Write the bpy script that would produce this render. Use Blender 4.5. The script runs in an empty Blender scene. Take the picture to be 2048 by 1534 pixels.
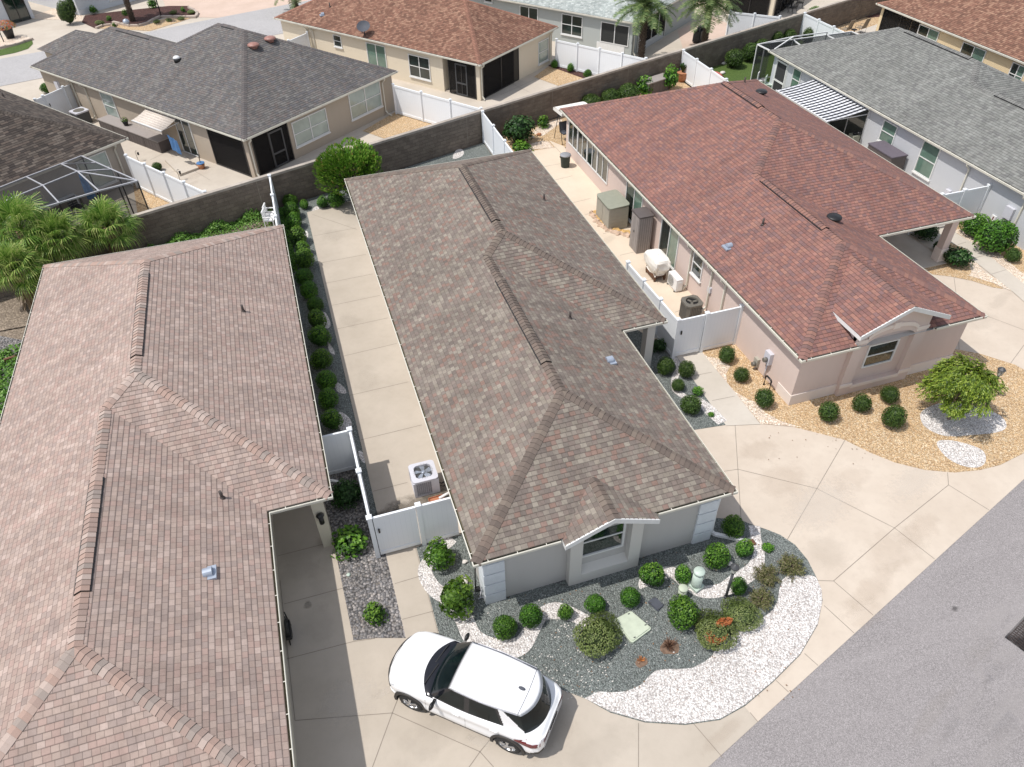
import bpy, bmesh, math, random
from math import sin, cos, pi, radians, hypot
from mathutils import Vector, Matrix
from mathutils.geometry import tessellate_polygon
random.seed(7)
sc = bpy.context.scene
# ---------------------------------------------------------------- camera (a drone 18.7 m up, looking down at the street)
HC, FPX = 18.7, 1481.96416
PITCH, ROLL, YAW = 0.730125417, -0.0263612241, 0.293590073
_f = Vector((sin(YAW), cos(YAW), 0)); _r = Vector((cos(YAW), -sin(YAW), 0)); _u = Vector((0, 0, 1))
CF = _f * cos(PITCH) - _u * sin(PITCH); _u2 = _u * cos(PITCH) + _f * sin(PITCH)
CR = _r * cos(ROLL) + _u2 * sin(ROLL); CU = -_r * sin(ROLL) + _u2 * cos(ROLL)
cam_d = bpy.data.cameras.new("Camera"); cam = bpy.data.objects.new("Camera", cam_d)
sc.collection.objects.link(cam); sc.camera = cam
cam_d.sensor_width = 36; cam_d.lens = FPX / 2048 * 36; cam_d.clip_start = 0.1; cam_d.clip_end = 3000
mw = Matrix.Identity(4)
for i, v in enumerate((CR, CU, -CF)):
    for j in range(3): mw[j][i] = v[j]
mw[2][3] = HC
cam.matrix_world = mw
# ---------------------------------------------------------------- daylight
SUN = Vector((-0.51, 0.02, 1.0)).normalized()
w = bpy.data.worlds.new("World"); sc.world = w; w.use_nodes = True
nt = w.node_tree; nt.nodes.clear()
sky = nt.nodes.new('ShaderNodeTexSky'); sky.sky_type = 'NISHITA'; sky.sun_disc = False
sky.sun_elevation = math.asin(SUN.z); sky.sun_rotation = math.atan2(SUN.x, SUN.y)
bg = nt.nodes.new('ShaderNodeBackground'); bg.inputs[1].default_value = 0.15
wo = nt.nodes.new('ShaderNodeOutputWorld')
hz = nt.nodes.new('ShaderNodeHueSaturation'); hz.inputs['Saturation'].default_value = .45   # sky saturation lowered to take the blue out of shadow fill
nt.links.new(sky.outputs[0], hz.inputs['Color']); nt.links.new(hz.outputs[0], bg.inputs[0]); nt.links.new(bg.outputs[0], wo.inputs[0])
sun_d = bpy.data.lights.new("Sun", 'SUN'); sun_d.energy = 3.05; sun_d.angle = radians(0.55); sun_d.color = (1.0, 0.955, 0.895)
sun = bpy.data.objects.new("Sun", sun_d); sc.collection.objects.link(sun)
sun.rotation_euler = SUN.to_track_quat('Z', 'Y').to_euler(); sun.location = (0, 0, 60)
sc.view_settings.view_transform = 'Standard'; sc.view_settings.look = 'None'
sc.view_settings.exposure = 0.32; sc.view_settings.gamma = 1.0; sc.view_settings.use_curve_mapping = False
# ---------------------------------------------------------------- survey helpers
def P(px, py, z=0.0):
    d = CR * ((px - 1024) / FPX) - CU * ((py - 767) / FPX) + CF
    t = (z - HC) / d.z
    return Vector((d.x * t, d.y * t, z))
def HIT(px, py, o, n):
    d = CR * ((px - 1024) / FPX) - CU * ((py - 767) / FPX) + CF
    C = Vector((0, 0, HC)); t = (Vector(o) - C).dot(Vector(n)) / d.dot(Vector(n))
    return C + d * t
def PP(pts, z=0.0): return [P(x, y, z).to_2d() for x, y in pts]
# ---------------------------------------------------------------- objects
WM = {}
def tag(o, label=None, cat=None, group=None, kind=None):
    if label: o['label'] = label
    if cat: o['category'] = cat
    if group: o['group'] = group
    if kind: o['kind'] = kind
    return o
def thing(name, label, cat, loc=(0, 0, 0), rz=0.0, group=None):
    o = bpy.data.objects.new(name, None); sc.collection.objects.link(o)
    o.empty_display_size = 0.3
    o.location = loc if len(loc) == 3 else (loc[0], loc[1], 0); o.rotation_euler = (0, 0, rz)
    WM[o.name] = Matrix.Translation(o.location) @ Matrix.Rotation(rz, 4, 'Z')
    return tag(o, label, cat, group)
class MB:
    """mesh builder: vertices are given in the current frame self.M (world unless raw)."""
    def __init__(s, M=None): s.v = []; s.f = []; s.mi = []; s.uv = []; s.rn = []; s.M = M or Matrix.Identity(4); s.sm = []
    def vert(s, p): s.v.append(s.M @ Vector(p)); return len(s.v) - 1
    def face(s, pts, mi=0, uv=None, rn=None, sm=False):
        idx = [p if isinstance(p, int) else s.vert(p) for p in pts]
        s.f.append(idx); s.mi.append(mi); s.uv.append(uv); s.rn.append(random.random() if rn is None else rn); s.sm.append(sm)
    def box(s, a, b, mi=0, rn=None):
        x0, y0, z0 = a; x1, y1, z1 = b
        i = [s.vert(p) for p in ((x0,y0,z0),(x1,y0,z0),(x1,y1,z0),(x0,y1,z0),(x0,y0,z1),(x1,y0,z1),(x1,y1,z1),(x0,y1,z1))]
        for q in ((0,3,2,1),(4,5,6,7),(0,1,5,4),(1,2,6,5),(2,3,7,6),(3,0,4,7)): s.face([i[k] for k in q], mi, rn=rn)
    def bar(s, a, b, w, h, mi=0, up=(0, 0, 1), rn=None):
        a = Vector(a); b = Vector(b); d = (b - a).normalized(); up = Vector(up)
        if abs(d.dot(up)) > .98: up = Vector((0, 1, 0))
        x = d.cross(up).normalized(); y = x.cross(d)
        c = []
        for q in (a, b):
            for sx, sy in ((-1,-1),(1,-1),(1,1),(-1,1)): c.append(s.vert(q + x * (w/2*sx) + y * (h/2*sy)))
        for q in ((0,3,2,1),(4,5,6,7),(0,1,5,4),(1,2,6,5),(2,3,7,6),(3,0,4,7)): s.face([c[k] for k in q], mi, rn=rn)
    def prism(s, poly, z0, z1, mi=0, top=None, bottom=True):
        poly = [Vector((p[0], p[1])) for p in poly]
        a = sum(poly[i].x*poly[(i+1)%len(poly)].y - poly[(i+1)%len(poly)].x*poly[i].y for i in range(len(poly)))
        if a < 0: poly.reverse()
        n = len(poly)
        lo = [s.vert((p.x, p.y, z0)) for p in poly]; hi = [s.vert((p.x, p.y, z1)) for p in poly]
        for i in range(n): s.face([lo[i], lo[(i+1)%n], hi[(i+1)%n], hi[i]], mi)
        for t in tessellate_polygon([[Vector((p.x, p.y, 0)) for p in poly]]):
            p0, p1, p2 = (poly[k] for k in t)
            if (p1-p0).x*(p2-p0).y-(p1-p0).y*(p2-p0).x < 0: t = t[::-1]
            s.face([hi[k] for k in t], mi if top is None else top)
            if bottom: s.face([lo[k] for k in t[::-1]], mi)
    def sheet(s, poly, z, mi=0):
        poly = [Vector((p[0], p[1])) for p in poly]
        h = [s.vert((p.x, p.y, z)) for p in poly]
        for t in tessellate_polygon([[Vector((p.x, p.y, 0)) for p in poly]]):
            p0, p1, p2 = (poly[k] for k in t)
            if (p1-p0).x*(p2-p0).y-(p1-p0).y*(p2-p0).x < 0: t = t[::-1]
            s.face([h[k] for k in t], mi)
    def tube(s, pts, r, n=8, mi=0, sm=True, cap=True):
        pts = [Vector(p) for p in pts]; R = r if isinstance(r, (list, tuple)) else [r]*len(pts); rings = []
        for i, p in enumerate(pts):
            d = (pts[min(i+1, len(pts)-1)] - pts[max(i-1, 0)]).normalized()
            x = d.cross(Vector((0, 0, 1)));  x = x.normalized() if x.length > 1e-3 else Vector((1, 0, 0))
            y = d.cross(x)
            rings.append([s.vert(p + (x*cos(2*pi*k/n) + y*sin(2*pi*k/n))*R[i]) for k in range(n)])
        for a, b in zip(rings, rings[1:]):
            for k in range(n): s.face([a[k], a[(k+1)%n], b[(k+1)%n], b[k]], mi, sm=sm)
        if cap: s.face(rings[0][::-1], mi); s.face(rings[-1], mi)
    def lathe(s, prof, c=(0, 0, 0), n=20, mi=0, sm=True):
        c = Vector(c); rings = [[s.vert(c + Vector((r*cos(2*pi*k/n), r*sin(2*pi*k/n), z))) for k in range(n)] for r, z in prof]
        for a, b in zip(rings, rings[1:]):
            for k in range(n): s.face([a[k], a[(k+1)%n], b[(k+1)%n], b[k]], mi, sm=sm)
        s.face(rings[-1], mi); s.face(rings[0][::-1], mi)
    def build(s, name, mats, parent=None, raw=False):
        me = bpy.data.meshes.new(name)
        inv = Matrix.Identity(4) if (raw or parent is None) else WM[parent.name].inverted()
        me.from_pydata([inv @ v for v in s.v], [], s.f)
        if not isinstance(mats, (list, tuple)): mats = [mats]
        for m in mats: me.materials.append(m)
        me.polygons.foreach_set('material_index', s.mi); me.polygons.foreach_set('use_smooth', s.sm)
        at = me.attributes.new('rnd', 'FLOAT', 'FACE'); at.data.foreach_set('value', s.rn)
        if any(u is not None for u in s.uv):
            ul = me.uv_layers.new(name='UVMap'); flat = []
            for fi, u in enumerate(s.uv):
                for k in range(len(s.f[fi])): flat.extend(u[k] if u else (0.0, 0.0))
            ul.data.foreach_set('uv', flat)
        me.update()
        o = bpy.data.objects.new(name, me); sc.collection.objects.link(o)
        if parent is not None: o.parent = parent; WM[o.name] = WM[parent.name]
        else: WM[o.name] = Matrix.Identity(4)
        return o
def copy_tree(o, loc, rz=0.0, s=1.0, **kw):
    r = o.copy(); sc.collection.objects.link(r); r.location = loc; r.rotation_euler = (0, 0, rz)
    r.scale = (s, s, s) if not isinstance(s, (tuple, list)) else s
    for ch in list(o.children):
        c = ch.copy(); sc.collection.objects.link(c); c.parent = r
        for g in list(ch.children):
            d = g.copy(); sc.collection.objects.link(d); d.parent = c
    tag(r, **kw); return r
# ---------------------------------------------------------------- materials
def lin(c): return c/12.92 if c <= .04045 else ((c+.055)/1.055)**2.4
def A(r, g, b, k=.8): return (min(.95, lin(r/255)*k), min(.95, lin(g/255)*k), min(.95, lin(b/255)*k), 1)
class NM:
    def __init__(s, name, rough=.85, spec=.3):
        s.m = bpy.data.materials.new(name); s.m.use_nodes = True; s.t = s.m.node_tree
        s.b = s.t.nodes['Principled BSDF']; s.out = s.t.nodes['Material Output']
        s.b.inputs['Roughness'].default_value = rough; s.b.inputs['Specular IOR Level'].default_value = spec
    def n(s, typ, **kw):
        x = s.t.nodes.new('ShaderNode' + typ)
        for k, v in kw.items(): setattr(x, k, v)
        return x
    def l(s, a, b): s.t.links.new(a, b)
    def val(s, x, v):
        if isinstance(v, (int, float, tuple)): x.default_value = v
        else: s.l(v, x)
    def math(s, op, a, b=0.0, c=0.0):
        x = s.n('Math', operation=op); s.val(x.inputs[0], a); s.val(x.inputs[1], b)
        if op in ('MULTIPLY_ADD', 'SMOOTHSTEP'): s.val(x.inputs[2], c)
        return x.outputs[0]
    def noise(s, co, scale, det=4, rough=.55, dist=0.0):
        x = s.n('TexNoise'); x.inputs['Scale'].default_value = scale; x.inputs['Detail'].default_value = det
        x.inputs['Roughness'].default_value = rough; x.inputs['Distortion'].default_value = dist
        if co is not None: s.l(co, x.inputs['Vector'])
        return x.outputs['Fac']
    def pos(s):
        g = s.n('NewGeometry'); return g.outputs['Position']
    def obj(s): return s.n('TexCoord').outputs['Object']
    def ramp(s, fac, stops, interp='LINEAR'):
        r = s.n('ValToRGB'); r.color_ramp.interpolation = interp; e = r.color_ramp.elements
        e[0].position, e[0].color = stops[0][0], stops[0][1]; e[1].position, e[1].color = stops[-1][0], stops[-1][1]
        for p_, c_ in stops[1:-1]:
            q = e.new(p_); q.color = c_
        s.l(fac, r.inputs[0]); return r.outputs[0]
    def mix(s, fac, a, b, mode='MIX'):
        x = s.n('Mix', data_type='RGBA', blend_type=mode); s.val(x.inputs[0], fac)
        s.val(x.inputs[6], a); s.val(x.inputs[7], b); return x.outputs[2]
    def bump(s, h, strength=.5, dist=.01):
        x = s.n('Bump'); x.inputs['Strength'].default_value = strength; x.inputs['Distance'].default_value = dist
        s.l(h, x.inputs['Height']); s.l(x.outputs[0], s.b.inputs['Normal'])
    def col(s, c): s.val(s.b.inputs['Base Color'], c)
def plain(name, c, rough=.5, metal=0.0, spec=.5, var=.06, scale=6.0):
    m = NM(name, rough, spec); m.b.inputs['Metallic'].default_value = metal
    nz = m.noise(m.pos(), scale, 5)
    dk = tuple(v*(1-2.2*var) for v in c[:3]) + (1,); lt = tuple(min(.95, v*(1+var)) for v in c[:3]) + (1,)
    m.col(m.ramp(nz, [(.3, dk), (.7, lt)])); return m.m
def stucco(name, c, var=.05):
    m = NM(name, .92, .2); p = m.pos()
    big = m.noise(p, .9, 4); streak = m.n('Mapping'); m.l(p, streak.inputs['Vector']); streak.inputs['Scale'].default_value = (3, 3, .35)
    st = m.noise(streak.outputs[0], 1.6, 5)
    base = m.mix(m.math('MULTIPLY', big, .5), c, tuple(v*(1-3*var) for v in c[:3])+(1,))
    base = m.mix(m.math('MULTIPLY', st, .35), base, tuple(v*(1-4*var) for v in c[:3])+(1,))
    m.col(base); m.bump(m.noise(p, 55, 3), .45, .008); return m.m
def concrete(name, c, c2, stain=.35):
    m = NM(name, .88, .3); p = m.pos()
    a = m.noise(p, .55, 6, .6); b = m.noise(p, 4.0, 6, .65); g = m.noise(p, 90, 2)
    k = m.ramp(a, [(.35, c), (.68, c2)])
    k = m.mix(m.math('MULTIPLY', m.ramp(b, [(.48, (0,0,0,1)), (.75, (1,1,1,1))]), stain), k, tuple(v*.78 for v in c2[:3])+(1,))
    lo = m.ramp(m.noise(p, .23, 5, .7, .6), [(.56, (0,0,0,1)), (.66, (1,1,1,1))])
    k = m.mix(m.math('MULTIPLY', lo, stain*.55), k, tuple(v*.84 for v in c[:3])+(1,))
    k = m.mix(m.math('MULTIPLY', g, .13), k, (.2,.18,.16,1))
    m.col(k); m.bump(g, .25, .004); return m.m
def gravel(name, cols, scale, gap, hgt=.025, strength=1.0):
    m = NM(name, .85, .3); p = m.pos()
    ws = m.n('TexNoise'); ws.inputs['Scale'].default_value = scale*.8; m.l(p, ws.inputs['Vector'])
    wv = m.n('VectorMath', operation='MULTIPLY_ADD'); m.l(ws.outputs['Color'], wv.inputs[0]); wv.inputs[1].default_value = (.5/scale,)*3; m.l(p, wv.inputs[2])
    v = m.n('TexVoronoi', feature='F1'); v.inputs['Scale'].default_value = scale; m.l(wv.outputs[0], v.inputs['Vector'])
    wn = m.n('Separate' + 'Color'); m.l(v.outputs['Color'], wn.inputs[0])
    n_ = len(cols)
    c = m.ramp(wn.outputs[0], [(i/(n_-1), cols[i]) for i in range(n_)])
    br = m.math('MULTIPLY_ADD', wn.outputs[1], .5, .75)
    c = m.mix(1.0, c, (1,1,1,1), 'MULTIPLY')
    hs = m.n('HueSaturation'); m.l(c, hs.inputs['Color']); m.l(br, hs.inputs['Value'])
    d = v.outputs['Distance']
    ed = m.ramp(d, [(.42, (0,0,0,1)), (.78, (1,1,1,1))])
    k = m.mix(m.math('MULTIPLY', ed, .75), hs.outputs[0], gap)
    big = m.ramp(m.noise(p, .7, 5), [(.35, (0,0,0,1)), (.7, (1,1,1,1))])
    k = m.mix(m.math('MULTIPLY', big, .22), k, gap)
    m.col(k)
    h = m.math('SUBTRACT', 1.0, m.math('MULTIPLY', d, 1.1)); m.bump(h, strength, hgt); return m.m
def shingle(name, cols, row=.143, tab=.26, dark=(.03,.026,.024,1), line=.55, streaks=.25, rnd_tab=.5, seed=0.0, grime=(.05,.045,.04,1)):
    m = NM(name, .93, .15)
    uv = m.n('UVMap'); uv.uv_map = 'UVMap'; sx = m.n('SeparateXYZ'); m.l(uv.outputs[0], sx.inputs[0])
    u, v = sx.outputs[0], sx.outputs[1]
    vr = m.math('DIVIDE', v, row); r = m.math('FLOOR', vr); fr = m.math('FRACT', vr)
    wr = m.n('TexWhiteNoise', noise_dimensions='1D'); m.l(m.math('ADD', r, seed+.37), wr.inputs['W'])
    u1 = m.math('ADD', m.math('DIVIDE', u, tab), m.math('MULTIPLY', wr.outputs['Value'], 7.0))
    cv = m.n('CombineXYZ'); m.l(u1, cv.inputs[0]); m.l(m.math('MULTIPLY', r, 3.7), cv.inputs[1])
    wob = m.noise(cv.outputs[0], 1.1, 1)
    u2 = m.math('ADD', u1, m.math('MULTIPLY', wob, rnd_tab*2.2))
    c = m.math('FLOOR', u2); fu = m.math('FRACT', u2)
    cc = m.n('CombineXYZ'); m.l(c, cc.inputs[0]); m.l(r, cc.inputs[1]); cc.inputs[2].default_value = seed
    wn = m.n('TexWhiteNoise', noise_dimensions='3D'); m.l(cc.outputs[0], wn.inputs['Vector'])
    n_ = len(cols); k = m.ramp(wn.outputs['Value'], [(i/n_, cols[i]) for i in range(n_)], 'CONSTANT')
    p = m.pos(); gr = m.noise(p, 160, 2, .7); md = m.noise(p, 9, 4)
    hs = m.n('HueSaturation'); m.l(k, hs.inputs['Color'])
    sc_ = m.n('SeparateColor'); m.l(wn.outputs['Color'], sc_.inputs[0])
    m.l(m.math('ADD', m.math('MULTIPLY', gr, .55), m.math('MULTIPLY_ADD', sc_.outputs[1], .12, .67)), hs.inputs['Value'])
    k = hs.outputs[0]
    k = m.mix(m.math('MULTIPLY', m.ramp(md, [(.45, (0,0,0,1)), (.8, (1,1,1,1))]), .3), k, grime)
    big = m.ramp(m.noise(p, .35, 6, .65), [(.4, (0,0,0,1)), (.75, (1,1,1,1))])
    sv = m.n('CombineXYZ'); m.l(m.math('MULTIPLY', u, 1.6), sv.inputs[0]); m.l(m.math('MULTIPLY', v, .16), sv.inputs[1])
    stk = m.ramp(m.noise(sv.outputs[0], 1.0, 5, .6), [(.3, (.80,.80,.80,1)), (.72, (1.07,1.07,1.07,1))])
    k = m.mix(1.0, k, stk, 'MULTIPLY')
    k = m.mix(m.math('MULTIPLY', big, streaks), k, grime)
    e1 = m.math('MULTIPLY', m.math('LESS_THAN', fr, .13), .8); e2 = m.math('LESS_THAN', m.math('ABSOLUTE', m.math('SUBTRACT', fu, .5)), .465)  # course line: dark joint colour plus painted contact shade at each butt
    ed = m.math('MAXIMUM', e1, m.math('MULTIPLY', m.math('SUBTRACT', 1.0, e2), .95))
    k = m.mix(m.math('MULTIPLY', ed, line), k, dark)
    m.col(k)
    m.bump(m.math('ADD', m.math('MULTIPLY', gr, .35), m.math('MULTIPLY', sc_.outputs[0], .6)), .6, .006); return m.m
def capmat(name, cols, grime=(.05,.045,.04,1)):
    m = NM(name, .93, .15); at = m.n('Attribute', attribute_name='rnd'); n_ = len(cols)
    k = m.ramp(at.outputs['Fac'], [(i/n_, cols[i]) for i in range(n_)], 'CONSTANT'); p = m.pos()
    gr = m.noise(p, 160, 2, .7)
    hs = m.n('HueSaturation'); m.l(k, hs.inputs['Color']); m.l(m.math('MULTIPLY_ADD', gr, .6, .68), hs.inputs['Value'])
    m.col(hs.outputs[0]); m.bump(gr, .4, .004); return m.m
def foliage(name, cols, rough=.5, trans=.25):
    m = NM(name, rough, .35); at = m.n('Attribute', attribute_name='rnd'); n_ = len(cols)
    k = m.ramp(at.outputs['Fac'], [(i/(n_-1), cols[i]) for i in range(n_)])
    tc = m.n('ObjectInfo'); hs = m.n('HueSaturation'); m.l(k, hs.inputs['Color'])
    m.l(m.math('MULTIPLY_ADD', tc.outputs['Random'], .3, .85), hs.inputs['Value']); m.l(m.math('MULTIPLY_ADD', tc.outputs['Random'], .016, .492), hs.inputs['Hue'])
    m.col(hs.outputs[0])
    tr = m.n('BsdfTranslucent'); m.l(hs.outputs[0], tr.inputs['Color'])
    mx = m.n('MixShader'); mx.inputs[0].default_value = trans
    m.l(m.b.outputs[0], mx.inputs[1]); m.l(tr.outputs[0], mx.inputs[2]); m.l(mx.outputs[0], m.out.inputs[0]); return m.m
def screenmat(name, c, op):
    m = NM(name, .8, .2); m.col(c); tr = m.n('BsdfTransparent'); mx = m.n('MixShader'); mx.inputs[0].default_value = op
    m.l(tr.outputs[0], mx.inputs[1]); m.l(m.b.outputs[0], mx.inputs[2]); m.l(mx.outputs[0], m.out.inputs[0]); return m.m
def glass(name, c, rough=.06):
    m = NM(name, rough, .9); p = m.pos(); nz = m.noise(p, 1.3, 2)
    m.col(m.ramp(nz, [(.4, c), (.65, tuple(min(1, v*(1.25 if c[1] > .05 else 2.0)+.004) for v in c[:3])+(1,))])); m.b.inputs['Coat Weight'].default_value = .5; return m.m
def blockmat(name):
    m = NM(name, .95, .15); uv = m.n('UVMap'); uv.uv_map = 'UVMap'
    b = m.n('TexBrick'); m.l(uv.outputs[0], b.inputs['Vector']); b.inputs['Scale'].default_value = 1.0
    b.inputs['Brick Width'].default_value = .40; b.inputs['Row Height'].default_value = .2; b.inputs['Mortar Size'].default_value = .012; b.inputs['Mortar Smooth'].default_value = .6
    b.inputs['Color1'].default_value = (.215,.178,.145,1); b.inputs['Color2'].default_value = (.15,.122,.10,1); b.inputs['Mortar'].default_value = (.17,.145,.12,1); b.inputs['Bias'].default_value = -.2
    p = m.pos(); nz = m.noise(p, 1.4, 6, .7, .5); sp = m.noise(p, 30, 4)
    k = m.mix(m.math('MULTIPLY', m.ramp(nz, [(.4, (0,0,0,1)), (.72, (1,1,1,1))]), .5), b.outputs[0], (.075,.062,.05,1))
    k = m.mix(m.math('MULTIPLY', m.ramp(sp, [(.55, (0,0,0,1)), (.78, (1,1,1,1))]), .5), k, (.36,.32,.28,1)); m.col(k)
    m.bump(m.math('ADD', m.math('MULTIPLY', b.outputs['Fac'], -1.0), m.math('MULTIPLY', sp, .9)), .8, .02); return m.m
def asphalt(name, c, patch=True):
    m = NM(name, .93, .25); p = m.pos(); g = m.noise(p, 42, 4, .85); g2 = m.noise(p, 30, 2); big = m.noise(p, .35, 5)
    k = m.ramp(g, [(.3, tuple(v*.35 for v in c[:3])+(1,)), (.5, c), (.7, tuple(min(1, v*2.0) for v in c[:3])+(1,))])
    k = m.mix(m.math('MULTIPLY', m.ramp(big, [(.35, (0,0,0,1)), (.7, (1,1,1,1))]), .3), k, tuple(v*1.35 for v in c[:3])+(1,))
    if patch:
        mp = m.n('Mapping'); m.l(p, mp.inputs['Vector']); mp.inputs['Rotation'].default_value = (0, 0, radians(-18.6)); mp.inputs['Scale'].default_value = (.05, .55, 1)
        st = m.noise(mp.outputs[0], 1.5, 6, .6)
        k = m.mix(m.math('MULTIPLY', m.ramp(st, [(.5, (0,0,0,1)), (.75, (1,1,1,1))]), .35), k, tuple(min(1, v*1.5) for v in c[:3])+(1,))
    m.col(k); m.bump(g, .6, .008); return m.m
M_ = {}
M_['vinyl'] = plain('white_vinyl', A(244,247,250,.88), .45, var=.012, scale=1.2)
M_['trim'] = plain('white_trim', A(238,238,236,.84), .5, var=.025)
M_['gutter'] = plain('gutter_metal', A(232,228,214,.82), .45, var=.04, scale=3)
M_['gutterin'] = plain('gutter_silt', (.16,.14,.085,1), .9, var=.2, scale=9)
M_['soffit'] = plain('soffit_white', A(225,225,222,.75), .8, var=.02)
M_['black'] = plain('black_plastic', (.012,.012,.013,1), .45)
M_['dkgrey'] = plain('dark_grey_metal', (.06,.062,.066,1), .5)
M_['pipe'] = plain('vent_metal', A(190,200,215,.8), .35, metal=.35)
M_['rust'] = plain('brown_vent_cap', A(176,128,116,.78), .5, var=.12, scale=14)
M_['stC'] = stucco('grey_stucco', (.53,.51,.485,1)); M_['stCt'] = stucco('light_grey_stucco', (.60,.58,.54,1), .03)
M_['quoin'] = plain('white_quoin', (.68,.71,.74,1), .8, var=.03)
M_['stR'] = stucco('pink_stucco', (.66,.54,.485,1)); M_['stRt'] = stucco('pale_pink_stucco', (.76,.67,.61,1), .03)
M_['stL'] = stucco('cream_stucco', (.60,.55,.44,1)); M_['stD'] = stucco('tan_stucco', (.475,.405,.325,1))
M_['stB'] = stucco('pale_cream_stucco', (.74,.655,.52,1), .03); M_['stE'] = stucco('sage_grey_stucco', (.43,.455,.44,1), .03)
M_['stG'] = stucco('blue_grey_stucco', (.54,.555,.58,1), .03); M_['stF'] = stucco('yellow_stucco', (.72,.58,.37,1), .03)
M_['stS'] = stucco('brown_grey_stucco', (.43,.385,.335,1)); M_['stW'] = stucco('white_stucco', (.63,.65,.68,1), .03)
M_['glassD'] = glass('dark_window_glass', (.006,.014,.012,1)); M_['glassG'] = glass('green_blind_glass', (.10,.17,.135,1), .12)
M_['glassW'] = glass('pale_blind_glass', (.27,.33,.30,1), .12)
M_['screen'] = screenmat('dark_screen', (.012,.011,.011,1), .72); M_['cage'] = screenmat('cage_screen', (.02,.021,.024,1), .55)
M_['frame'] = plain('bronze_frame', (.03,.028,.028,1), .4); M_['alu'] = plain('pale_cage_frame', A(200,200,205,.7), .4)
def RC(*cs): return [A(*c, .80) for c in cs]
c_ = RC((155,145,133),(142,130,121),(160,150,139),(135,124,117),(152,127,116),(146,135,126),(164,155,143),(142,129,121),(151,141,131),(133,122,115),(153,129,119),(148,138,128),(141,131,123),(145,131,123))
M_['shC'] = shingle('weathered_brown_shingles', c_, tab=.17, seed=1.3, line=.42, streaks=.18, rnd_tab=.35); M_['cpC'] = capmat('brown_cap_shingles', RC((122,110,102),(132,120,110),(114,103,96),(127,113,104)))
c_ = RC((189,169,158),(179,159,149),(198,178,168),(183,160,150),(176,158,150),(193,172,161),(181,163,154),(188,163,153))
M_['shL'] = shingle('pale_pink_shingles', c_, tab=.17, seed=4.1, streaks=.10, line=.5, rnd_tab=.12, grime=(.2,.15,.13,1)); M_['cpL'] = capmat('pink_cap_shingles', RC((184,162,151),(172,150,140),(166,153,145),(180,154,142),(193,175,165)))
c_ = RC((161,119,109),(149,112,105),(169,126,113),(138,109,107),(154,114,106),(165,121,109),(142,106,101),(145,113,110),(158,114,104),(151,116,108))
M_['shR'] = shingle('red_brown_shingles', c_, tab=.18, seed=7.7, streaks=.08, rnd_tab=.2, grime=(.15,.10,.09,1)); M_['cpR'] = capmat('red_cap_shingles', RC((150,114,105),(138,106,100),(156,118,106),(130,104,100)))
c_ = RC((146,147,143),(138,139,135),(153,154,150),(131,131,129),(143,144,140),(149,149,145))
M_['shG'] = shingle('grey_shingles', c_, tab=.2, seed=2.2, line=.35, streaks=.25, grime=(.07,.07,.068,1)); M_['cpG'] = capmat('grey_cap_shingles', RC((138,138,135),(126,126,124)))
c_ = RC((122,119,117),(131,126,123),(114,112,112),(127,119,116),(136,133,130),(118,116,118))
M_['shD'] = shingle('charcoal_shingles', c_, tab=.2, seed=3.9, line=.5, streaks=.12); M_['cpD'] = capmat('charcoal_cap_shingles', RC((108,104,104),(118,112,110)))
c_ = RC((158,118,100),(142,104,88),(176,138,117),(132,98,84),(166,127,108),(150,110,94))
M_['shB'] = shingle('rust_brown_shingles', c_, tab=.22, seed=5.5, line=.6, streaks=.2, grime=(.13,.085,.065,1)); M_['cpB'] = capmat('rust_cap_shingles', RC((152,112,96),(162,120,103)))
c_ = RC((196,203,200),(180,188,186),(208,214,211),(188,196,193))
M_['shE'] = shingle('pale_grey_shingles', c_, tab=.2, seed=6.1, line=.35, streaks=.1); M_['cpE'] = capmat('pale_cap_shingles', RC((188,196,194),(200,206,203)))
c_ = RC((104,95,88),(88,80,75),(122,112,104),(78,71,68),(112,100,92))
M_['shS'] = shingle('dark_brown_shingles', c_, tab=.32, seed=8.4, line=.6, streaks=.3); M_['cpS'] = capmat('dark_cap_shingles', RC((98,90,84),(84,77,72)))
M_['conc'] = concrete('beige_concrete', (.50,.44,.37,1), (.435,.38,.315,1), .18)
M_['concW'] = concrete('warm_drive_concrete', (.60,.52,.435,1), (.53,.45,.37,1), .22)
M_['concR'] = concrete('pale_drive_concrete', (.58,.53,.465,1), (.51,.46,.395,1), .2)
M_['concP'] = concrete('peach_patio_concrete', (.70,.60,.48,1), (.64,.535,.42,1), .15)
M_['concB'] = concrete('patio_concrete', (.57,.51,.435,1), (.50,.44,.37,1), .25)
M_['paver'] = concrete('pink_paver', (.62,.48,.40,1), (.55,.42,.34,1), .3)
M_['joint'] = plain('concrete_joint', (.25,.215,.18,1), .9)
M_['gd'] = gravel('dark_green_gravel', [(.19,.215,.20,1),(.27,.30,.285,1),(.12,.14,.13,1),(.30,.33,.315,1),(.165,.185,.18,1),(.22,.24,.23,1),(.35,.37,.355,1),(.20,.22,.21,1)], 30, (.055,.06,.055,1), .03)
M_['gw'] = gravel('white_marble_gravel', [(.80,.77,.745,1),(.72,.68,.65,1),(.86,.84,.82,1),(.58,.53,.50,1),(.82,.78,.75,1),(.95,.93,.92,1)], 27, (.24,.21,.195,1), .03, .7)
M_['gp'] = gravel('slate_pebbles', [(.19,.185,.19,1),(.29,.275,.27,1),(.12,.12,.125,1),(.38,.35,.33,1),(.235,.23,.24,1),(.46,.42,.40,1),(.155,.15,.15,1),(.27,.24,.215,1)], 15, (.028,.026,.027,1), .045)
M_['gt'] = gravel('tan_river_pebbles', [(.66,.44,.24,1),(.74,.58,.38,1),(.54,.35,.19,1),(.82,.70,.51,1),(.63,.44,.25,1),(.74,.54,.31,1),(.48,.33,.20,1)], 24, (.26,.15,.07,1), .04, .8)
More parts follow.
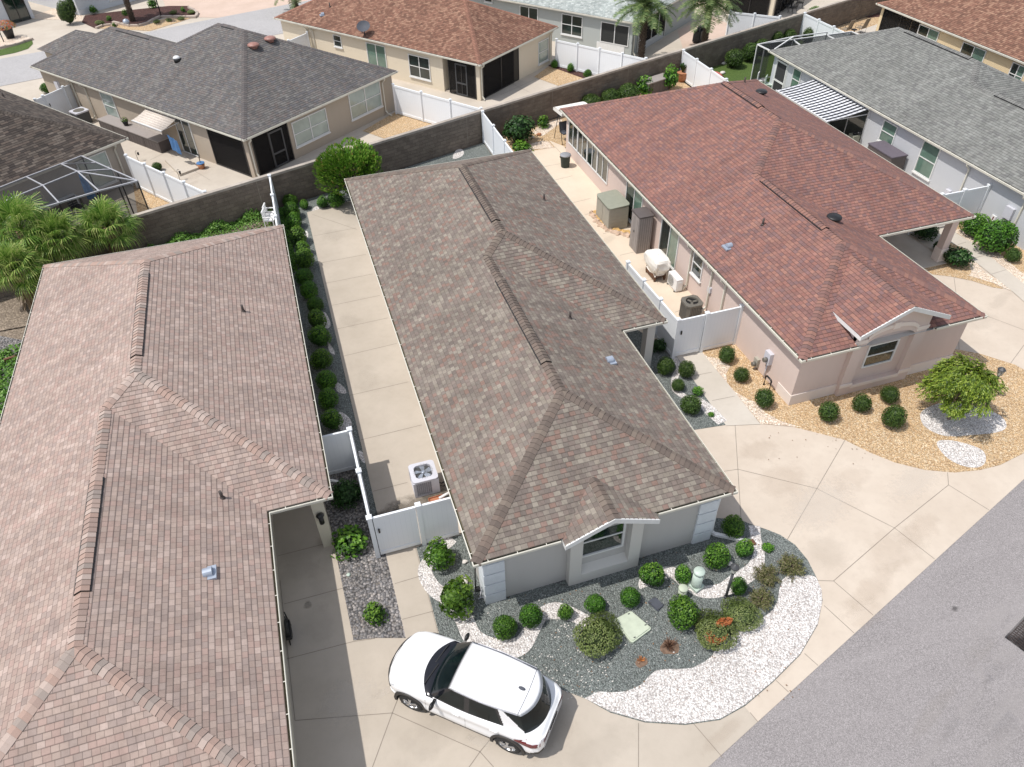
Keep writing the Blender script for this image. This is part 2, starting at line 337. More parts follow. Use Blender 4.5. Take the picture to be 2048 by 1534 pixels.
M_['gs'] = gravel('shell_gravel', [(.88,.78,.66,1),(.78,.64,.50,1),(.93,.86,.76,1),(.66,.50,.36,1),(.85,.74,.62,1)], 20, (.36,.26,.19,1), .035, .8)
M_['mulch'] = gravel('dark_mulch', [(.09,.035,.03,1),(.14,.06,.05,1),(.05,.025,.02,1),(.16,.08,.07,1)], 22, (.02,.012,.01,1))
M_['soil'] = gravel('sandy_soil', [(.26,.21,.16,1),(.32,.26,.20,1),(.20,.16,.12,1),(.28,.23,.18,1)], 12, (.14,.11,.085,1))
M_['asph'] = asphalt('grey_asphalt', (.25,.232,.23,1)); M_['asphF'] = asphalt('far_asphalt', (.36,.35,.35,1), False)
M_['block'] = blockmat('concrete_block_wall'); M_['cap'] = concrete('wall_cap', (.50,.44,.38,1), (.30,.265,.23,1), .6)
M_['lawn'] = gravel('short_grass', [(.10,.17,.035,1),(.15,.23,.05,1),(.07,.13,.025,1),(.19,.26,.07,1)], 45, (.05,.09,.02,1), .03)
M_['leafBox'] = foliage('boxwood_leaves', [(.012,.04,.006,1),(.03,.095,.008,1),(.06,.165,.012,1),(.11,.25,.02,1),(.22,.38,.05,1)])
M_['leafBal'] = foliage('trimmed_leaves', [(.014,.035,.006,1),(.032,.072,.01,1),(.055,.11,.016,1),(.09,.155,.027,1),(.15,.21,.05,1)])
M_['leafCon'] = foliage('conical_leaves', [(.03,.08,.01,1),(.08,.17,.016,1),(.15,.27,.03,1),(.27,.40,.06,1),(.42,.50,.13,1)])
M_['leafJun'] = foliage('juniper_needles', [(.03,.05,.014,1),(.08,.115,.028,1),(.13,.18,.045,1),(.20,.25,.08,1),(.28,.31,.12,1)])
M_['leafSpr'] = foliage('sparse_juniper', [(.05,.06,.022,1),(.11,.13,.04,1),(.17,.19,.06,1),(.24,.23,.10,1),(.32,.27,.17,1)])
M_['leafRed'] = foliage('burnt_needles', [(.20,.06,.02,1),(.50,.17,.05,1),(.62,.25,.09,1),(.38,.12,.03,1)])
M_['leafBig'] = foliage('red_tipped_leaves', [(.01,.035,.006,1),(.03,.085,.01,1),(.06,.15,.013,1),(.12,.25,.022,1),(.22,.34,.05,1),(.28,.16,.06,1)])
M_['leafDk'] = foliage('dark_shrub_leaves', [(.01,.03,.006,1),(.02,.065,.012,1),(.04,.10,.02,1),(.09,.16,.05,1)])
M_['leafTree'] = foliage('weeping_tree_leaves', [(.05,.10,.012,1),(.12,.21,.02,1),(.23,.35,.035,1),(.38,.48,.08,1)])
M_['leafPalm'] = foliage('fan_palm_leaves', [(.02,.06,.012,1),(.08,.18,.025,1),(.17,.31,.045,1),(.34,.46,.11,1),(.46,.48,.18,1)], trans=.35)
M_['leafDate'] = foliage('date_palm_leaves', [(.05,.09,.035,1),(.11,.18,.06,1),(.19,.26,.10,1),(.30,.34,.13,1)], trans=.3)
M_['weed'] = foliage('weed_leaves', [(.04,.11,.015,1),(.09,.22,.03,1),(.15,.32,.05,1),(.22,.38,.08,1)])
M_['flower'] = foliage('red_flowers', [(.5,.08,.05,1),(.65,.2,.1,1),(.1,.2,.04,1),(.6,.25,.2,1)])
M_['bark'] = plain('bark', (.12,.085,.06,1), .9, var=.2, scale=12); M_['twig'] = plain('grey_twigs', (.28,.22,.17,1), .9, var=.15, scale=20)
M_['thatch'] = plain('dead_fronds', (.22,.15,.09,1), .9, var=.2, scale=16)
def gls(n, c, r=.35, **k): return plain(n, c, r, **k)
M_['carW'] = gls('white_car_paint', (.82,.82,.83,1), .22, var=.004); M_['carW'].node_tree.nodes['Principled BSDF'].inputs['Coat Weight'].default_value = .6
M_['carG'] = glass('car_glass', (.003,.007,.008,1), .05); M_['carG'].node_tree.nodes['Principled BSDF'].inputs['Coat Weight'].default_value = 0; M_['carG'].node_tree.nodes['Principled BSDF'].inputs['Specular IOR Level'].default_value = .45; M_['tyre'] = plain('tyre_rubber', (.02,.02,.02,1), .85); M_['rim'] = plain('alloy_rim', (.55,.56,.58,1), .28, metal=.8)
M_['clad'] = plain('black_cladding', (.035,.032,.03,1), .6); M_['redl'] = gls('tail_lamp_red', (.14,.008,.015,1), .15)
M_['hlamp'] = gls('headlamp_glass', (.45,.47,.5,1), .12); M_['chrome'] = plain('chrome', (.6,.6,.62,1), .15, metal=.9)
M_['green'] = plain('pale_green_plastic', A(206,222,210,.8), .5); M_['greenL'] = plain('green_lid', A(204,213,192,.82), .7, var=.05)
M_['greyL'] = plain('grey_lid', A(88,92,102,.7), .7); M_['acw'] = plain('ac_white', A(216,216,224,.82), .5, var=.02); M_['acg'] = plain('ac_grey', A(118,114,106,.8), .5)
M_['resinG'] = plain('resin_sage', A(182,177,164,.82), .7, var=.03); M_['resinL'] = plain('resin_sage_lid', A(158,160,144,.8), .7, var=.03)
M_['resinD'] = plain('resin_dark', A(104,96,94,.78), .7, var=.04); M_['resinM'] = plain('resin_taupe', A(168,160,156,.8), .7, var=.04)
M_['cloth'] = plain('white_cover', A(244,240,232,.85), .9, var=.02, scale=3); M_['tarp'] = plain('tan_cloth', A(222,184,122,.8), .95, var=.12, scale=5)
M_['tarp2'] = plain('pale_cloth', A(226,200,178,.8), .95, var=.12, scale=5)
M_['brown'] = plain('brown_wood', (.13,.06,.03,1), .7, var=.15, scale=10); M_['terra'] = plain('terracotta', (.42,.17,.09,1), .8, var=.08); M_['terrP'] = plain('terracotta_pot', (.45,.2,.1,1), .8)
M_['bin'] = plain('bin_green', (.015,.028,.024,1), .5); M_['binl'] = plain('bin_lid', A(170,172,178,.7), .5)
M_['blueF'] = plain('blue_fabric', (.08,.20,.42,1), .85, var=.15, scale=6); M_['awnP'] = plain('awning_canvas', A(226,214,202,.82), .85); M_['teal'] = plain('teal_plastic', (.03,.35,.42,1), .4)
M_['pinkF'] = plain('pink_fabric', A(215,120,105,.8), .85); M_['white'] = plain('white_plastic', A(240,240,240,.85), .4, var=.01)
M_['rock'] = plain('pale_rock', A(228,222,215,.85), .9, var=.06, scale=9); M_['grate'] = plain('iron_grate', (.07,.05,.045,1), .6, metal=.4, var=.2, scale=20)
M_['curb'] = concrete('edging_curb', (.50,.42,.36,1), (.42,.35,.30,1)); M_['tan'] = plain('tan_sling', A(160,145,125,.75), .8)
M_['lampg'] = gls('lantern_glass', (.5,.5,.45,1), .1)
st = NM('striped_awning', .85, .2); _s = st.n('UVMap'); _s.uv_map = 'UVMap'; _x = st.n('SeparateXYZ'); st.l(_s.outputs[0], _x.inputs[0])
st.col(st.mix(st.math('LESS_THAN', st.math('FRACT', st.math('DIVIDE', _x.outputs[0], .30)), .47), (.72,.73,.76,1), (.018,.02,.03,1))); M_['stripe'] = st.m
vp = NM('vinyl_panel', .45, .4); _p = vp.obj(); _q = vp.n('UVMap'); _q.uv_map = 'UVMap'; _x = vp.n('SeparateXYZ'); vp.l(_q.outputs[0], _x.inputs[0])
_g = vp.math('LESS_THAN', vp.math('FRACT', vp.math('DIVIDE', _x.outputs[0], .15)), .05)
vp.col(vp.mix(vp.math('MULTIPLY', _g, .22), A(242,245,249,.88), (.45,.47,.5,1))); M_['vpanel'] = vp.m
M_['carB'] = plain('gloss_black_trim', (.012,.013,.018,1), .12)

def decalmat(name, c, op, nsc=3.0, stretch=(1, 1, 1)):
    m = NM(name, .92, .2); m.col(c); uv = m.n('UVMap'); uv.uv_map = 'UVMap'
    mp = m.n('VectorMath', operation='MULTIPLY_ADD'); m.l(uv.outputs[0], mp.inputs[0]); mp.inputs[1].default_value = (2, 2, 0); mp.inputs[2].default_value = (-1, -1, 0)
    ln = m.n('VectorMath', operation='LENGTH'); m.l(mp.outputs[0], ln.inputs[0])
    mg = m.n('Mapping'); m.l(m.pos(), mg.inputs['Vector']); mg.inputs['Scale'].default_value = stretch
    nz = m.noise(mg.outputs[0], nsc, 6, .65)
    v = m.math('SUBTRACT', m.math('ADD', m.math('SUBTRACT', 1.0, ln.outputs['Value']), m.math('MULTIPLY_ADD', nz, 1.3, -.65)), .08)
    k = m.math('MULTIPLY', m.ramp(v, [(0.0, (0,0,0,1)), (.45, (1,1,1,1))]), op)
    tr = m.n('BsdfTransparent'); mx = m.n('MixShader'); m.l(k, mx.inputs[0]); m.l(tr.outputs[0], mx.inputs[1]); m.l(m.b.outputs[0], mx.inputs[2]); m.l(mx.outputs[0], m.out.inputs[0]); return m.m
M_['dDamp'] = decalmat('damp_stain', (.14,.12,.095,1), .45); M_['dRust'] = decalmat('brown_stain', (.42,.32,.24,1), .09, 2.2); M_['dChalk'] = decalmat('chalky_patch', (.70,.64,.57,1), .28, 5)
M_['dOil'] = decalmat('oil_stain', (.05,.047,.045,1), .4, 4); M_['dWear'] = decalmat('worn_streak', (.46,.43,.42,1), .30, 9); M_['dDark'] = decalmat('dark_patch', (.36,.32,.27,1), .09, 1.6)
M_['dSoot'] = decalmat('algae_streak', (.05,.05,.048,1), .38, 2.5, (1, 1, .5))
M_['tarpB'] = plain('dry_leaves', (.26,.15,.08,1), .9, var=.2, scale=8); M_['soilP'] = plain('bare_soil', (.20,.13,.09,1), .95, var=.2, scale=9); M_['dead'] = foliage('dead_stems', [(.10,.05,.03,1),(.20,.11,.07,1),(.28,.17,.11,1)])
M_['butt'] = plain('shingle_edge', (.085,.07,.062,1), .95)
M_['carG'].node_tree.nodes['Principled BSDF'].inputs['Specular IOR Level'].default_value = .22
M_['rod'] = plain('plumbing_stack', (.07,.055,.05,1), .7)
M_['resinP'] = plain('resin_purple_grey', A(112,104,114,.78), .7, var=.03)
def clip(poly, k, lo):
    """keep v>=k (lo) or v<=k of [(u,v)]"""
    out = []
    for i in range(len(poly)):
        a, b = poly[i], poly[(i+1) % len(poly)]
        ia = (a[1] >= k) if lo else (a[1] <= k); ib = (b[1] >= k) if lo else (b[1] <= k)
        if ia: out.append(a)
        if ia != ib:
            t = (k-a[1])/(b[1]-a[1]); out.append((a[0]+(b[0]-a[0])*t, k))
    return out
def roof_plane(mb, pts, row=.143, th=.009, off=None, ref=None):
    pts = [Vector(p) for p in pts]
    n = Vector((0, 0, 0))
    for i in range(len(pts)): n += pts[i].cross(pts[(i+1) % len(pts)])
    n.normalize()
    if n.z < 0: n = -n; pts.reverse()
    e = Vector((0, 0, 1)).cross(n).normalized(); g = n.cross(e)
    zb = Vector(ref) if ref else min(pts, key=lambda p: p.dot(g)); v0 = zb.dot(g); u0 = zb.dot(e)
    uv = [(p.dot(e)-u0, p.dot(g)-v0) for p in pts]; H = max(q[1] for q in uv); of = random.uniform(0, 50) if off is None else off
    k = int(max(0, min(q[1] for q in uv))/row+1e-4)
    def w3(q, lift): return zb + e*q[0] + g*q[1] + n*lift
    while k*row < H - 1e-4:
        a, b = k*row, min(H, (k+1)*row)
        s = clip(clip(uv, a, True), b, False)
        s2 = []
        for q in s:
            if not s2 or hypot(q[0]-s2[-1][0], q[1]-s2[-1][1]) > 1e-4: s2.append(q)
        if len(s2) > 2 and hypot(s2[0][0]-s2[-1][0], s2[0][1]-s2[-1][1]) < 1e-4: s2.pop()
        if len(s2) >= 3:
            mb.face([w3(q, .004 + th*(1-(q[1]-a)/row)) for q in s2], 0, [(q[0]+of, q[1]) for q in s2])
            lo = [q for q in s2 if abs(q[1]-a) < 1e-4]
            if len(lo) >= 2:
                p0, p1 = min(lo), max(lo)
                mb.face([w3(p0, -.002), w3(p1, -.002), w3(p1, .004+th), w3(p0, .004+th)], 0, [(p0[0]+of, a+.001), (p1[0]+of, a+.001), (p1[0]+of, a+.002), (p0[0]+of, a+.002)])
        k += 1
def caps(mb, a, b, drop, w=.16, sp=.155, lift=.016, th=.018):
    a, b = Vector(a), Vector(b); L = (b-a).length; d = (b-a)/L; h = Vector((d.x, d.y, 0)).normalized(); s = Vector((-h.y, h.x, 0))
    n = max(1, int(L/sp)); sp = L/n; up = Vector((0, 0, 1))
    cs = [(-1, -1), (-.5, -.46), (0, .05), (.5, -.46), (1, -1)]
    for i in range(n):
        p0 = a + d*(i*sp); p1 = a + d*(min(L, (i+1)*sp+.06)); rn = random.random()
        j = random.uniform(-.006, .006)
        r0 = [p0 + s*(c*w+j) + up*(lift+th+q*w*drop) for c, q in cs]; r1 = [p1 + s*(c*w*.93+j) + up*(lift-.004+q*w*.93*drop) for c, q in cs]
        rb = [p - up*(th+.022) for p in r0]
        for k in range(4):
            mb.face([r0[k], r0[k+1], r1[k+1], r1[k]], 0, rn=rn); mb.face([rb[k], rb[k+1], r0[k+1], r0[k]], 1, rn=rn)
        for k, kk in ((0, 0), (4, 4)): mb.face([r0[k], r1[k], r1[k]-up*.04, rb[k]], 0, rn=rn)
def vslab(mb, a, b, drop, w, z0, z1):
    a, b = Vector(a), Vector(b); d = (b-a).normalized(); h = Vector((d.x, d.y, 0)).normalized(); s = Vector((-h.y, h.x, 0)); up = Vector((0, 0, 1))
    R = [[p + s*(c*w) + up*(z + q*w*drop) for c, q, z in ((-1,-1,z0), (-1,-1,z1), (0,0,z1), (1,-1,z1), (1,-1,z0))] for p in (a, b)]
    for k in range(4): mb.face([R[0][k], R[0][k+1], R[1][k+1], R[1][k]])
    mb.face(R[0]); mb.face(R[1][::-1])
def ring(mb, pts, prof, closed=True, inward=1, mis=None):
    """sweep a profile [(offset inward, z)] along a plan polyline"""
    P_ = [Vector((p[0], p[1])) for p in pts]; n = len(P_); offs = []
    for i in range(n):
        if closed or 0 < i < n-1:
            d0 = (P_[i]-P_[i-1]).normalized(); d1 = (P_[(i+1) % n]-P_[i]).normalized()
        elif i == 0: d0 = d1 = (P_[1]-P_[0]).normalized()
        else: d0 = d1 = (P_[i]-P_[i-1]).normalized()
        n0 = Vector((-d0.y, d0.x)); n1 = Vector((-d1.y, d1.x)); m = (n0+n1); m = m/(m.length_squared/2) if m.length > 1e-6 else n0
        offs.append(m*inward)
    rings = [[mb.vert((P_[i].x+offs[i].x*o, P_[i].y+offs[i].y*o, z)) for o, z in prof] for i in range(n)]
    for i in range(n if closed else n-1):
        a, b = rings[i], rings[(i+1) % n]
        for k in range(len(prof)-1): mb.face([a[k], b[k], b[k+1], a[k+1]], 0 if mis is None else mis[k])
    return offs
def gutter(root, M, pts, ze, closed, inward, hang=.75):
    mb = MB(M)
    prof = [(.012, ze-.115), (0, ze-.11), (-.012, ze-.02), (0, ze), (.016, ze), (.016, ze-.07), (.105, ze-.07), (.105, ze-.005)]
    ring(mb, pts, prof, closed, inward, [0, 0, 0, 0, 0, 1, 0])
    n = len(pts)
    for i in range(n if closed else n-1):
        a = Vector((*pts[i], 0)).to_3d(); b = Vector((*pts[(i+1) % n], 0)).to_3d(); L = (b-a).length; d = (b-a)/L; s = Vector((-d.y, d.x, 0))*inward
        k = max(1, int(L/hang))
        for j in range(k):
            q = a + d*((j+.5)*L/k); mb.bar(q + s*.0 + Vector((0,0,ze-.004)), q + s*.105 + Vector((0,0,ze+.004)), .022, .008)
    return mb.build('gutter', [M_['gutter'], M_['gutterin']], root)
def house_roof(root, M, g, ze, slope, mat, cap, gutters=None, vents=(), notch=None):
    xl, xrB, xrA, yf, yA, yR = g; e = .07
    outer = [(xl, yf), (xrB, yf), (xrB, yA), (xrA, yA), (xrA, yR), (xl, yR)] if xrB else [(xl, yA), (xrA, yA), (xrA, yR), (xl, yR)]
    if gutters is None: gutter(root, M, outer, ze, True, 1)
    else:
        for q in gutters: gutter(root, M, q, ze, False, 1)
    fb = MB(M)
    for q, cl_ in ([(outer, True)] if gutters is None else [(q, False) for q in gutters]): ring(fb, q, [(.108, ze-.16), (.108, ze), (.14, ze), (.14, ze-.16)], cl_, 1)
    fb.build('fascia', M_['trim'], root)
    sb = MB(M); sb.sheet([(x, y) for x, y in offset_poly(outer, .12)], ze-.145); sb.build('soffit', M_['soffit'], root)
    xl += e; xrA -= e; yR -= e; yA += e
    wA = (xrA-xl)/2; mA = xl+wA; zA = ze+slope*wA
    aF, aR = (mA, yA+wA, zA), (mA, yR-wA, zA); RL, ARR, AFR = (xl, yR, ze), (xrA, yR, ze), (xrA, yA, ze)
    mb = MB(M); cl = []; rd = .7071*slope
    if xrB:
        xrB -= e; yf += e
        wB = (xrB-xl)/2; mB = xl+wB; zB = ze+slope*wB; FL, FR, K = (xl, yf, ze), (xrB, yf, ze), (xrB, yA, ze)
        aB, J = (mB, yf+wB, zB), (mB, yA+wB, zB)
        roof_plane(mb, [FL, RL, aR, aF, J, aB]); (notched(mb, FL, FR, aB, ze, slope, notch) if notch else roof_plane(mb, [FL, FR, aB])); roof_plane(mb, [FR, K, J, aB]); roof_plane(mb, [K, AFR, aF, J])
        cl += [(FL, aB, rd), (FR, aB, rd), (aB, J, slope), (J, aF, rd), (AFR, aF, rd)]
    else:
        FL = (xl, yA, ze); roof_plane(mb, [FL, RL, aR, aF]); roof_plane(mb, [FL, AFR, aF]); cl += [(FL, aF, rd), (AFR, aF, rd)]
    roof_plane(mb, [AFR, ARR, aR, aF]); roof_plane(mb, [ARR, RL, aR])
    cl += [(aF, aR, slope), (RL, aR, rd), (ARR, aR, rd)]
    rf = mb.build('roof', mat, root)
    cb = MB(M)
    for a, b, dr in cl:
        segs = [(a, b)]
        for v0, v1 in vents:
            va, vb = Vector(v0), Vector(v1)
            if abs((vb-va).normalized().dot((Vector(b)-Vector(a)).normalized())) > .999 and abs(Vector(a).x-va.x) < .05 and abs(Vector(b).x-va.x) < .05:
                y0, y1 = sorted((va.y, vb.y)); ya, yb = sorted((a[1], b[1]))
                if y0 > ya-.5 and y1 < yb+.5: segs = [((a[0], ya, a[2]), (a[0], y0, a[2])), ((a[0], y1, a[2]), (a[0], yb, a[2]))]
        for s0, s1 in segs:
            if (Vector(s1)-Vector(s0)).length > .2: caps(cb, s0, s1, dr)
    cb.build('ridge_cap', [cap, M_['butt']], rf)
    for v0, v1 in vents:
        vb_ = MB(M); vslab(vb_, v0, v1, slope, .185, -.01, .045); v = vb_.build('ridge_vent', M_['black'], root)
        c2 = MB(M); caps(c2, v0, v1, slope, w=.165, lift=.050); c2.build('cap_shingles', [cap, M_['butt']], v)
    return rf
def offset_poly(poly, o):
    P_ = [Vector(p) for p in poly]; n = len(P_); out = []
    for i in range(n):
        d0 = (P_[i]-P_[i-1]).normalized(); d1 = (P_[(i+1) % n]-P_[i]).normalized()
        m = Vector((-d0.y, d0.x))+Vector((-d1.y, d1.x)); m = m/(m.length_squared/2); out.append(P_[i]+m*o)
    return out
def notched(mb, FL, FR, aB, ze, slope, nc):
    x0, x1, yc = nc; of = 3.3; yf = FL[1]; h = lambda y: ze+slope*(y-yf); yl = yf+(x0-FL[0]); yr = yf+(FR[0]-x1)
    roof_plane(mb, [FL, (x0, yf, ze), (x0, yl, h(yl))], off=of, ref=FL); roof_plane(mb, [(x1, yf, ze), FR, (x1, yr, h(yr))], off=of, ref=FL)
    roof_plane(mb, [(x0, yc, h(yc)), (x1, yc, h(yc)), (x1, yr, h(yr)), aB, (x0, yl, h(yl))], off=of, ref=FL)
class Wall:
    """a wall line from world point a to b; n = outward normal"""
    def __init__(s, a, b, out):
        s.a = Vector(a); s.b = Vector(b); s.u = (s.b-s.a).normalized(); n = Vector((-s.u.y, s.u.x)); s.n = n if n.dot(Vector(out)) > 0 else -n
        s.L = (s.b-s.a).length
    def p(s, t, z, o=0.0): q = s.a + s.u*t + s.n*o; return (q.x, q.y, z)
    def hit(s, px, py):
        h = HIT(px, py, (s.a.x, s.a.y, 0), (s.n.x, s.n.y, 0)); return (Vector((h.x, h.y))-s.a).dot(s.u), h.z
    def rect(s, *px):
        h = [s.hit(*q) for q in px]; return min(q[0] for q in h), max(q[0] for q in h), min(q[1] for q in h), max(q[1] for q in h)
    def box(s, mb, t0, t1, z0, z1, o0, o1, mi=0):
        c = [(t0, o0), (t1, o0), (t1, o1), (t0, o1)]; lo = [mb.vert(s.p(t, z0, o)) for t, o in c]; hi = [mb.vert(s.p(t, z1, o)) for t, o in c]
        i = lo+hi
        for q in ((0,3,2,1),(4,5,6,7),(0,1,5,4),(1,2,6,5),(2,3,7,6),(3,0,4,7)): mb.face([i[k] for k in q], mi)
def window(root, W, r, kind='dh', glass='glassD', fw=.055, sill=True, frame='trim', label=None, o=0.0, glass2=None):
    t0, t1, z0, z1 = r; mb = MB()
    W.box(mb, t0-fw, t0, z0-fw, z1+fw, o-.03, o+.05); W.box(mb, t1, t1+fw, z0-fw, z1+fw, o-.03, o+.05)
    W.box(mb, t0, t1, z0-fw, z0, o-.03, o+.05); W.box(mb, t0, t1, z1, z1+fw, o-.03, o+.05)
    if sill: W.box(mb, t0-fw-.04, t1+fw+.04, z0-fw-.07, z0-fw-.002, o-.02, o+.09)
    cols = {'dh': 1, 'dh2': 2, 'slide': 2, 'fix': 1, 'lou3': 3, 'lou2': 2}[kind]; cells = []
    for c in range(cols):
        a = t0+(t1-t0)*c/cols; b = t0+(t1-t0)*(c+1)/cols
        if c: W.box(mb, a-.03, a+.03, z0, z1, o-.02, o+.044)
        if kind.startswith('dh'):
            zm = z0+(z1-z0)*.5; W.box(mb, a, b, zm-.022, zm+.022, o-.02, o+.04); cells += [(a, b, z0, zm, c), (a, b, zm, z1, c)]
        else: cells.append((a, b, z0, z1, c))
    f = mb.build('window', M_[frame], root)
    if label: f['label'] = label
    for a, b, c0, c1, ci in cells:
        pb = MB(); W.box(pb, a+.012, b-.012, c0+.012, c1-.012, o-.01, o+.012 + .008*(c1 == z1)); pb.build('pane', M_[glass2 if (glass2 and ci) else glass], f)
    return f
def downspout(root, W, t, ze, kick=.35, o=.0, wd=.075, mat='gutter', kd=None):
    mb = MB(); kd = kd or 0
    pts = [W.p(t, ze-.1, o+.30), W.p(t, ze-.22, o+.28), W.p(t, ze-.42, o+.06), W.p(t, .28, o+.06), W.p(t+kd*.2, .12, o+.2), W.p(t+kd, .06, o+.2+kick)]
    for a, b in zip(pts, pts[1:]): mb.bar(a, b, wd, wd*.8)
    return mb.build('downspout', M_[mat], root)
def screenwall(root, W, t0, t1, z0, z1, muls, door=None, kick=0.0, frame='frame', scr='screen', o=0.0):
    mb = MB()
    for t in [t0, t1]+list(muls): W.box(mb, t-.03, t+.03, z0, z1, o-.03, o+.03)
    for z in (z0+.03, z1-.03): W.box(mb, t0, t1, z-.03, z+.03, o-.024, o+.024)
    f = mb.build('screen_frame', M_[frame], root)
    pb = MB(); W.box(pb, t0, t1, z0+kick, z1, o-.004, o+.004); pb.build('screen', M_[scr], f)
    if door:
        d = MB(); a, b = door
        for t in (a, b): W.box(d, t-.045, t+.045, z0+.02, z0+2.03, o-.02, o+.045)
        for z in (.06, .8, 2.0): W.box(d, a, b, z0+z-.05, z0+z+.05, o-.018, o+.042)
        d.build('screen_door', M_['trim' if frame == 'trim' else 'dkgrey'], root)
    return f
def fence(name, label, cat, pts, h=1.83, step=2.0, posts=None, endpost=(True, True), group=None, gate=None, gaps=()):
    """vinyl fence along world points; gate=(i,t0,t1) turns that piece of run i into a gate leaf"""
    a0 = Vector(pts[0]); root = thing(name, label, cat, (a0.x, a0.y, 0), group=group)
    def post(p):
        mb = MB(); mb.box((p.x-.065, p.y-.065, 0), (p.x+.065, p.y+.065, h+.05)); mb.box((p.x-.085, p.y-.085, h+.05), (p.x+.085, p.y+.085, h+.085))
        mb.box((p.x-.06, p.y-.06, h+.085), (p.x+.06, p.y+.06, h+.11)); mb.build('post', M_['vinyl'], root)
    def leaf(a, b, nm, z0=.06, lift=0):
        d = (b-a).normalized(); L = (b-a).length; n = Vector((-d.y, d.x)); mb = MB()
        W = Wall(a, b, n)
        pb = MB(); W.box(pb, 0, L, z0+.1, h-.08, -.010, .010)
        for q_ in range(6): pb.uv[q_] = None
        q = [W.p(0, z0+.12, .012), W.p(L, z0+.12, .012), W.p(L, h-.1, .012), W.p(0, h-.1, .012)]; pb.face(q, 0, [(0,0),(L,0),(L,h),(0,h)])
        q = [W.p(L, z0+.12, -.012), W.p(0, z0+.12, -.012), W.p(0, h-.1, -.012), W.p(L, h-.1, -.012)]; pb.face(q, 0, [(L,0),(0,0),(0,h),(L,h)])
        o = pb.build(nm, M_['vpanel'], root)
        for z, hh in ((z0, .14), (h-.11+lift, .12)): rb = MB(); W.box(rb, 0, L, z, z+hh, -.035, .035); rb.build('rail', M_['vinyl'], o)
        return o, W
    for i, (a, b) in enumerate(zip(pts, pts[1:])):
        a, b = Vector(a), Vector(b); L = (b-a).length; d = (b-a)/L
        if gate and gate[0] == i:
            g0, g1 = gate[1:]
            cuts = [(0, g0, 'panel'), (g0, g1, 'gate'), (g1, L, 'panel')]
            for c0, c1, nm in cuts:
                if c1-c0 < .15: continue
                if nm == 'gate':
                    o, W = leaf(a+d*(c0+.09), a+d*(c1-.09), 'gate', .1)
                    for t in (0, W.L): mb = MB(); W.box(mb, max(0, t-.05), min(W.L, t+.05), .1, h, -.03, .03); mb.build('gate_stile', M_['vinyl'], o)
                    lb = MB(); W.box(lb, .08, .13, 1.15, 1.32, .03, .06); W.box(lb, .08, .13, 1.15, 1.32, -.06, -.03); lb.build('latch', M_['black'], o)
                else: leaf(a+d*(c0+.06), a+d*(c1-.06), 'panel')
            post(a+d*g0) if g0 > .3 else None; post(a+d*g1)
        else:
            n = max(1, round(L/step))
            for k in range(n):
                leaf(a+d*(k*L/n+.05), a+d*((k+1)*L/n-.05), 'panel')
                if k: post(a+d*(k*L/n))
        if i > 0 or endpost[0]: post(a)
        if i == len(pts)-2 and endpost[1]: post(b)
    return root
def walls(root, M, poly, ze, mat, nm='wall'):
    mb = MB(M); mb.prism(poly, -.1, ze-.15, bottom=False); return mb.build(nm, mat, root)
def part_box(root, nm, mat, a, b, M=None): mb = MB(M); mb.box(a, b); return mb.build(nm, M_[mat], root)
I4 = Matrix.Identity(4)
S512 = .435
def vent_pipe(root, x, y, z, h=.22, r=.035, kind='pipe', M=I4):
    mb = MB(M); z0 = z
    if kind == 'pipe':
        mb.tube([(x, y, z-.05), (x, y, z+h+.06)], r+.008, 10); mb.lathe([(r*2.3, z-.02), (r*2.0, z+.03), (r*1.1, z+.07)], (x, y, 0), 12)
        return mb.build('vent_pipe', M_['rod'] if r < .04 else M_['pipe'], root)
    if kind == 'goose':
        n = 10; R_ = .12
        for k in range(n):
            a, b = pi*k/n, pi*(k+1)/n
            q = [(x-.10, R_*cos(a), R_*sin(a)), (x+.12, R_*cos(a), R_*sin(a)), (x+.12, R_*cos(b), R_*sin(b)), (x-.10, R_*cos(b), R_*sin(b))]
            mb.face([(p[0], y+p[1], z+.05+p[2]) for p in q], sm=True)
        mb.face([(x-.10, y+R_*cos(pi*k/n), z+.05+R_*sin(pi*k/n)) for k in range(n+1)]); mb.face([(x+.12, y+R_*cos(pi*k/n), z+.05+R_*sin(pi*k/n)) for k in range(n+1)])
        mb.box((x-.2, y-.2, z-.05), (x+.2, y+.2, z+.02)); mb.box((x-.1, y-.12, z-.03), (x+.12, y+.12, z+.06))
        return mb.build('exhaust_vent', M_['pipe'], root)
    if kind == 'dome':
        mb.lathe([(.20, z-.05), (.2, z+.1), (.14, z+.12)], (x, y, 0), 24); mb.lathe([(.33, z+.1), (.345, z+.14), (.33, z+.19), (.22, z+.25), (.06, z+.275), (.0, z+.28)], (x, y, 0), 28)
        return mb.build('attic_fan', M_['rust'], root)
    if kind == 'disc':
        mb.lathe([(.16, z-.06), (.16, z+.1)], (x, y, 0), 20); mb.lathe([(.27, z+.06), (.3, z+.09), (.3, z+.15), (.26, z+.19), (.0, z+.2)], (x, y, 0), 28)
        return mb.build('roof_vent', M_['black'], root)
    if kind == 'tube':
        mb.lathe([(.2, z-.06), (.2, z+.16)], (x, y, 0), 20); f = mb.build('sun_tunnel', M_['black'], root)
        m2 = MB(M); m2.lathe([(.21, z+.16), (.2, z+.22), (.13, z+.28), (0, z+.3)], (x, y, 0), 20); m2.build('dome', M_['white'], f); return f
def onroof(px, py, plane):
    """plane: (point, normal)"""
    return HIT(px, py, plane[0], plane[1])
def face_light(root, W, t, z):
    mb = MB(); mb.box(*(lambda q: ((q[0]-.05, q[1]-.05, z), (q[0]+.05, q[1]+.05, z+.1)))(W.p(t, z, .03)))
    return mb
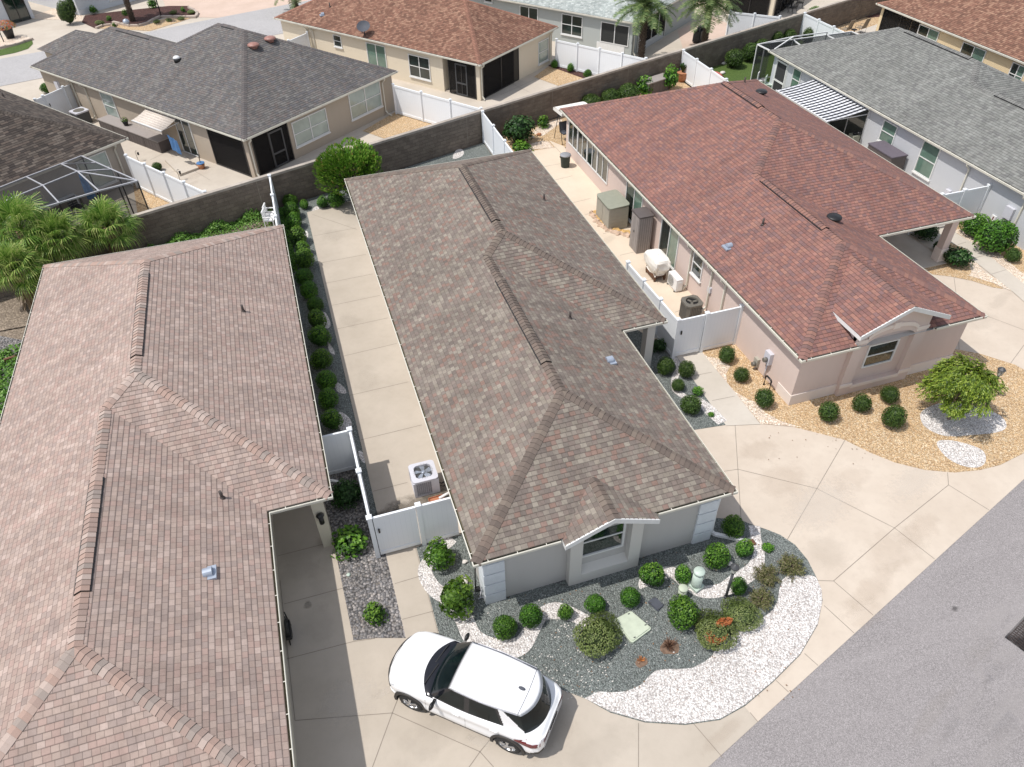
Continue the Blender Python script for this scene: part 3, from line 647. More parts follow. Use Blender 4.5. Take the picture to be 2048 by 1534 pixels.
# ================================================================ centre house
gC = (2.15, 9.86, 11.6, 10.98, 18.75, 34.06); ZE = 2.45
C = thing('house', 'grey stucco bungalow with white corner blocks and a mottled brown roof, in the middle', 'house', (6, 20, 0))
gx0, gx1 = 4.62, 7.36; gm = (gx0+gx1)/2; gy = 10.82
_zb = ZE+S512*((9.79-2.22)/2); _za = ZE+S512*((11.53-2.22)/2)
house_roof(C, I4, gC, ZE, S512, M_['shC'], M_['cpC'],
  notch=(4.93, 7.05, 11.36), gutters=[[(gx1+.05, 10.98), (9.86, 10.98), (9.86, 18.75), (11.6, 18.75), (11.6, 34.06), (2.15, 34.06), (2.15, 10.98), (gx0-.05, 10.98)]],
  vents=[((6.005, 16.2, _zb), (6.005, 21.0, _zb)), ((6.875, 24.3, _za), (6.875, 29.2, _za))])
def gable(root, x0, x1, y, ze, slope, ymax, cap, mat, zmain, smain, ymain):
    """front gable roof; runs back until it meets the main front slope z = zmain + smain*(Y-ymain)"""
    xm = (x0+x1)/2; zr = ze+slope*(xm-x0); yr = ymain+(zr-zmain)/smain; ye = ymain+(ze-zmain)/smain
    mb = MB()
    for xa in (x0, x1): roof_plane(mb, [(xa, y, ze), (xm, y, zr), (xm, yr+.05, zr), (xa, max(ye, y+.02)+.0, ze)])
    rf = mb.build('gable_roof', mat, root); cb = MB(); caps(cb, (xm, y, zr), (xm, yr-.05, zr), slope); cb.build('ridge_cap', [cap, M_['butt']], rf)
    rb = MB()
    for xa in (x0, x1):
        rb.face([(xa, y-.02, ze-.16), (xm, y-.02, zr-.16), (xm, y-.02, zr+.012), (xa, y-.02, ze+.012)]); rb.face([(xa, y+.02, ze-.16), (xm, y+.02, zr-.16), (xm, y+.02, zr+.012), (xa, y+.02, ze+.012)])
        rb.face([(xa, y-.02, ze+.012), (xm, y-.02, zr+.012), (xm, y+.02, zr+.012), (xa, y+.02, ze+.012)]); rb.face([(xa, y-.02, ze-.16), (xm, y-.02, zr-.16), (xm, y+.02, zr-.16), (xa, y+.02, ze-.16)])
        sx = .02 if xa == x0 else -.02
        rb.face([(xa, y-.02, ze-.16), (xa, y-.02, ze+.012), (xa, max(ye, y+.3), ze+.012), (xa, max(ye, y+.3), ze-.16)])
        rb.face([(xa+sx, y, ze-.14), (xm, y, zr-.14), (xm, y+.5, zr-.14), (xa+sx, y+.5, ze-.14)])
    rb.build('rake_board', M_['trim'], root); return xm, zr
gable(C, gx0, gx1, gy-.02, 2.43, S512, 0, M_['cpC'], M_['shC'], ZE, S512, 11.05)
walls(C, I4, [(2.49, 11.32), (9.52, 11.32), (9.52, 21.2), (11.26, 21.2), (11.26, 33.72), (2.49, 33.72)], ZE, M_['stC'])
bw = MB()  # window surround that stands out from the front wall
bx0, bx1 = 4.9, 7.08
bw.box((bx0, 11.08, -.1), (bx0+.36, 11.318, 2.31)); bw.box((bx1-.36, 11.08, -.1), (bx1, 11.318, 2.31)); bw.box((bx0+.36, 11.08, -.1), (bx1-.36, 11.318, .42))
bw.face([(bx0+.36, 11.08, .42), (bx1-.36, 11.08, .42), (bx1-.36, 11.318, .56), (bx0+.36, 11.318, .56)])
bw.prism([(0, 0), (1, 0), (1, 1), (0, 1)], 0, .001) if False else None
for ya, yb in ((11.14, 11.318),):
    a_ = [(bx0, ya, 2.31), (bx1, ya, 2.31), (bx1, ya, 2.40), (gm, ya, 2.95), (bx0, ya, 2.40)]; bw.face(a_)
    bw.face([(bx0, ya, 2.31), (bx0, yb, 2.31), (bx1, yb, 2.31), (bx1, ya, 2.31)])
bw.build('window_surround', M_['stCt'], C)
WF = Wall((2.49, 11.318), (9.52, 11.318), (0, -1))
window(C, WF, (5.36-2.49, 6.56-2.49, 1.0, 2.22), 'dh', 'glassD', fw=.065, sill=False)
qb = MB()
for xa, xb in ((2.46, 3.06), (8.95, 9.55)):
    qb = MB()
    for k in range(5):
        z0 = .0+k*.475; qb.box((xa, 11.255, z0+.02), (xb, 11.317, min(2.3, z0+.45)))
        if xa < 5: qb.box((2.455, 11.27, z0+.012), (2.488, 11.85, min(2.3, z0+.46)))
        else: qb.box((9.522, 11.27, z0+.012), (9.555, 11.85, min(2.3, z0+.46)))
    qb.build('corner_quoins', M_['quoin'], C)
part_box(C, 'porch_column', 'stCt', (11.0, 19.05, 0), (11.32, 19.4, 2.3))
part_box(C, 'porch_slab', 'conc', (9.52, 19.0, 0), (11.35, 21.2, .05))
WR = Wall((9.52, 11.32), (9.52, 21), (1, 0))
mb = MB(); pts = [(9.66, 11.42, 2.3), (9.60, 11.40, 1.2), (9.62, 11.38, .22), (9.74, 11.30, .12), (10.0, 11.16, .09), (10.55, 10.78, .07)]
for a, b in zip(pts, pts[1:]): mb.bar(a, b, .11, .09)
mb.build('downspout', M_['white'], C)
mb = MB(); mb.box((10.5, 10.62, .03), (10.78, 10.82, .06)); mb.build('splash_block', M_['brown'], C)
sR = lambda x, y, z, xe: None
PLr = ((9.79, 0, ZE), Vector((S512, 0, 1))); PLl = ((2.22, 0, ZE), Vector((-S512, 0, 1))); PLr2 = ((11.53, 0, ZE), Vector((S512, 0, 1)))
for px, py, pl, k in ((1218, 722, PLr, 'goose'), (1140, 637, PLr, 'pipe'), (1088, 400, PLr2, 'pipe')):
    h = onroof(px, py, pl); vent_pipe(C, h.x, h.y, h.z, kind=k)
# ================================================================ right (red) house
gR = (14.82, 22.5, 27.4, 15.26, 21.12, 38.5); SR = .44
R_ = thing('house', 'pink stucco bungalow under a red brown shingle roof with an arched front window', 'house', (20, 27, 0))
_zb = ZE+SR*((22.43-14.89)/2); _za = ZE+SR*((27.33-14.89)/2)
rx0, rx1 = 16.84, 20.5
house_roof(R_, I4, gR, ZE, SR, M_['shR'], M_['cpR'],
  notch=(17.05, 20.05, 15.75), gutters=[[(20.3, 15.26), (22.5, 15.26), (22.5, 21.12), (27.4, 21.12), (27.4, 38.5), (14.82, 38.5), (14.82, 15.26), (17.15, 15.26)]],
  vents=[((18.66, 20.1, _zb), (18.66, 24.4, _zb)), ((21.11, 28.9, _za), (21.11, 32.3, _za))])
gable(R_, rx0, rx1, 15.12, 3.05, SR, 0, M_['cpR'], M_['shR'], ZE, SR, 15.33)
walls(R_, I4, [(15.16, 15.6), (22.16, 15.6), (22.16, 24.4), (27.06, 24.4), (27.06, 38.16), (15.16, 38.16)], ZE, M_['stR'])
bw = MB(); bx0, bx1 = 17.05, 20.05; y0, y1 = 15.42, 15.598
xm = (rx0+rx1)/2
def arch(x): return 2.55+.42*math.sqrt(max(0, 1-((x-18.55)/1.06)**2))
bw.box((bx0, y0, -.1), (bx0+.46, y1, 2.5)); bw.box((bx1-.46, y0, -.1), (bx1, y1, 2.5)); bw.box((bx0+.46, y0, -.1), (bx1-.46, y1, .42))
n = 14; xa, xb = bx0+.46, bx1-.46
for k in range(n):   # spandrel over the arch
    u, v = xa+(xb-xa)*k/n, xa+(xb-xa)*(k+1)/n; zu, zv = 2.2+.42*math.sqrt(max(0, 1-((u-18.55)/1.06)**2)), 2.2+.42*math.sqrt(max(0, 1-((v-18.55)/1.06)**2))
    for yy in (y0,): bw.face([(u, yy, zu), (v, yy, zv), (v, yy, 2.75), (u, yy, 2.75)])
    bw.face([(u, y0, zu), (v, y0, zv), (v, y1, zv), (u, y1, zu)])
bw.box((bx0, y0+.002, 2.5), (xa, y1, 2.75)); bw.box((xb, y0+.002, 2.5), (bx1, y1, 2.75))
bw.face([(bx0, y0, 2.75), (bx1, y0, 2.75), (bx1, y0, 3.10), (xm, y0, 3.72), (bx0, y0, 3.10)])
bw.face([(bx0, y0, 2.75), (bx0, y0, 3.1), (bx0, 17.2, 3.1), (bx0, 17.2, 2.4), (bx0, y0+.1, 2.3)]); bw.face([(bx1, y0, 2.75), (bx1, y0, 3.1), (bx1, 17.2, 3.1), (bx1, 17.2, 2.4), (bx1, y0+.1, 2.3)])
bw.face([(xa, y1, 2.1), (xb, y1, 2.1), (xb, y1, 2.8), (xa, y1, 2.8)])
bw.build('window_surround', M_['stR'], R_)
for q0, q1 in (((bx0-.03, y0-.035, .42), (bx0+.50, y0, .56)), ((bx1-.50, y0-.035, .42), (bx1+.03, y0, .56)), ((xa, y0-.03, .30), (xb, y0, .44)), ((bx0-.03, y0-.035, 2.42), (bx0+.50, y0, 2.58)), ((bx1-.50, y0-.035, 2.42), (bx1+.03, y0, 2.58))): ab = MB(); ab.box(q0, q1); ab.build('moulding_band', M_['stRt'], R_)
ab = MB()
for k in range(n):
    u, v = xa+(xb-xa)*k/n, xa+(xb-xa)*(k+1)/n
    zu, zv = [2.42+.42*math.sqrt(max(0, 1-((q-18.55)/1.06)**2)) for q in (u, v)]; th = .16
    ab.face([(u, y0-.04, zu), (v, y0-.04, zv), (v, y0-.04, zv+th), (u, y0-.04, zu+th)]); ab.face([(u, y0-.04, zu+th), (v, y0-.04, zv+th), (v, y0, zv+th), (u, y0, zu+th)]); ab.face([(u, y0-.04, zu), (v, y0-.04, zv), (v, y0, zv), (u, y0, zu)])
ab.build('arch_moulding', M_['stRt'], R_); ab = MB(); ab.box((18.42, y0-.06, 2.80), (18.70, y0-.002, 3.06)); ab.build('keystone', M_['stRt'], R_)
for q0, q1 in (((15.13, 15.565, -.1), (bx0, 15.598, .48)), ((bx1, 15.565, -.1), (22.19, 15.598, .48)), ((15.13, 15.598, -.1), (15.158, 16.4, .46))): bb = MB(); bb.box(q0, q1); bb.build('base_band', M_['stRt'], R_)
WF = Wall((15.16, 15.598), (22.16, 15.598), (0, -1)); window(R_, WF, WF.rect((1724, 733), (1794, 679), (1780, 718)), 'dh', 'glassD', fw=.05, sill=False)
WL = Wall((15.16, 15.6), (15.16, 38.16), (-1, 0))
for tl, br in (((1136, 244), (1159, 310)), ((1156, 264), (1180, 332)), ((1177, 287), (1201, 358)), ((1198, 315), (1219, 376))):
    pass
h0 = WL.hit(1137, 296)[0]; h1 = WL.hit(1215, 371)[0]; s = (h0-h1)/4
for k in range(4): window(R_, WL, (h1+s*k+.07, h1+s*(k+1)-.07, .80, 2.18), 'lou2', 'glassD', fw=.06, sill=False)
window(R_, WL, (WL.hit(1287, 430)[0], WL.hit(1253, 422)[0], .25, 2.2), 'slide', 'glassD', glass2='glassG', fw=.05) if False else None
for (xa_, ya_), (xb_, yb_), kd in (((1251, 420), (1282, 437), 'slide'), ((1318, 505), (1351, 527), 'slide')):
    a = WL.hit(xa_, ya_)[0]; b = WL.hit(xb_, yb_)[0]; b, a = min(a, b), max(a, b)
    window(R_, WL, (b, a, .3, 2.15), kd, 'glassG', glass2='glassD', fw=.05)
a = WL.hit(1386, 535)[0]; b = WL.hit(1403, 549)[0]; window(R_, WL, (min(a, b), max(a, b), 1.05, 2.1), 'dh', 'glassD', fw=.05)
for px, py in ((1372, 590), (1413, 620), (1447, 605)):
    t = WL.hit(px, py)[0]; downspout(R_, WL, t, ZE, kick=.02)
for i, (px, py, bw_, bh, dp, mt) in enumerate(((1541, 714, .34, .5, .16, 'acw'), (1516, 723, .24, .36, .12, 'resinG'))):
    t, z = WL.hit(px, py); mb = MB(); WL.box(mb, t-bw_/2, t+bw_/2, z-bh/2, z+bh/2, .001, dp); m_ = mb.build('meter_box', M_[mt], R_)
    mb = MB(); c = WL.p(t-.02, z-.05, dp); mb.tube([c, (c[0]-.14, c[1], c[2])], .085, 14); mb.build('meter', M_['acg'], m_)
    mb = MB(); mb.tube([WL.p(t, z-bh/2, .06), WL.p(t, .0, .06)], .025, 8); mb.build('conduit', M_['acw'], m_)
t, z = WL.hit(1548, 770); mb = MB(); mb.tube([WL.p(t+.25, .0, .25), WL.p(t+.25, .45, .25), WL.p(t+.2, .5, .25), WL.p(t-.05, .5, .25), WL.p(t-.1, .45, .25), WL.p(t-.1, .0, .25)], .035, 8); mb.build('backflow_pipe', M_['black'], R_)
t, z = WL.hit(1416, 606); mb = MB(); WL.box(mb, t-.1, t+.1, 1.0, 1.25, .001, .09); mb.build('switch_box', M_['acw'], R_)
part_box(R_, 'porch_column', 'stR', (26.72, 21.5, 0), (27.06, 21.84, 2.3)); part_box(R_, 'column_base', 'stRt', (26.69, 21.47, 0), (27.09, 21.87, .7))
part_box(R_, 'porch_slab', 'concR', (22.16, 21.3, 0), (27.1, 24.4, .06))
PRl = ((14.89, 0, ZE), Vector((-SR, 0, 1))); PRr = ((22.43, 0, ZE), Vector((SR, 0, 1))); PRr2 = ((27.33, 0, ZE), Vector((SR, 0, 1)))
for px, py, pl, k in ((1457, 494, PRl, 'goose'), (1525, 450, PRl, 'pipe'), (1667, 440, PRr, 'disc'), (1522, 188, PRr2, 'disc'), (1489, 165, PRr2, 'pipe')):
    h = onroof(px, py, pl); vent_pipe(R_, h.x, h.y, h.z, kind=k)
# ================================================================ left (pale pink roof) house
gL = (-10.67, -2.75, -1.01, 6.62, 14.47, 30.6)
L_ = thing('house', 'bungalow with a large pale pink roof and cream walls, nearest on the left', 'house', (-6, 18, 0))
_zb = ZE+S512*((-2.82+10.6)/2); _za = ZE+S512*((-1.08+10.6)/2)
house_roof(L_, I4, gL, ZE, S512, M_['shL'], M_['cpL'], vents=[((-6.71, 12.0, _zb), (-6.71, 15.6, _zb)), ((-5.84, 20.1, _za), (-5.84, 24.9, _za))])
walls(L_, I4, [(-10.33, 6.96), (-3.09, 6.96), (-3.09, 18.0), (-1.35, 18.0), (-1.35, 30.26), (-10.33, 30.26)], ZE, M_['stL'])
part_box(L_, 'porch_column', 'stL', (-1.68, 14.72, 0), (-1.36, 15.1, 2.3))
mb = MB(); mb.tube([(-1.5, 14.6, 1.62), (-1.5, 14.6, 1.3)], .075, 12); mb.lathe([(.10, 1.62), (.12, 1.64), (.02, 1.70)], (-1.5, 14.6, 0), 14); mb.box((-1.56, 14.62, 1.35), (-1.44, 14.72, 1.6)); mb.build('wall_lamp', M_['black'], L_)
mb = MB(); q0 = P(664, 961, .5); q1 = P(677, 963, .42); q2 = P(688, 979, .1); mb.tube([(-1.3, q0.y+.05, .55), q0, q1, q2], .05, 8); mb.build('downspout', M_['white'], L_)
WGx = Wall((-3.088, 7), (-3.088, 18), (1, 0))
PLr_ = ((-2.82, 0, ZE), Vector((S512, 0, 1))); PLr3 = ((-1.08, 0, ZE), Vector((S512, 0, 1)))
for px, py, pl, k in ((416, 1147, PLr_, 'goose'), (445, 996, PLr_, 'pipe'), (487, 623, PLr3, 'pipe')):
    h = onroof(px, py, pl); vent_pipe(L_, h.x, h.y, h.z, kind=k)
# ================================================================ back row, turned 37 degrees
T37 = radians(37.0); ua = Vector((cos(T37), sin(T37))); ub = Vector((-sin(T37), cos(T37)))
def FR(o, s, t):   # local axes s, t (plan unit vectors) from origin o
    m = Matrix.Identity(4); m[0][0], m[1][0] = s.x, s.y; m[0][1], m[1][1] = t.x, t.y; m[0][3], m[1][3] = o[0], o[1]; return m
def W2(M, s, t): q = M @ Vector((s, t, 0)); return (q.x, q.y)
ND = Vector((-2.25, 40.38)); LD = 21.3; OD = ND+ub*LD; MD = FR(OD, ua, -ub)
D_ = thing('house', 'tan bungalow with a charcoal roof and two brown attic fans, behind the block wall', 'house', (*(ND+ua*6+ub*8), 0))
SD = .5; _zb = ZE+SD*((8.13-.07)/2); _za = ZE+SD*((12.13-.07)/2)
house_roof(D_, MD, (0, 8.2, 12.2, 0, LD-14.6, LD), ZE, SD, M_['shD'], M_['cpD'], vents=[((4.1, 4.9, _zb), (4.1, 8.4, _zb)), ((6.1, LD-8.0, _za), (6.1, LD-6.9, _za))])
walls(D_, MD, [(.34, .34), (7.9, .34), (7.9, LD-14.2), (11.9, LD-14.2), (11.9, LD-.34), (3.2, LD-.34), (3.2, LD-3.7), (.34, LD-3.7)], ZE, M_['stD'])
mb = MB(MD); mb.prism([(2.4, -2.6), (6.0, -2.6), (6.0, .3), (2.4, .3)], 0, 2.3); mb.build('garage_wall', M_['stD'], D_)
mb = MB(MD); roof_plane(mb, [(2.1, -2.9, ZE), (6.3, -2.9, ZE), (4.2, -.8, ZE+1.05)]); roof_plane(mb, [(2.1, -2.9, ZE), (4.2, -.8, ZE+1.05), (4.2, 2.2, ZE+1.05), (2.1, .4, ZE)]); roof_plane(mb, [(6.3, -2.9, ZE), (4.2, -.8, ZE+1.05), (4.2, 2.2, ZE+1.05), (6.3, .4, ZE)]); mb.build('garage_roof', M_['shD'], D_)
WDl = Wall(W2(MD, .34, .34), W2(MD, .34, LD-.34), -ua); WDr = Wall(W2(MD, .34, LD-.34), W2(MD, 11.9, LD-.34), -ub)
part_box(D_, 'porch_column', 'stD', (.34, LD-.66, 0), (.66, LD-.34, 2.3), MD); part_box(D_, 'porch_slab', 'concB', (.4, LD-3.6, 0), (3.1, LD-.4, .05), MD)
screenwall(D_, WDl, LD-4.0, LD-1.02, .04, 2.28, [], scr='screen'); screenwall(D_, WDr, .34, 2.85, .04, 2.28, [1.45], door=(1.5, 2.4))
for tl, br in (((584, 240), (658, 275)), ((697, 181), (760, 218))):
    pass
window(D_, WDr, WDr.rect((593, 291), (588, 245), (657, 262)), 'dh2', 'glassW'); window(D_, WDr, WDr.rect((704, 236), (699, 188), (763, 210)), 'dh2', 'glassW')
a = WDl.hit(212, 215)[0]; b = WDl.hit(240, 236)[0]; window(D_, WDl, (a, b, .55, 2.1), 'dh', 'glassW')
a = WDl.hit(366, 290)[0]; b = WDl.hit(398, 312)[0]; window(D_, WDl, (a, b, .1, 2.1), 'slide', 'glassD', sill=False)
for px, py in ((160, 205), (190, 225)): downspout(D_, WDl, WDl.hit(px, py)[0], ZE, kick=.02)
downspout(D_, WDr, WDr.hit(771, 225)[0], ZE); downspout(D_, WDr, .12, ZE, kick=.05)
t, z = WDl.hit(118, 172); mb = MB(); WDl.box(mb, t-.2, t+.2, 1.2, 1.75, .001, .15); mb.build('meter_box', M_['acw'], D_)
pD0 = MD @ Vector((.07, 0, ZE)); nDl = Vector((*(-ua*SD), 1)); pD1 = MD @ Vector((0, LD-.07, ZE)); nDr = Vector((*(-ub*SD), 1))
h = onroof(355, 122, (pD0, nDl)); vent_pipe(D_, h.x, h.y, h.z, kind='tube')
for px, py in ((508, 95), (541, 82)): h = onroof(px, py, (pD1, nDr)); vent_pipe(D_, h.x, h.y, h.z, kind='dome')
# B
NB = Vector((12.6, 46.85)); LB = 19.4; MB_ = FR(NB+ub*LB, ua, -ub); wB_ = 9.3
B_ = thing('house', 'cream bungalow with a rust brown roof and a satellite dish, beyond the charcoal roof', 'house', (*(NB+ua*4+ub*8), 0)); SB = .47
house_roof(B_, MB_, (0, None, wB_, 0, 0, LB), ZE, SB, M_['shB'], M_['cpB'])
walls(B_, MB_, [(.34, .34), (wB_-.34, .34), (wB_-.34, LB-.34), (4.2, LB-.34), (4.2, LB-3.4), (.34, LB-3.4)], ZE, M_['stB'])
WBl = Wall(W2(MB_, .34, .34), W2(MB_, .34, LB-.34), -ua); WBr = Wall(W2(MB_, .34, LB-.34), W2(MB_, wB_-.34, LB-.34), -ub)
part_box(B_, 'porch_column', 'stB', (.34, LB-.66, 0), (.66, LB-.34, 2.3), MB_); part_box(B_, 'porch_slab', 'concB', (.4, LB-3.4, 0), (4.1, LB-.4, .05), MB_)
a = WBl.hit(901, 188)[0]; screenwall(B_, WBl, a, WBl.L-.34, .04, 2.28, [a+(WBl.L-a)*.42], door=(a+.62, a+1.5))
a = WBr.hit(1037, 140)[0]; screenwall(B_, WBr, .34, a, .04, 2.28, [.34+(a-.34)*.5], kick=0)
window(B_, WBl, WBl.rect((822, 110), (861, 157), (822, 150)), 'dh2', 'glassD'); window(B_, WBl, WBl.rect((667, 70), (684, 94)), 'dh', 'glassD')
a = WBl.hit(738, 120)[0]; b = WBl.hit(773, 125)[0]; window(B_, WBl, (a, b, .1, 2.05), 'slide', 'glassG', sill=False)
window(B_, WBr, WBr.rect((1077, 86), (1095, 118)), 'dh', 'glassW')
downspout(B_, WBr, .12, ZE, kick=.05); downspout(B_, WBr, WBr.L-.35, ZE, kick=.05); downspout(B_, WBl, WBl.hit(617, 70)[0], ZE, kick=.02); downspout(B_, WBl, WBl.hit(628, 72)[0], ZE, kick=.02)
pB0 = MB_ @ Vector((.07, 0, ZE)); nBl = Vector((*(-ua*SB), 1))
for px, py, k in ((645, 30, 'goose'), (660, 14, 'pipe')): h = onroof(px, py, (pB0, nBl)); vent_pipe(B_, h.x, h.y, h.z, kind=k)
h = onroof(730, 72, (pB0, nBl)); mb = MB(); mb.tube([(h.x, h.y, h.z), (h.x, h.y, h.z+.5)], .035, 8); mb.tube([(h.x, h.y, h.z+.12), (h.x-.25, h.y-.3, h.z+.42)], .025, 8)
dv = Vector((-.25, -.55, .75)).normalized(); x_ = dv.cross(Vector((0, 0, 1))).normalized(); y_ = x_.cross(dv); c0 = Vector((h.x, h.y, h.z+.58)); pr = None
for k in range(5):
    r = .43*k/4; cc = [mb.vert(c0 + dv*(.12*(k/4)**2) + x_*(r*1.1*cos(q*pi/10)) + y_*(r*sin(q*pi/10))) for q in range(20)]
    if pr:
        for q in range(20): mb.face([pr[q], pr[(q+1) % 20], cc[(q+1) % 20], cc[q]], sm=True)
    pr = cc
mb.build('satellite_dish', M_['greyL'], B_)
# E
NE = Vector((25.35, 51.1)); LE = 22.0; wE = 11.5; ME = FR(NE+ub*LE, ua, -ub)
E_ = thing('house', 'sage grey bungalow with a pale grey roof and white screen porch, behind a palm', 'house', (*(NE+ua*5+ub*8), 0)); SE = .45
house_roof(E_, ME, (0, None, wE, 0, 0, LE), ZE, SE, M_['shE'], M_['cpE'])
walls(E_, ME, [(.34, .34), (wE-.34, .34), (wE-.34, LE-.34), (5.6, LE-.34), (5.6, LE-3.2), (1.15, LE-3.2), (1.15, LE-.34), (.34, LE-.34)], ZE, M_['stE'])
WEl = Wall(W2(ME, .34, .34), W2(ME, .34, LE-.34), -ua); WEr = Wall(W2(ME, .34, LE-.34), W2(ME, wE-.34, LE-.34), -ub)
window(E_, WEl, WEl.rect((1125, 28), (1163, 72), (1126, 66)), 'dh2', 'glassD'); window(E_, WEl, WEl.rect((1041, 12), (1075, 40)), 'slide', 'glassD')
window(E_, WEl, WEl.rect((1204, 44), (1255, 92)), 'slide', 'screen', sill=False)
window(E_, WEl, WEl.rect((970, -12), (984, 4)), 'dh', 'glassD')
part_box(E_, 'porch_slab', 'concB', (1.2, LE-3.1, 0), (5.6, LE-.4, .05), ME)
screenwall(E_, WEr, .95, 5.4, .04, 2.26, [1.95, 3.1, 4.2], door=(1.1, 1.9), frame='trim'); part_box(E_, 'knee_wall', 'stG', (2.3, LE-.36, 0), (5.5, LE-.30, .5), ME)
part_box(E_, 'knee_panel', 'trim', (.31, LE-.36-2.9, .05), (.338, LE-.9, .62), ME)
downspout(E_, WEr, .2, ZE, kick=.05)
# S (left edge) with its screen cage
NS = Vector((-8.14, 42.9)); MS = FR(NS-ua*12.4+ub*20, ua, -ub); wS, LS = 12.4, 20.0
S_ = thing('house', 'bungalow with a dark weathered brown roof at the left edge', 'house', (*(NS-ua*6+ub*8), 0))
house_roof(S_, MS, (0, None, wS, 0, 0, LS), ZE, .5, M_['shS'], M_['cpS'])
walls(S_, MS, [(.34, .34), (wS-.34, .34), (wS-.34, LS-.34), (.34, LS-.34)], ZE, M_['stS'])
WSr = Wall(W2(MS, wS-.34, LS-.34), W2(MS, .34, LS-.34), -ub); window(S_, WSr, (1.0, 2.6, .5, 2.1), 'dh', 'glassW'); downspout(S_, WSr, .45, ZE)
hh = onroof(8, 195, (MS @ Vector((wS-.07, 0, ZE)), Vector((*(ua*.5), 1)))); vent_pipe(S_, hh.x, hh.y, hh.z)
# G (right edge)
gG = (30.85, 38.5, 41.03, 14.2, 26.3, 42.75); SG = .44
G_ = thing('house', 'pale blue grey bungalow with a grey shingle roof, beyond the red brown roof', 'house', (36, 32, 0))
_zb = ZE+SG*((38.43-30.92)/2); _za = ZE+SG*((40.96-30.92)/2)
house_roof(G_, I4, gG, ZE, SG, M_['shG'], M_['cpG'], vents=[((34.675, 22.5, _zb), (34.675, 28.5, _zb)), ((35.94, 31.9, _za), (35.94, 37.0, _za))])
walls(G_, I4, [(31.19, 14.5), (38.2, 14.5), (38.2, 26.6), (40.7, 26.6), (40.7, 42.4), (31.19, 42.4)], ZE, M_['stG'])
WGl = Wall((31.188, 14.5), (31.188, 42.4), (-1, 0))
for (a_, b_), zz, gl in ((((1764, 262), (1786, 282)), (1.0, 2.05), 'glassG'), (((1833, 330), (1861, 352)), (.55, 2.15), 'glassG'), (((1584, 162), (1597, 172)), (.9, 2.1), 'glassG')):
    a = WGl.hit(*a_)[0]; b = WGl.hit(*b_)[0]; window(G_, WGl, (min(a, b), max(a, b), *zz), 'dh', gl)
a = WGl.hit(1545, 165)[0]; b = WGl.hit(1567, 180)[0]; screenwall(G_, WGl, min(a, b), max(a, b), .04, 2.2, [], door=(min(a, b)+.1, max(a, b)-.1), frame='trim')
a = WGl.hit(1660, 245)[0]; b = WGl.hit(1718, 290)[0]; window(G_, WGl, (min(a, b), max(a, b), .08, 2.1), 'slide', 'glassD', sill=False)
for px, py in ((1927, 370), (2035, 440)): downspout(G_, WGl, WGl.hit(px, py)[0], ZE, kick=.02)
for px, py, bw_, bh in ((2020, 425, .45, .55), (1898, 385, .3, .3)):
    t, z = WGl.hit(px, py); mb = MB(); WGl.box(mb, t-bw_/2, t+bw_/2, z-bh/2, z+bh/2, .001, .15); m_ = mb.build('meter_box', M_['acw'], G_)
    mb = MB(); mb.tube([WGl.p(t+.05, z-bh/2, .07), WGl.p(t+.05, .0, .07)], .03, 8); mb.build('conduit', M_['acg'], m_)
t, z = WGl.hit(1988, 436); mb = MB(); WGl.box(mb, t-.13, t+.13, z-.13, z+.13, .001, .06); q = mb.build('notice_plate', M_['white'], G_); mb = MB(); WGl.box(mb, t-.03, t+.03, z-.08, z+.08, .06, .066); mb.build('red_mark', M_['redl'], q)
# F (top right)
F_ = thing('house', 'yellow stucco bungalow with a rust brown shingle roof, at the top right corner', 'house', (50, 38, 0))
house_roof(F_, I4, (43.95, None, 55.5, 0, 24.0, 49.0), ZE, .44, M_['shB'], M_['cpB'])
walls(F_, I4, [(44.29, 24.4), (55.1, 24.4), (55.1, 48.6), (47.5, 48.6), (47.5, 44.6), (44.29, 44.6)], ZE, M_['stF'])
part_box(F_, 'porch_column', 'stF', (44.29, 48.3, 0), (44.62, 48.62, 2.3)); WFl = Wall((44.29, 24.4), (44.29, 48.62), (-1, 0))
screenwall(F_, WFl, WFl.L-4.1, WFl.L-.33, .04, 2.28, [WFl.L-2.2]); WFb = Wall((44.29, 48.6), (47.5, 48.6), (0, 1)); screenwall(F_, WFb, .33, 3.1, .04, 2.28, [])
for (a_, b_), zz, kd in ((((1838, 60), (1875, 76)), (.9, 2.1), 'dh2'), (((1925, 95), (1968, 115)), (.2, 2.1), 'slide'), (((2022, 140), (2046, 150)), (.9, 2.1), 'dh2')):
    a = WFl.hit(*a_)[0]; b = WFl.hit(*b_)[0]; window(F_, WFl, (min(a, b), max(a, b), *zz), kd, 'glassG', glass2='glassD')
# far corner houses, mostly above the picture edge
def farhouse(label, o, s, t, ws, wt, wm, rm, cm, name='house'):
    M = FR(Vector(o[:2]), s, t); r = thing(name, label, 'house', (o[0], o[1], 0))
    walls(r, M, [(0, 0), (ws, 0), (ws, wt), (0, wt)], ZE, M_[wm]); house_roof(r, M, (-.34, None, ws+.34, 0, -.34, wt+.34), ZE, .42, M_[rm], M_[cm]); return r, M
oA = P(160, 31); r1, M1 = farhouse('white stucco house behind the far mulch bed and palm, at the top edge', oA, ua, ub, 10.5, 12, 'stW', 'shG', 'cpG')
W1 = Wall(W2(M1, 0, 0), W2(M1, 10.5, 0), -ub); bb = MB(); W1.box(bb, -.03, 10.53, .0, .45, .001, .05); bb.build('base_band', M_['stW'], r1)
window(r1, W1, (W1.hit(225, 15)[0], W1.hit(262, 8)[0], .55, 2.05), 'dh2', 'glassW'); downspout(r1, W1, W1.L-.1, ZE)
oB = P(70, 36); r2, M2 = farhouse('pale grey house with a dark open entry, at the top left corner', (oB.x-6.2*ua.x, oB.y-6.2*ua.y), ua, ub, 6.2, 10, 'stW', 'shG', 'cpG')
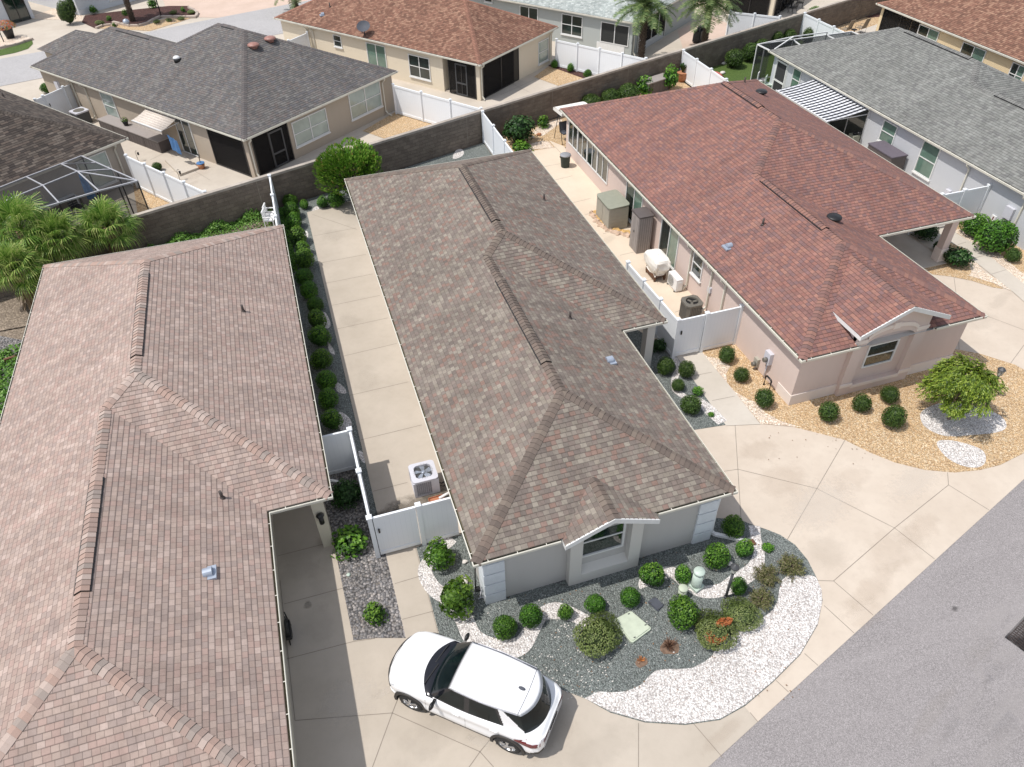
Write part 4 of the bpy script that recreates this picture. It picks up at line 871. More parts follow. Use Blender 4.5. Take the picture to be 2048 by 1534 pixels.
W_2 = Wall(W2(M2, 0, 0), W2(M2, 6.2, 0), -ub); a = W_2.hit(18, 33)[0]; window(r2, W_2, (a, min(6.0, W_2.hit(58, 30)[0]), .05, 2.25), 'slide', 'glassD', sill=False, frame='frame')
oT = P(1543, 36); r3, M3 = farhouse('cream walled house with a dark screened patio at the top edge', oT, ua, ub, 9, 11, 'stB', 'shG', 'cpG')
W3 = Wall(W2(M3, 0, 0), W2(M3, 9, 0), -ub); screenwall(r3, W3, .35, 5.0, .04, 2.2, [1.6, 3.2], o=.06); W3l = Wall(W2(M3, 0, 0), W2(M3, 0, 11), -ua)
screenwall(r3, W3l, .4, 4.0, .04, 2.2, [2.0], o=.06)
def V2(p): return Vector((p[0], p[1]))
def struct(name, poly, z, mat, joints=(), jw=.018, thick=0.0, kind='structure', smooth=0, label=None, cat=None):
    mb = MB()
    if smooth: poly = chaikin(poly, smooth)
    if thick: mb.prism(poly, z-thick, z)
    else: mb.sheet(poly, z)
    for a, b in joints:
        a = V2(a); b = V2(b); d = (b-a).normalized(); n = Vector((-d.y, d.x))*jw/2
        mb.face([(*(a-n), z+.004), (*(b-n), z+.004), (*(b+n), z+.004), (*(a+n), z+.004)], 1)
    o = mb.build(name, [M_[mat], M_['joint']]); return tag(o, label, cat, kind=kind)
def chaikin(p, k):
    p = [V2(q) for q in p]
    for _ in range(k):
        o = []
        for i in range(len(p)):
            a, b = p[i], p[(i+1) % len(p)]; o += [a*.75+b*.25, a*.25+b*.75]
        p = o
    return p
def band(pts, ws, n=6):
    """curved band polygon from centreline px points with widths in metres"""
    P_ = [P(*q).to_2d() for q in pts]; Q = []
    for i in range(len(P_)-1):
        p0, p1, p2, p3 = P_[max(i-1, 0)], P_[i], P_[i+1], P_[min(i+2, len(P_)-1)]; w0, w1 = ws[i], ws[i+1]
        for k in range(n):
            t = k/n; Q.append((.5*((2*p1)+(p2-p0)*t+(2*p0-5*p1+4*p2-p3)*t*t+(3*p1-p0-3*p2+p3)*t**3), w0+(w1-w0)*t))
    Q.append((P_[-1], ws[-1])); L, R = [], []
    for i, (q, w_) in enumerate(Q):
        d = (Q[min(i+1, len(Q)-1)][0]-Q[max(i-1, 0)][0]).normalized(); nn = Vector((-d.y, d.x)); L.append(q+nn*w_/2); R.append(q-nn*w_/2)
    return L + R[::-1]
struct('ground', [(-400, -200), (400, -200), (400, 500), (-400, 500)], -.06, 'soil')
rl = (P(2048, 960)-P(1420, 1534)).to_2d().normalized(); r0 = P(1420, 1534).to_2d(); rn_ = Vector((rl.y, -rl.x))
def RL_(x): return r0 + rl*((x-r0.x)/rl.x)
struct('road', [RL_(-40)-rn_*.3, RL_(90)-rn_*.3, RL_(90)+rn_*9, RL_(-40)+rn_*9], -.012, 'asph')
JL = [((555,1112),(668,1083)),((568,1208),(687,1176)),((573,1318),(707,1283)),((707,1283),(750,1277)),((797.6,1392.5),(784.7,1426)),((784.7,1426),(745,1534)),((784.7,1426),(590,1441)),((784.7,1426),(960,1503.5)),((960,1503.5),(1010,1560)),((1000,1455),(960,1503.5)),((960,1503.5),(920,1560)),((1277,1446),(1277,1505)),((1277,1505),(1277,1600)),((1386,1446),(1445,1515)),((560,1160),(590,1441))]
struct('driveway', [(-14, 15.2), (-14, -4), RL_(-14) if RL_(-14).y > -4 else Vector((-13.9, -4)), RL_(4.5), P(1515,1444).to_2d(), P(1486,1409).to_2d(), (6, 12), (2.6, 15.2)] if False else [(-14, 18), (-14, RL_(-14).y), P(1515,1444).to_2d(), P(1486,1409).to_2d(), (6, 12), (2.6, 18)], 0.0, 'conc', [(P(*a).to_2d(), P(*b).to_2d()) for a, b in JL])
JR = [((1470,848),(1482,1038)),((1690,880),(1571.7,1084)),((1446,943),(1476,938.5)),((1476,938.5),(1633,977)),((1633,977),(1789,1056)),((1789,1056),(1667,1162)),((1667,1162),(1631,1161)),((1789,1056),(1869,1118)),((1667,1162),(1746,1230)),((1648,1211),(1708,1266)),((1609,1307),(1636,1331)),((1552,1361),(1577,1384)),((1500,1425),(1516,1444)),((1789,1056),(1897,970)),((1897,970),(1895,945)),((1897,970),(1978,1020)),((1908,555),(1915,610)),((1915,610),(1918,700)),((1915,610),(2048,660)),((2048,690),(2015,735))]
struct('driveway_apron', [P(1486,1409).to_2d(), P(1515,1444).to_2d(), RL_(60), (60, 24), (27, 24), (8, 24), (6, 12)], 0.0, 'concW', [(P(*a).to_2d(), P(*b).to_2d()) for a, b in JR])
JP = [((627.6,473),(712,457)),((641,527),(732,510)),((650,568),(746,549)),((664,612),(760,592)),((675,659),(776,637)),((689,713),(794,688)),((700,792),(817,765)),((722,881),(844,851)),((746,984),(815,966)),((625,430),(714,460))]
struct('side_patio', [(.1, 13.9), (2.6, 13.9), (2.6, 36.5), (.1, 36.0)], .03, 'conc', [(P(*a).to_2d(), P(*b).to_2d()) for a, b in JP], thick=.06)
JW = [((790,1168),(845.5,1151.5)),((804.8,1239.5),(866.7,1223))]
struct('walkway', PP([(769,1098),(827,1081),(882,1290),(815,1290)]), .018, 'conc', [(P(*a).to_2d(), P(*b).to_2d()) for a, b in JW])
struct('gate_walkway', PP([(1352,712),(1402,701),(1521,849),(1452,852)]), .018, 'concR', [(P(*a).to_2d(), P(*b).to_2d()) for a, b in (((1384,753),(1424,745)),((1424,802),(1469,793)))])
struct('red_house_patio', [(10.8, 19.3), (15.3, 19.3), (15.3, 38.9), P(1098,281).to_2d(), P(1110,295).to_2d(), P(1060,303).to_2d(), (11.2, 36)], .012, 'concP', [(P(*a).to_2d(), P(*b).to_2d()) for a, b in (((1240,511),(1275,503)),((1282,565),(1330,553)),((1080,335),(1120,328)),((1108,361),(1145,352)),((1137,408),(1182,397)),((1170,430),(1205,420)),((1206,468),(1245,458)),((1110,294),(1125,310)),((1350,625),(1378,615)))])
struct('front_gravel', [V2(q) for q in PP([(833,1096),(882,1283),(930,1302),(1000,1330),(1060,1352),(1115,1376),(1170,1397),(1220,1425),(1290,1445),(1370,1450),(1440,1440),(1490,1412),(1545,1365),(1600,1310),(1635,1250),(1645,1200),(1635,1160),(1615,1120),(1590,1090),(1560,1070),(1535,1060),(1505,1050),(1480,1040),(1428,1036)])] + [Vector((8, 12.5)), Vector((3, 13)), Vector((3, 13.85)), Vector((1.15, 13.85))], .014, 'gd', thick=.03)
struct('white_gravel', PP([(1169.5,1397),(1197,1383.6),(1224,1385.5),(1251.6,1383.6),(1271,1376),(1285,1368),(1294.5,1356),(1310,1342.6),(1330,1338.7),(1361,1338.7),(1384,1336.7),(1408,1325),(1423.4,1313),(1435,1293.7),(1458.6,1274),(1486,1258.6),(1509,1247),(1533,1231),(1546.5,1219.5),(1556,1200),(1558,1180.5),(1564,1161),(1576,1151),(1599,1153),(1622.7,1151),(1632,1156),(1643,1180),(1644,1205),(1635,1248),(1600,1308),(1545,1363),(1490,1410),(1440,1438),(1370,1448),(1290,1443),(1220,1423)]), .024, 'gw', thick=.015)
struct('white_gravel', band([(905,1078),(872,1108),(850,1140),(866,1176),(900,1200),(926,1235),(948,1277),(995,1300),(1040,1292),(1063,1262),(1082,1232),(1112,1222),(1150,1232),(1190,1252),(1232,1248),(1262,1226),(1290,1212),(1300,1192),(1290,1168),(1310,1152),(1345,1146),(1375,1170),(1405,1184),(1445,1180),(1478,1160),(1508,1138),(1518,1108),(1512,1078),(1508,1052)],
   [.35,.42,.42,.45,.5,.5,.52,.62,.55,.42,.4,.55,.42,.35,.38,.45,.45,.42,.38,.4,.4,.36,.4,.42,.5,.45,.32,.3,.35]), .022, 'gw', thick=.01)
struct('slate_gravel', [V2(q) for q in PP([(667,1083),(707,1281),(750,1276),(814,1276),(770,1100)])] + [Vector((.05, 13.9)), Vector((-.1, 14.5)), Vector((-.1, 17.6)), Vector((-1.5, 17.6)), Vector((-1.33, 14.5))], .016, 'gp', thick=.03)
struct('dark_gravel', [(-1.35, 17.5), (-.25, 17.5), (-.2, 13.7), (.1, 13.7), (.1, 36.05), (2.5, 36.5), (2.5, 33.5), (11.0, 33.5), (11.0, 41.0), (-1.35, 36.9)], .01, 'gd')
for q in ([(620,560),(622,575),(612,580),(606,565)],[(618,470),(614,478),(608,468),(613,460)],[(648,620),(660,640),(662,655),(650,660),(640,640)],[(654,680),(668,700),(672,712),(658,705)],[(668,760),(690,775),(695,790),(672,785)],[(676,820),(700,835),(706,855),(690,870),(672,850)],[(715,900),(728,905),(732,930),(720,920)],[(640,420),(668,410),(672,422),(650,432)],[(622,425),(630,412),(640,415),(636,430)],[(902,322),(912,298),(926,298),(929,312)]):
    struct('white_gravel', PP(q), .02, 'gw', smooth=2)
struct('dark_gravel', PP([(1240,640),(1352,706),(1385,752),(1408,785),(1452,850),(1388,860),(1300,760)]), .016, 'gd')
struct('white_gravel', band([(1345,712),(1358,735),(1350,755),(1352,780),(1372,795),(1400,803),(1420,822),(1445,846)], [.25,.2,.25,.3,.25,.3,.5,.4]), .022, 'gw')
struct('tan_gravel', [V2(q) for q in PP([(1400,703),(1470,800),(1520,846),(1580,852),(1640,867),(1690,880),(1740,905),(1790,925),(1850,940),(1910,945),(1960,940),(2000,930),(2060,900),(2160,830),(2100,770),(2030,730),(1960,708),(1918,700)])] + [Vector((20, 18)), Vector((15.3, 20))], .016, 'gt', thick=.03)
struct('shell_gravel', PP([(1402,703),(1521,848),(1600,855),(1560,842),(1530,826),(1508,804),(1487.6,795),(1467,782),(1454,765.5),(1452,749),(1460,733),(1433,717.5),(1414.5,714)]), .022, 'gs')
struct('shell_gravel', PP([(1838,820),(1842,850),(1870,868),(1900,875),(1950,870),(1985,868),(2012,860),(2013,845),(2000,830),(1960,815),(1900,800)]), .022, 'gw', smooth=2)
struct('shell_gravel', PP([(1868,882),(1885,910),(1910,928),(1945,938),(1968,932),(1973,915),(1965,900),(1940,890),(1900,880)]), .022, 'gw', smooth=2)
struct('tan_gravel', PP([(1845,538),(1885,515),(1880,470),(1938,470),(1942,545),(1937,552),(1960,558),(1985,566),(2008,578),(1985,575),(1945,562),(1900,553),(1865,549)]), .012, 'gt')
struct('shell_gravel', PP([(1938,520),(1942,545),(1937,552),(1985,566),(2028,585),(2000,562),(1970,545),(1950,522)]), .018, 'gs')
struct('tan_gravel', PP([(1900,455),(1925,440),(2120,520),(2120,620),(2060,580),(1975,512),(1943,485)]), .010, 'gt')
struct('shell_gravel', PP([(1905,462),(1920,458),(1990,500),(2030,535),(2070,565),(2070,585),(2010,540),(1975,510),(1943,485)]), .016, 'gs')
struct('side_walkway', [V2(q) for q in PP([(1866,470),(1905,463),(1943,485),(1975,510),(2010,538),(2060,578),(2060,615),(2026,585),(1985,552),(1945,520),(1932,500)])], .022, 'concR', [(P(*a).to_2d(), P(*b).to_2d()) for a, b in (((1942,519),(1970,511)),((1983,549),(2013,540)),((1915,490),(1932,485)))])
struct('side_walkway', [(27.3, 22.5), (31.2, 22.5), (31.2, 43), (27.3, 41)], .008, 'concR')
struct('weed_bed', [(-14, 30.2), (-1.4, 30.2), (-1.4, 36.85), (-14, 32.7)], .0, 'soil')
struct('side_walkway', [(-12.1, 8), (-10.3, 8), (-10.3, 30), (-12.0, 29)], .012, 'concR', [((-12.1, y), (-10.3, y)) for y in (10, 13, 16, 19, 22, 25)])
struct('pebble_bed', [(-15, 8), (-12.1, 8), (-12.0, 29), (-15, 31)], .005, 'gp')
struct('tan_gravel', [(11.1, 35.3), P(1060,303).to_2d(), P(1110,295).to_2d(), P(1098,281).to_2d(), (15.3, 38.7), (26.6, 38.7), (26.6, 46.3), (11.1, 41.1)], .006, 'gt')
struct('shell_gravel', PP([(1040,312),(1060,300),(1108,296),(1098,284),(1085,282),(1052,290),(1030,300)]), .02, 'gs')
struct('shell_gravel', PP([(1060,262),(1112,238),(1130,240),(1100,262),(1082,275)]), .014, 'gs', smooth=1)
struct('lawn', [(26.7, 38), (31.3, 40), (31.3, 42.6), (39, 42.6), (39, 50.5), (26.7, 46.4)], .01, 'lawn')
struct('tan_gravel', [(39, 42), (60, 42), (60, 57.7), (39, 50.5)], .006, 'gt')
struct('red_mulch', PP([(1630,30),(1710,8),(1800,-5),(1790,30),(1740,36),(1700,30)]), .014, 'mulch')
struct('rear_patio', PP([(1690,70),(1745,52),(1765,45),(1800,60),(1780,120),(1700,85)]), .014, 'concR')
# behind the block wall
def WY(x): return 37.43+.3371*x
struct('rear_patio', [(-45, WY(-45)+.2), (75, WY(75)+.2), (40, 100), (-70, 75)], -.004, 'concB', [(P(*a).to_2d(), P(*b).to_2d()) for a, b in (((330,295),(352,320)),((352,320),(420,360)),((340,300),(300,320)),((340,345),(400,330)),((640,300),(745,262)),((690,272),(650,262)),((1000,190),(1090,150)),((1020,165),(1060,185)))])
struct('orange_gravel', PP([(725,262),(795,222),(880,246),(868,255),(782,282)]), .012, 'gt')
struct('orange_gravel', PP([(262,345),(292,372),(345,398),(420,395),(330,425),(275,425)]), .012, 'gt')
struct('orange_gravel', PP([(1068,154),(1098,132),(1175,158),(1128,176)]), .012, 'gt'); struct('red_mulch', PP([(1096,132),(1110,124),(1215,152),(1175,160)]), .018, 'mulch')
struct('paver_patio', PP([(1355,62),(1420,30),(1480,60),(1370,110)]), .012, 'paver')
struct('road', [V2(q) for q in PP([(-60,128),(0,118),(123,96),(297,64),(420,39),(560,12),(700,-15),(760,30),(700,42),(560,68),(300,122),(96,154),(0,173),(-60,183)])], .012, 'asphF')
struct('driveway', PP([(330,40),(380,34),(440,36),(560,12),(700,-14),(700,-60),(300,-60),(330,10)]), .008, 'paver')
struct('mulch_bed', [V2(q) for q in PP([(164,45),(170,31),(225,24),(338,12),(378,12),(394,30),(340,32),(318,38),(290,50),(256,51),(226,44),(206,55),(190,57)])], .016, 'mulch')
struct('tan_gravel', [V2(q) for q in PP([(190,57),(206,52),(226,48),(258,53),(290,52),(320,40),(345,34),(392,33),(360,44),(300,62),(262,60)])], .014, 'gt')
struct('pebble_bed', PP([(62,38),(70,30),(128,10),(168,32),(164,44),(126,40)]), .012, 'gs')
struct('pebble_bed', PP([(-10,78),(30,70),(62,76),(64,80),(30,90),(-10,96)]), .012, 'gs')
struct('lawn', PP([(-10,102),(30,92),(64,80),(66,88),(56,98),(30,106),(-10,114)]), .016, 'lawn')
# ---------------------------------------------------------------- long block wall
mb = MB(); x0, x1 = -30.0, 62.0
def WP(x, o=0.0): d = Vector((1, .3371)).normalized(); n = Vector((-d.y, d.x)); return Vector((x, WY(x)))+n*o
a, b = WP(x0), WP(x1); L = (b-a).length
for o, rev in ((0, 0), (.2, 1)):
    q = [(*WP(x0, o), -.1), (*WP(x1, o), -.1), (*WP(x1, o), 1.75), (*WP(x0, o), 1.75)]; uv = [(0, -.1), (L, -.1), (L, 1.75), (0, 1.75)]
    if rev: q.reverse(); uv.reverse()
    mb.face(q, 0, uv)
BW = thing('block_wall', 'long brown concrete block wall with a pale cap that separates the two rows of houses', 'wall', (5, WY(5), 0))
mb.build('block_face', M_['block'], BW)
mb = MB(); mb.prism([WP(x0, -.012), WP(x1, -.012), WP(x1, .212), WP(x0, .212)], 1.74, 1.86); mb.build('wall_cap', M_['cap'], BW)
mb = MB()
for x in range(-26, 60, 6):
    p = WP(x, -.008); q = WP(x+.03, -.008); mb.face([(p.x, p.y, 0), (q.x, q.y, 0), (q.x, q.y, 1.74), (p.x, p.y, 1.74)])
mb.build('control_joint', M_['joint'], BW)
# ---------------------------------------------------------------- white vinyl fences
G_F = 'white vinyl fences and gates'
fence('vinyl_fence', 'white fence with a gate beside the white air conditioner, left of the middle house', 'fence', [(-1.3, 17.6), (-.16, 17.6), (-.16, 13.87), (2.42, 13.87)], gate=(2, .0, 1.42), endpost=(False, False), group=G_F, step=1.95)
fence('vinyl_fence', 'white fence and gate joining the porch of the middle house to the pink wall', 'fence', [(12.3, 23.6), (12.42, 19.36), (15.12, 19.36)], gate=(1, 0.0, 1.22), endpost=(True, True), group=G_F, step=1.5)
fence('vinyl_fence', 'white fence from the pale pink roof to the block wall, with white chairs beside it', 'fence', [(-1.3, 36.9), (-1.36, 30.4)], group=G_F)
fence('vinyl_fence', 'white fence between the dark green gravel and the pebble yard, behind the middle house', 'fence', [(11.05, 41.0), (11.05, 34.6)], group=G_F)
fence('vinyl_fence', 'white fence beside the pots and lawn, behind the red brown roof', 'fence', [(26.72, 46.3), (26.6, 38.6)], group=G_F)
fence('vinyl_fence', 'white fence past the row of round shrubs, behind the grey roof', 'fence', [(39.02, 50.5), (39.0, 43.4)], group=G_F)
a = P(252, 312, 1.83); b = P(410, 385, 1.83); fence('vinyl_fence', 'white fence between the screen cage and the tan house patio', 'fence', [(a.x, a.y), (b.x, b.y)], group=G_F)
a = P(786, 170, 1.83); b = P(962, 218, 1.83); fence('vinyl_fence', 'white fence between the orange gravel and the cream house with the dish', 'fence', [(a.x, a.y), (b.x, b.y)], group=G_F)
a = P(1113, 80, 1.83); b = P(1292, 118, 1.83); fence('vinyl_fence', 'white fence between the cream house and the sage grey house', 'fence', [(a.x, a.y), (b.x, b.y)], group=G_F)
a = P(1492, 25, 1.83); b = P(1560, 34, 1.83); fence('vinyl_fence', 'short white fence between the date palms and the black patio furniture', 'fence', [(a.x-1, a.y+.6), (b.x, b.y)], group=G_F)
a = P(70, 200, 1.83); b = P(146, 166, 1.83); fence('vinyl_fence', 'white gate panel closing the side of the tan house, near its meter box', 'fence', [(a.x, a.y), (b.x, b.y)], gate=(0, .6, 2.2), group=G_F)
a = P(1900, 398, 1.83); fence('vinyl_fence', 'white fence and gate between the red brown roof and the blue grey wall', 'fence', [(27.2, 24.0), (31.1, 24.0)], gate=(0, 1.2, 2.5), group=G_F)
a = P(577, 82, 1.83); b = P(614, 66, 1.83); fence('vinyl_fence', 'small white fence panel at the far left end of the cream house', 'fence', [(a.x, a.y), (b.x, b.y)], group=G_F)

# ---------------------------------------------------------------- stains and wear with their own shapes
def decal(name, px, py, L, Wd, ang, mat, z):
    c = P(px, py, z); d = Vector((cos(ang), sin(ang), 0)); n = Vector((-sin(ang), cos(ang), 0)); mb = MB()
    mb.face([c-d*L-n*Wd, c+d*L-n*Wd, c+d*L+n*Wd, c-d*L+n*Wd], 0, [(0,0),(1,0),(1,1),(0,1)]); return tag(mb.build(name, M_[mat]), kind='structure')
ar = math.atan2(rl.y, rl.x); ay = pi/2
for px, py, L, Wd, a, m_ in ((835,1010,1.6,.55,.05,'dDamp'),(880,985,.8,.6,0,'dDamp'),(790,1030,.8,.5,0,'dDamp'),(735,760,.6,1.2,0,'dDark'),(700,640,.5,.7,.4,'dDark'),(665,470,.7,.7,0,'dDark')):
    decal('stain', px, py, L, Wd, a, m_, .037)
for px, py, L, Wd, a, m_ in ((1640,1010,1.6,.9,ar,'dChalk'),(1790,1100,1.5,.8,ar,'dRust'),(1840,1060,1.0,.5,ar,'dRust'),(1745,1175,1.8,.35,ar,'dRust'),(1560,960,1.2,.7,.2,'dRust'),(1520,900,.9,.6,0,'dRust'),(1700,960,1.0,.6,ar,'dRust'),(1650,1105,.9,.7,ar,'dDark'),(1830,960,1.6,.6,ar,'dChalk'),(1730,1225,.7,.5,ar,'dRust'),(1560,1340,.9,.2,ar,'dRust'),(1450,1465,.9,.2,ar,'dRust'),(1960,640,1.2,.6,.4,'dDark'),(2000,600,1.0,.3,.4,'dDark'),
        (768,1385,.32,.14,.2,'dChalk'),(962,1482,.42,.16,-.5,'dChalk'),(650,1160,.7,1.0,0,'dDark'),(640,1250,.6,.8,0,'dDark'),(600,1120,.7,.9,0,'dDark'),(860,1480,1.0,.6,.3,'dDark'),(1200,1500,1.4,.5,.2,'dDark'),(700,1400,.9,.7,.1,'dChalk'),(1100,1465,1.0,.5,.4,'dRust'),(615,1210,.14,.14,0,'dOil')):
    decal('stain', px, py, L, Wd, a, m_, .006)
for px, py, L, Wd, a, m_ in ((1910,1217,.14,.11,0,'dOil'),(1990,1345,.55,.18,ar,'dWear'),(1960,1345,.5,.22,ar+1.2,'dWear'),(1930,1420,1.5,.16,ar+.05,'dWear'),(1850,1520,1.6,.17,ar+.05,'dWear'),(2010,1310,.7,.3,ar,'dWear'),(2035,1250,.8,.35,ar,'dWear'),(1985,1240,1.2,.3,ar,'dWear'),(2020,1420,1.5,.4,ar,'dWear'),(1990,1500,1.2,.3,ar,'dWear'),(1870,1420,1.6,.22,ar+.05,'dDark'),(1960,1300,1.0,.3,ar,'dDark')):
    decal('road_wear' if m_ != 'dOil' else 'stain', px, py, L, Wd, a, m_, -.004)
for px, py, L, Wd in ((1290,545,.7,.5),(1300,520,.4,.4),(1215,480,.8,.3)): decal('stain', px, py, L, Wd, .6, 'dDark', .017)
for px, py, L, Wd in ((330,330,1.6,.7),(390,350,1.2,.6),(360,375,1.4,.5)): decal('stain', px, py, L, Wd, .6, 'dRust', .002)
rng = random.Random(11)
def leaf(mb, c, n, size, asp=.5, rn=None, mi=0, droop=None):
    n = n.normalized(); x = n.orthogonal().normalized(); a = rng.uniform(0, 2*pi); x, y = x*cos(a)+n.cross(x)*sin(a), None; y = n.cross(x)
    if droop is not None: x = droop
    y = n.cross(x).normalized()
    mb.face([c-x*size*.5, c+y*size*asp*.5, c+x*size*.5, c-y*size*asp*.5], mi, rn=rng.random() if rn is None else rn)
def rdir():
    z = rng.uniform(-1, 1); a = rng.uniform(0, 2*pi); r = math.sqrt(1-z*z); return Vector((r*cos(a), r*sin(a), z))
def bush_proto(name, mat, n=1500, size=.075, shape='ball', lump=.08, stem='bark', core=.82, raw_h=1.0, mat2=None):
    """unit shrub: radius 1 around (0,0,h)"""
    root = thing(name, '', 'shrub'); seeds = [(rdir(), rng.uniform(.5, 1)) for _ in range(9)]
    def rad(d):
        r = 1.0
        for s, w_ in seeds: r += lump*w_*math.exp(6*(d.dot(s)-1)) * (1 if w_ > .7 else -1)
        return r
    hz = {'ball': .98, 'low': .48, 'cone': 1.25, 'loose': .85}[shape]
    mb = MB()
    for i in range(n):
        d = rdir()
        if d.z < -.55: continue
        k = rad(d)*(rng.uniform(.86, 1.03) if shape != 'loose' else rng.uniform(.6, 1.08))
        if shape == 'cone': t = (d.z+1)/2; k *= (1.12-.62*t)
        c = Vector((d.x*k, d.y*k, d.z*k*hz + hz*.93))
        if c.z < .03: c.z = .03
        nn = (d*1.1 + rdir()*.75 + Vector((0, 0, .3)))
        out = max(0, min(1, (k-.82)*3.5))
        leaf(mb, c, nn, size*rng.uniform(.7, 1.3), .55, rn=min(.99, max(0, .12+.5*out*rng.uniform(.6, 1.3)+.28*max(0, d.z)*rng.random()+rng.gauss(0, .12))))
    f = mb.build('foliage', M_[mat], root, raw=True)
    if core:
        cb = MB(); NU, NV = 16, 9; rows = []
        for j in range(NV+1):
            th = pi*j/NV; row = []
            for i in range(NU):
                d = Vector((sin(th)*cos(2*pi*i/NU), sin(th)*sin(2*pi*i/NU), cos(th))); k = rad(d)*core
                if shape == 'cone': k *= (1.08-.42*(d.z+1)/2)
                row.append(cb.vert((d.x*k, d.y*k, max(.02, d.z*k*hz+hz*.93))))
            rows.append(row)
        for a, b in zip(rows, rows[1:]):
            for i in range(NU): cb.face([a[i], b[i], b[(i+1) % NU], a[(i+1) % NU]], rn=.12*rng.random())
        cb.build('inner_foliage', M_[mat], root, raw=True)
    sb = MB()
    for k in range(4): a = k*1.6+.3; sb.tube([(0, 0, -.03), (.18*cos(a), .18*sin(a), hz*.5)], [.05, .03], 6)
    sb.build('stem', M_[stem], root, raw=True); return root
PROTO = {}
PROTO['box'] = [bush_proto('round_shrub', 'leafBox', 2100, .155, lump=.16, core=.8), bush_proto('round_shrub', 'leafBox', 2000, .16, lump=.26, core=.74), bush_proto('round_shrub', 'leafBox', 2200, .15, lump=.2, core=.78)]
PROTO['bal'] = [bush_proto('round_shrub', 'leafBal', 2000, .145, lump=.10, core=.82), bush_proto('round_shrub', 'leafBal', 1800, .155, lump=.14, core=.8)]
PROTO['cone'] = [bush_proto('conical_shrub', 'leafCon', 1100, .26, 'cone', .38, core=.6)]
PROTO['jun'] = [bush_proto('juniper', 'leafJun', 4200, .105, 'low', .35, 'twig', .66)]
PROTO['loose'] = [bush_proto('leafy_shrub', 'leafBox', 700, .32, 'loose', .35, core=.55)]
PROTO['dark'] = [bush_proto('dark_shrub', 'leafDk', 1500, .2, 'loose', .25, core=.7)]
def sparse_proto():
    root = thing('juniper', '', 'shrub'); tb = MB(); mb = MB()
    for i in range(95):
        a = rng.uniform(0, 2*pi); r = rng.uniform(.25, 1.05); h = rng.uniform(.25, .8)*(1.15-r*.5)
        e = Vector((cos(a)*r, sin(a)*r, h)); m = Vector((cos(a+.2)*r*.5, sin(a+.2)*r*.5, h*.85)); pts = [Vector((0, 0, .02)), m, e]
        tb.tube(pts, [.03, .02, .01], 5)
        for k in range(34):
            t = rng.uniform(.45, 1.03); c = (m + (e-m)*((t-.45)/.55)) + rdir()*.11
            leaf(mb, c, rdir()+Vector((0, 0, .8)), .13*rng.uniform(.7, 1.3), .4)
    mb.build('foliage', M_['leafSpr'], root, raw=True); tb.build('branches', M_['twig'], root, raw=True); return root
PROTO['spr'] = [sparse_proto()]
used_p = set()
def place(kind, loc, r, label, group=None, hs=1.0, name=None, cat=None, rz=None):
    ps = PROTO[kind]; p = ps[rng.randrange(len(ps))]; rz = rng.uniform(0, 6.28) if rz is None else rz
    s = (r*rng.uniform(.95, 1.05), r*rng.uniform(.88, 1.1), r*hs*rng.uniform(.9, 1.12))
    if p.name in used_p: o = copy_tree(p, loc, rz, s)
    else: used_p.add(p.name); o = p; o.location = loc; o.rotation_euler = (0, 0, rz); o.scale = s
    o['label'] = label; o['category'] = cat or 'shrub'
    if group: o['group'] = group
    elif 'group' in o: del o['group']
    return o
def shrub(kind, cx, cy, w, label, group=None, h=None, z0=0.015, name=None, cat=None):
    """cx, cy, w: middle and width of the crown as surveyed on the photograph; h/w ratio of the crown"""
    hz = {'ball': .98}.get('x', {'box': .98, 'bal': .98, 'cone': 1.25, 'jun': .48, 'loose': .85, 'dark': .85, 'spr': .45}[kind])
    hs = h or 1.0; r = .3
    for _ in range(4):
        zc = z0 + r*hz*hs*.93; p = P(cx, cy, zc); r = (P(cx+w/2, cy, zc)-P(cx-w/2, cy, zc)).length/2
    return place(kind, (p.x, p.y, z0), r, label, group, hs, name, cat)
g1 = 'round shrubs in the front gravel bed'
for i, (cx, cy, w_, lb) in enumerate(((1010,1253,46,'glossy shrub inside the white gravel loop nearest the car'),(1062,1232,44,'taller oval glossy shrub on the edge of the white gravel, second from the car'),(1131,1224,30,'small thin yellowish shrub on the white gravel, third from the car'),(1192,1206,39,'glossy shrub in front of the left end of the window surround'),(1261,1195,39,'glossy shrub between the square green lid and the window'),(1304,1153,48,'large glossy shrub beside the right foot of the window surround'),(1364,1149,35,'glossy shrub immediately left of the tall green pedestal'),(1434,1113,50,'large glossy shrub in front of the right quoins, by the small white stone'),(1490,1098,40,'glossy shrub below the downspout end, right of the big one'),(1467,1052,42,'shaded glossy shrub above the downspout at the corner of the house'),(1366,1225,62,'biggest glossy shrub, in front of the short green pedestal'),(1478,1172,34,'narrow glossy shrub just right of the black lamp post'))):
    shrub('box', cx, cy, w_, lb, g1, h=1.15 if i in (1, 11, 2) else 1.0)
shrub('jun', 1197, 1268, 84, 'broad flat topped olive juniper left of the square green lid', 'junipers in the front gravel bed', h=.95)
o_ = shrub('jun', 1429, 1258, 78, 'juniper with a large orange burnt patch, beside the white gravel', 'junipers in the front gravel bed', h=.85)
mb = MB(); c0 = Vector(o_.location); 
for i in range(900):
    a = rng.uniform(0, 2*pi); q = math.sqrt(rng.random()); p = P(1432, 1274, .30)+Vector((q*.32*cos(a), q*.2*sin(a), rng.uniform(-.02, .10)))
    if rng.random() < .35: p = P(1448, 1246, .42)+Vector((q*.24*cos(a), q*.11*sin(a), rng.uniform(-.0, .10)))
    leaf(mb, p-c0, rdir()+Vector((0, 0, 1)), .075, .5)
b_ = mb.build('burnt_foliage', M_['leafRed'], None, raw=True); b_.parent = o_
b_.matrix_parent_inverse = (Matrix.Diagonal((*o_.scale, 1)).inverted() @ Matrix.Rotation(-o_.rotation_euler.z, 4, 'Z'))
b_['label'] = 'orange dead needles'
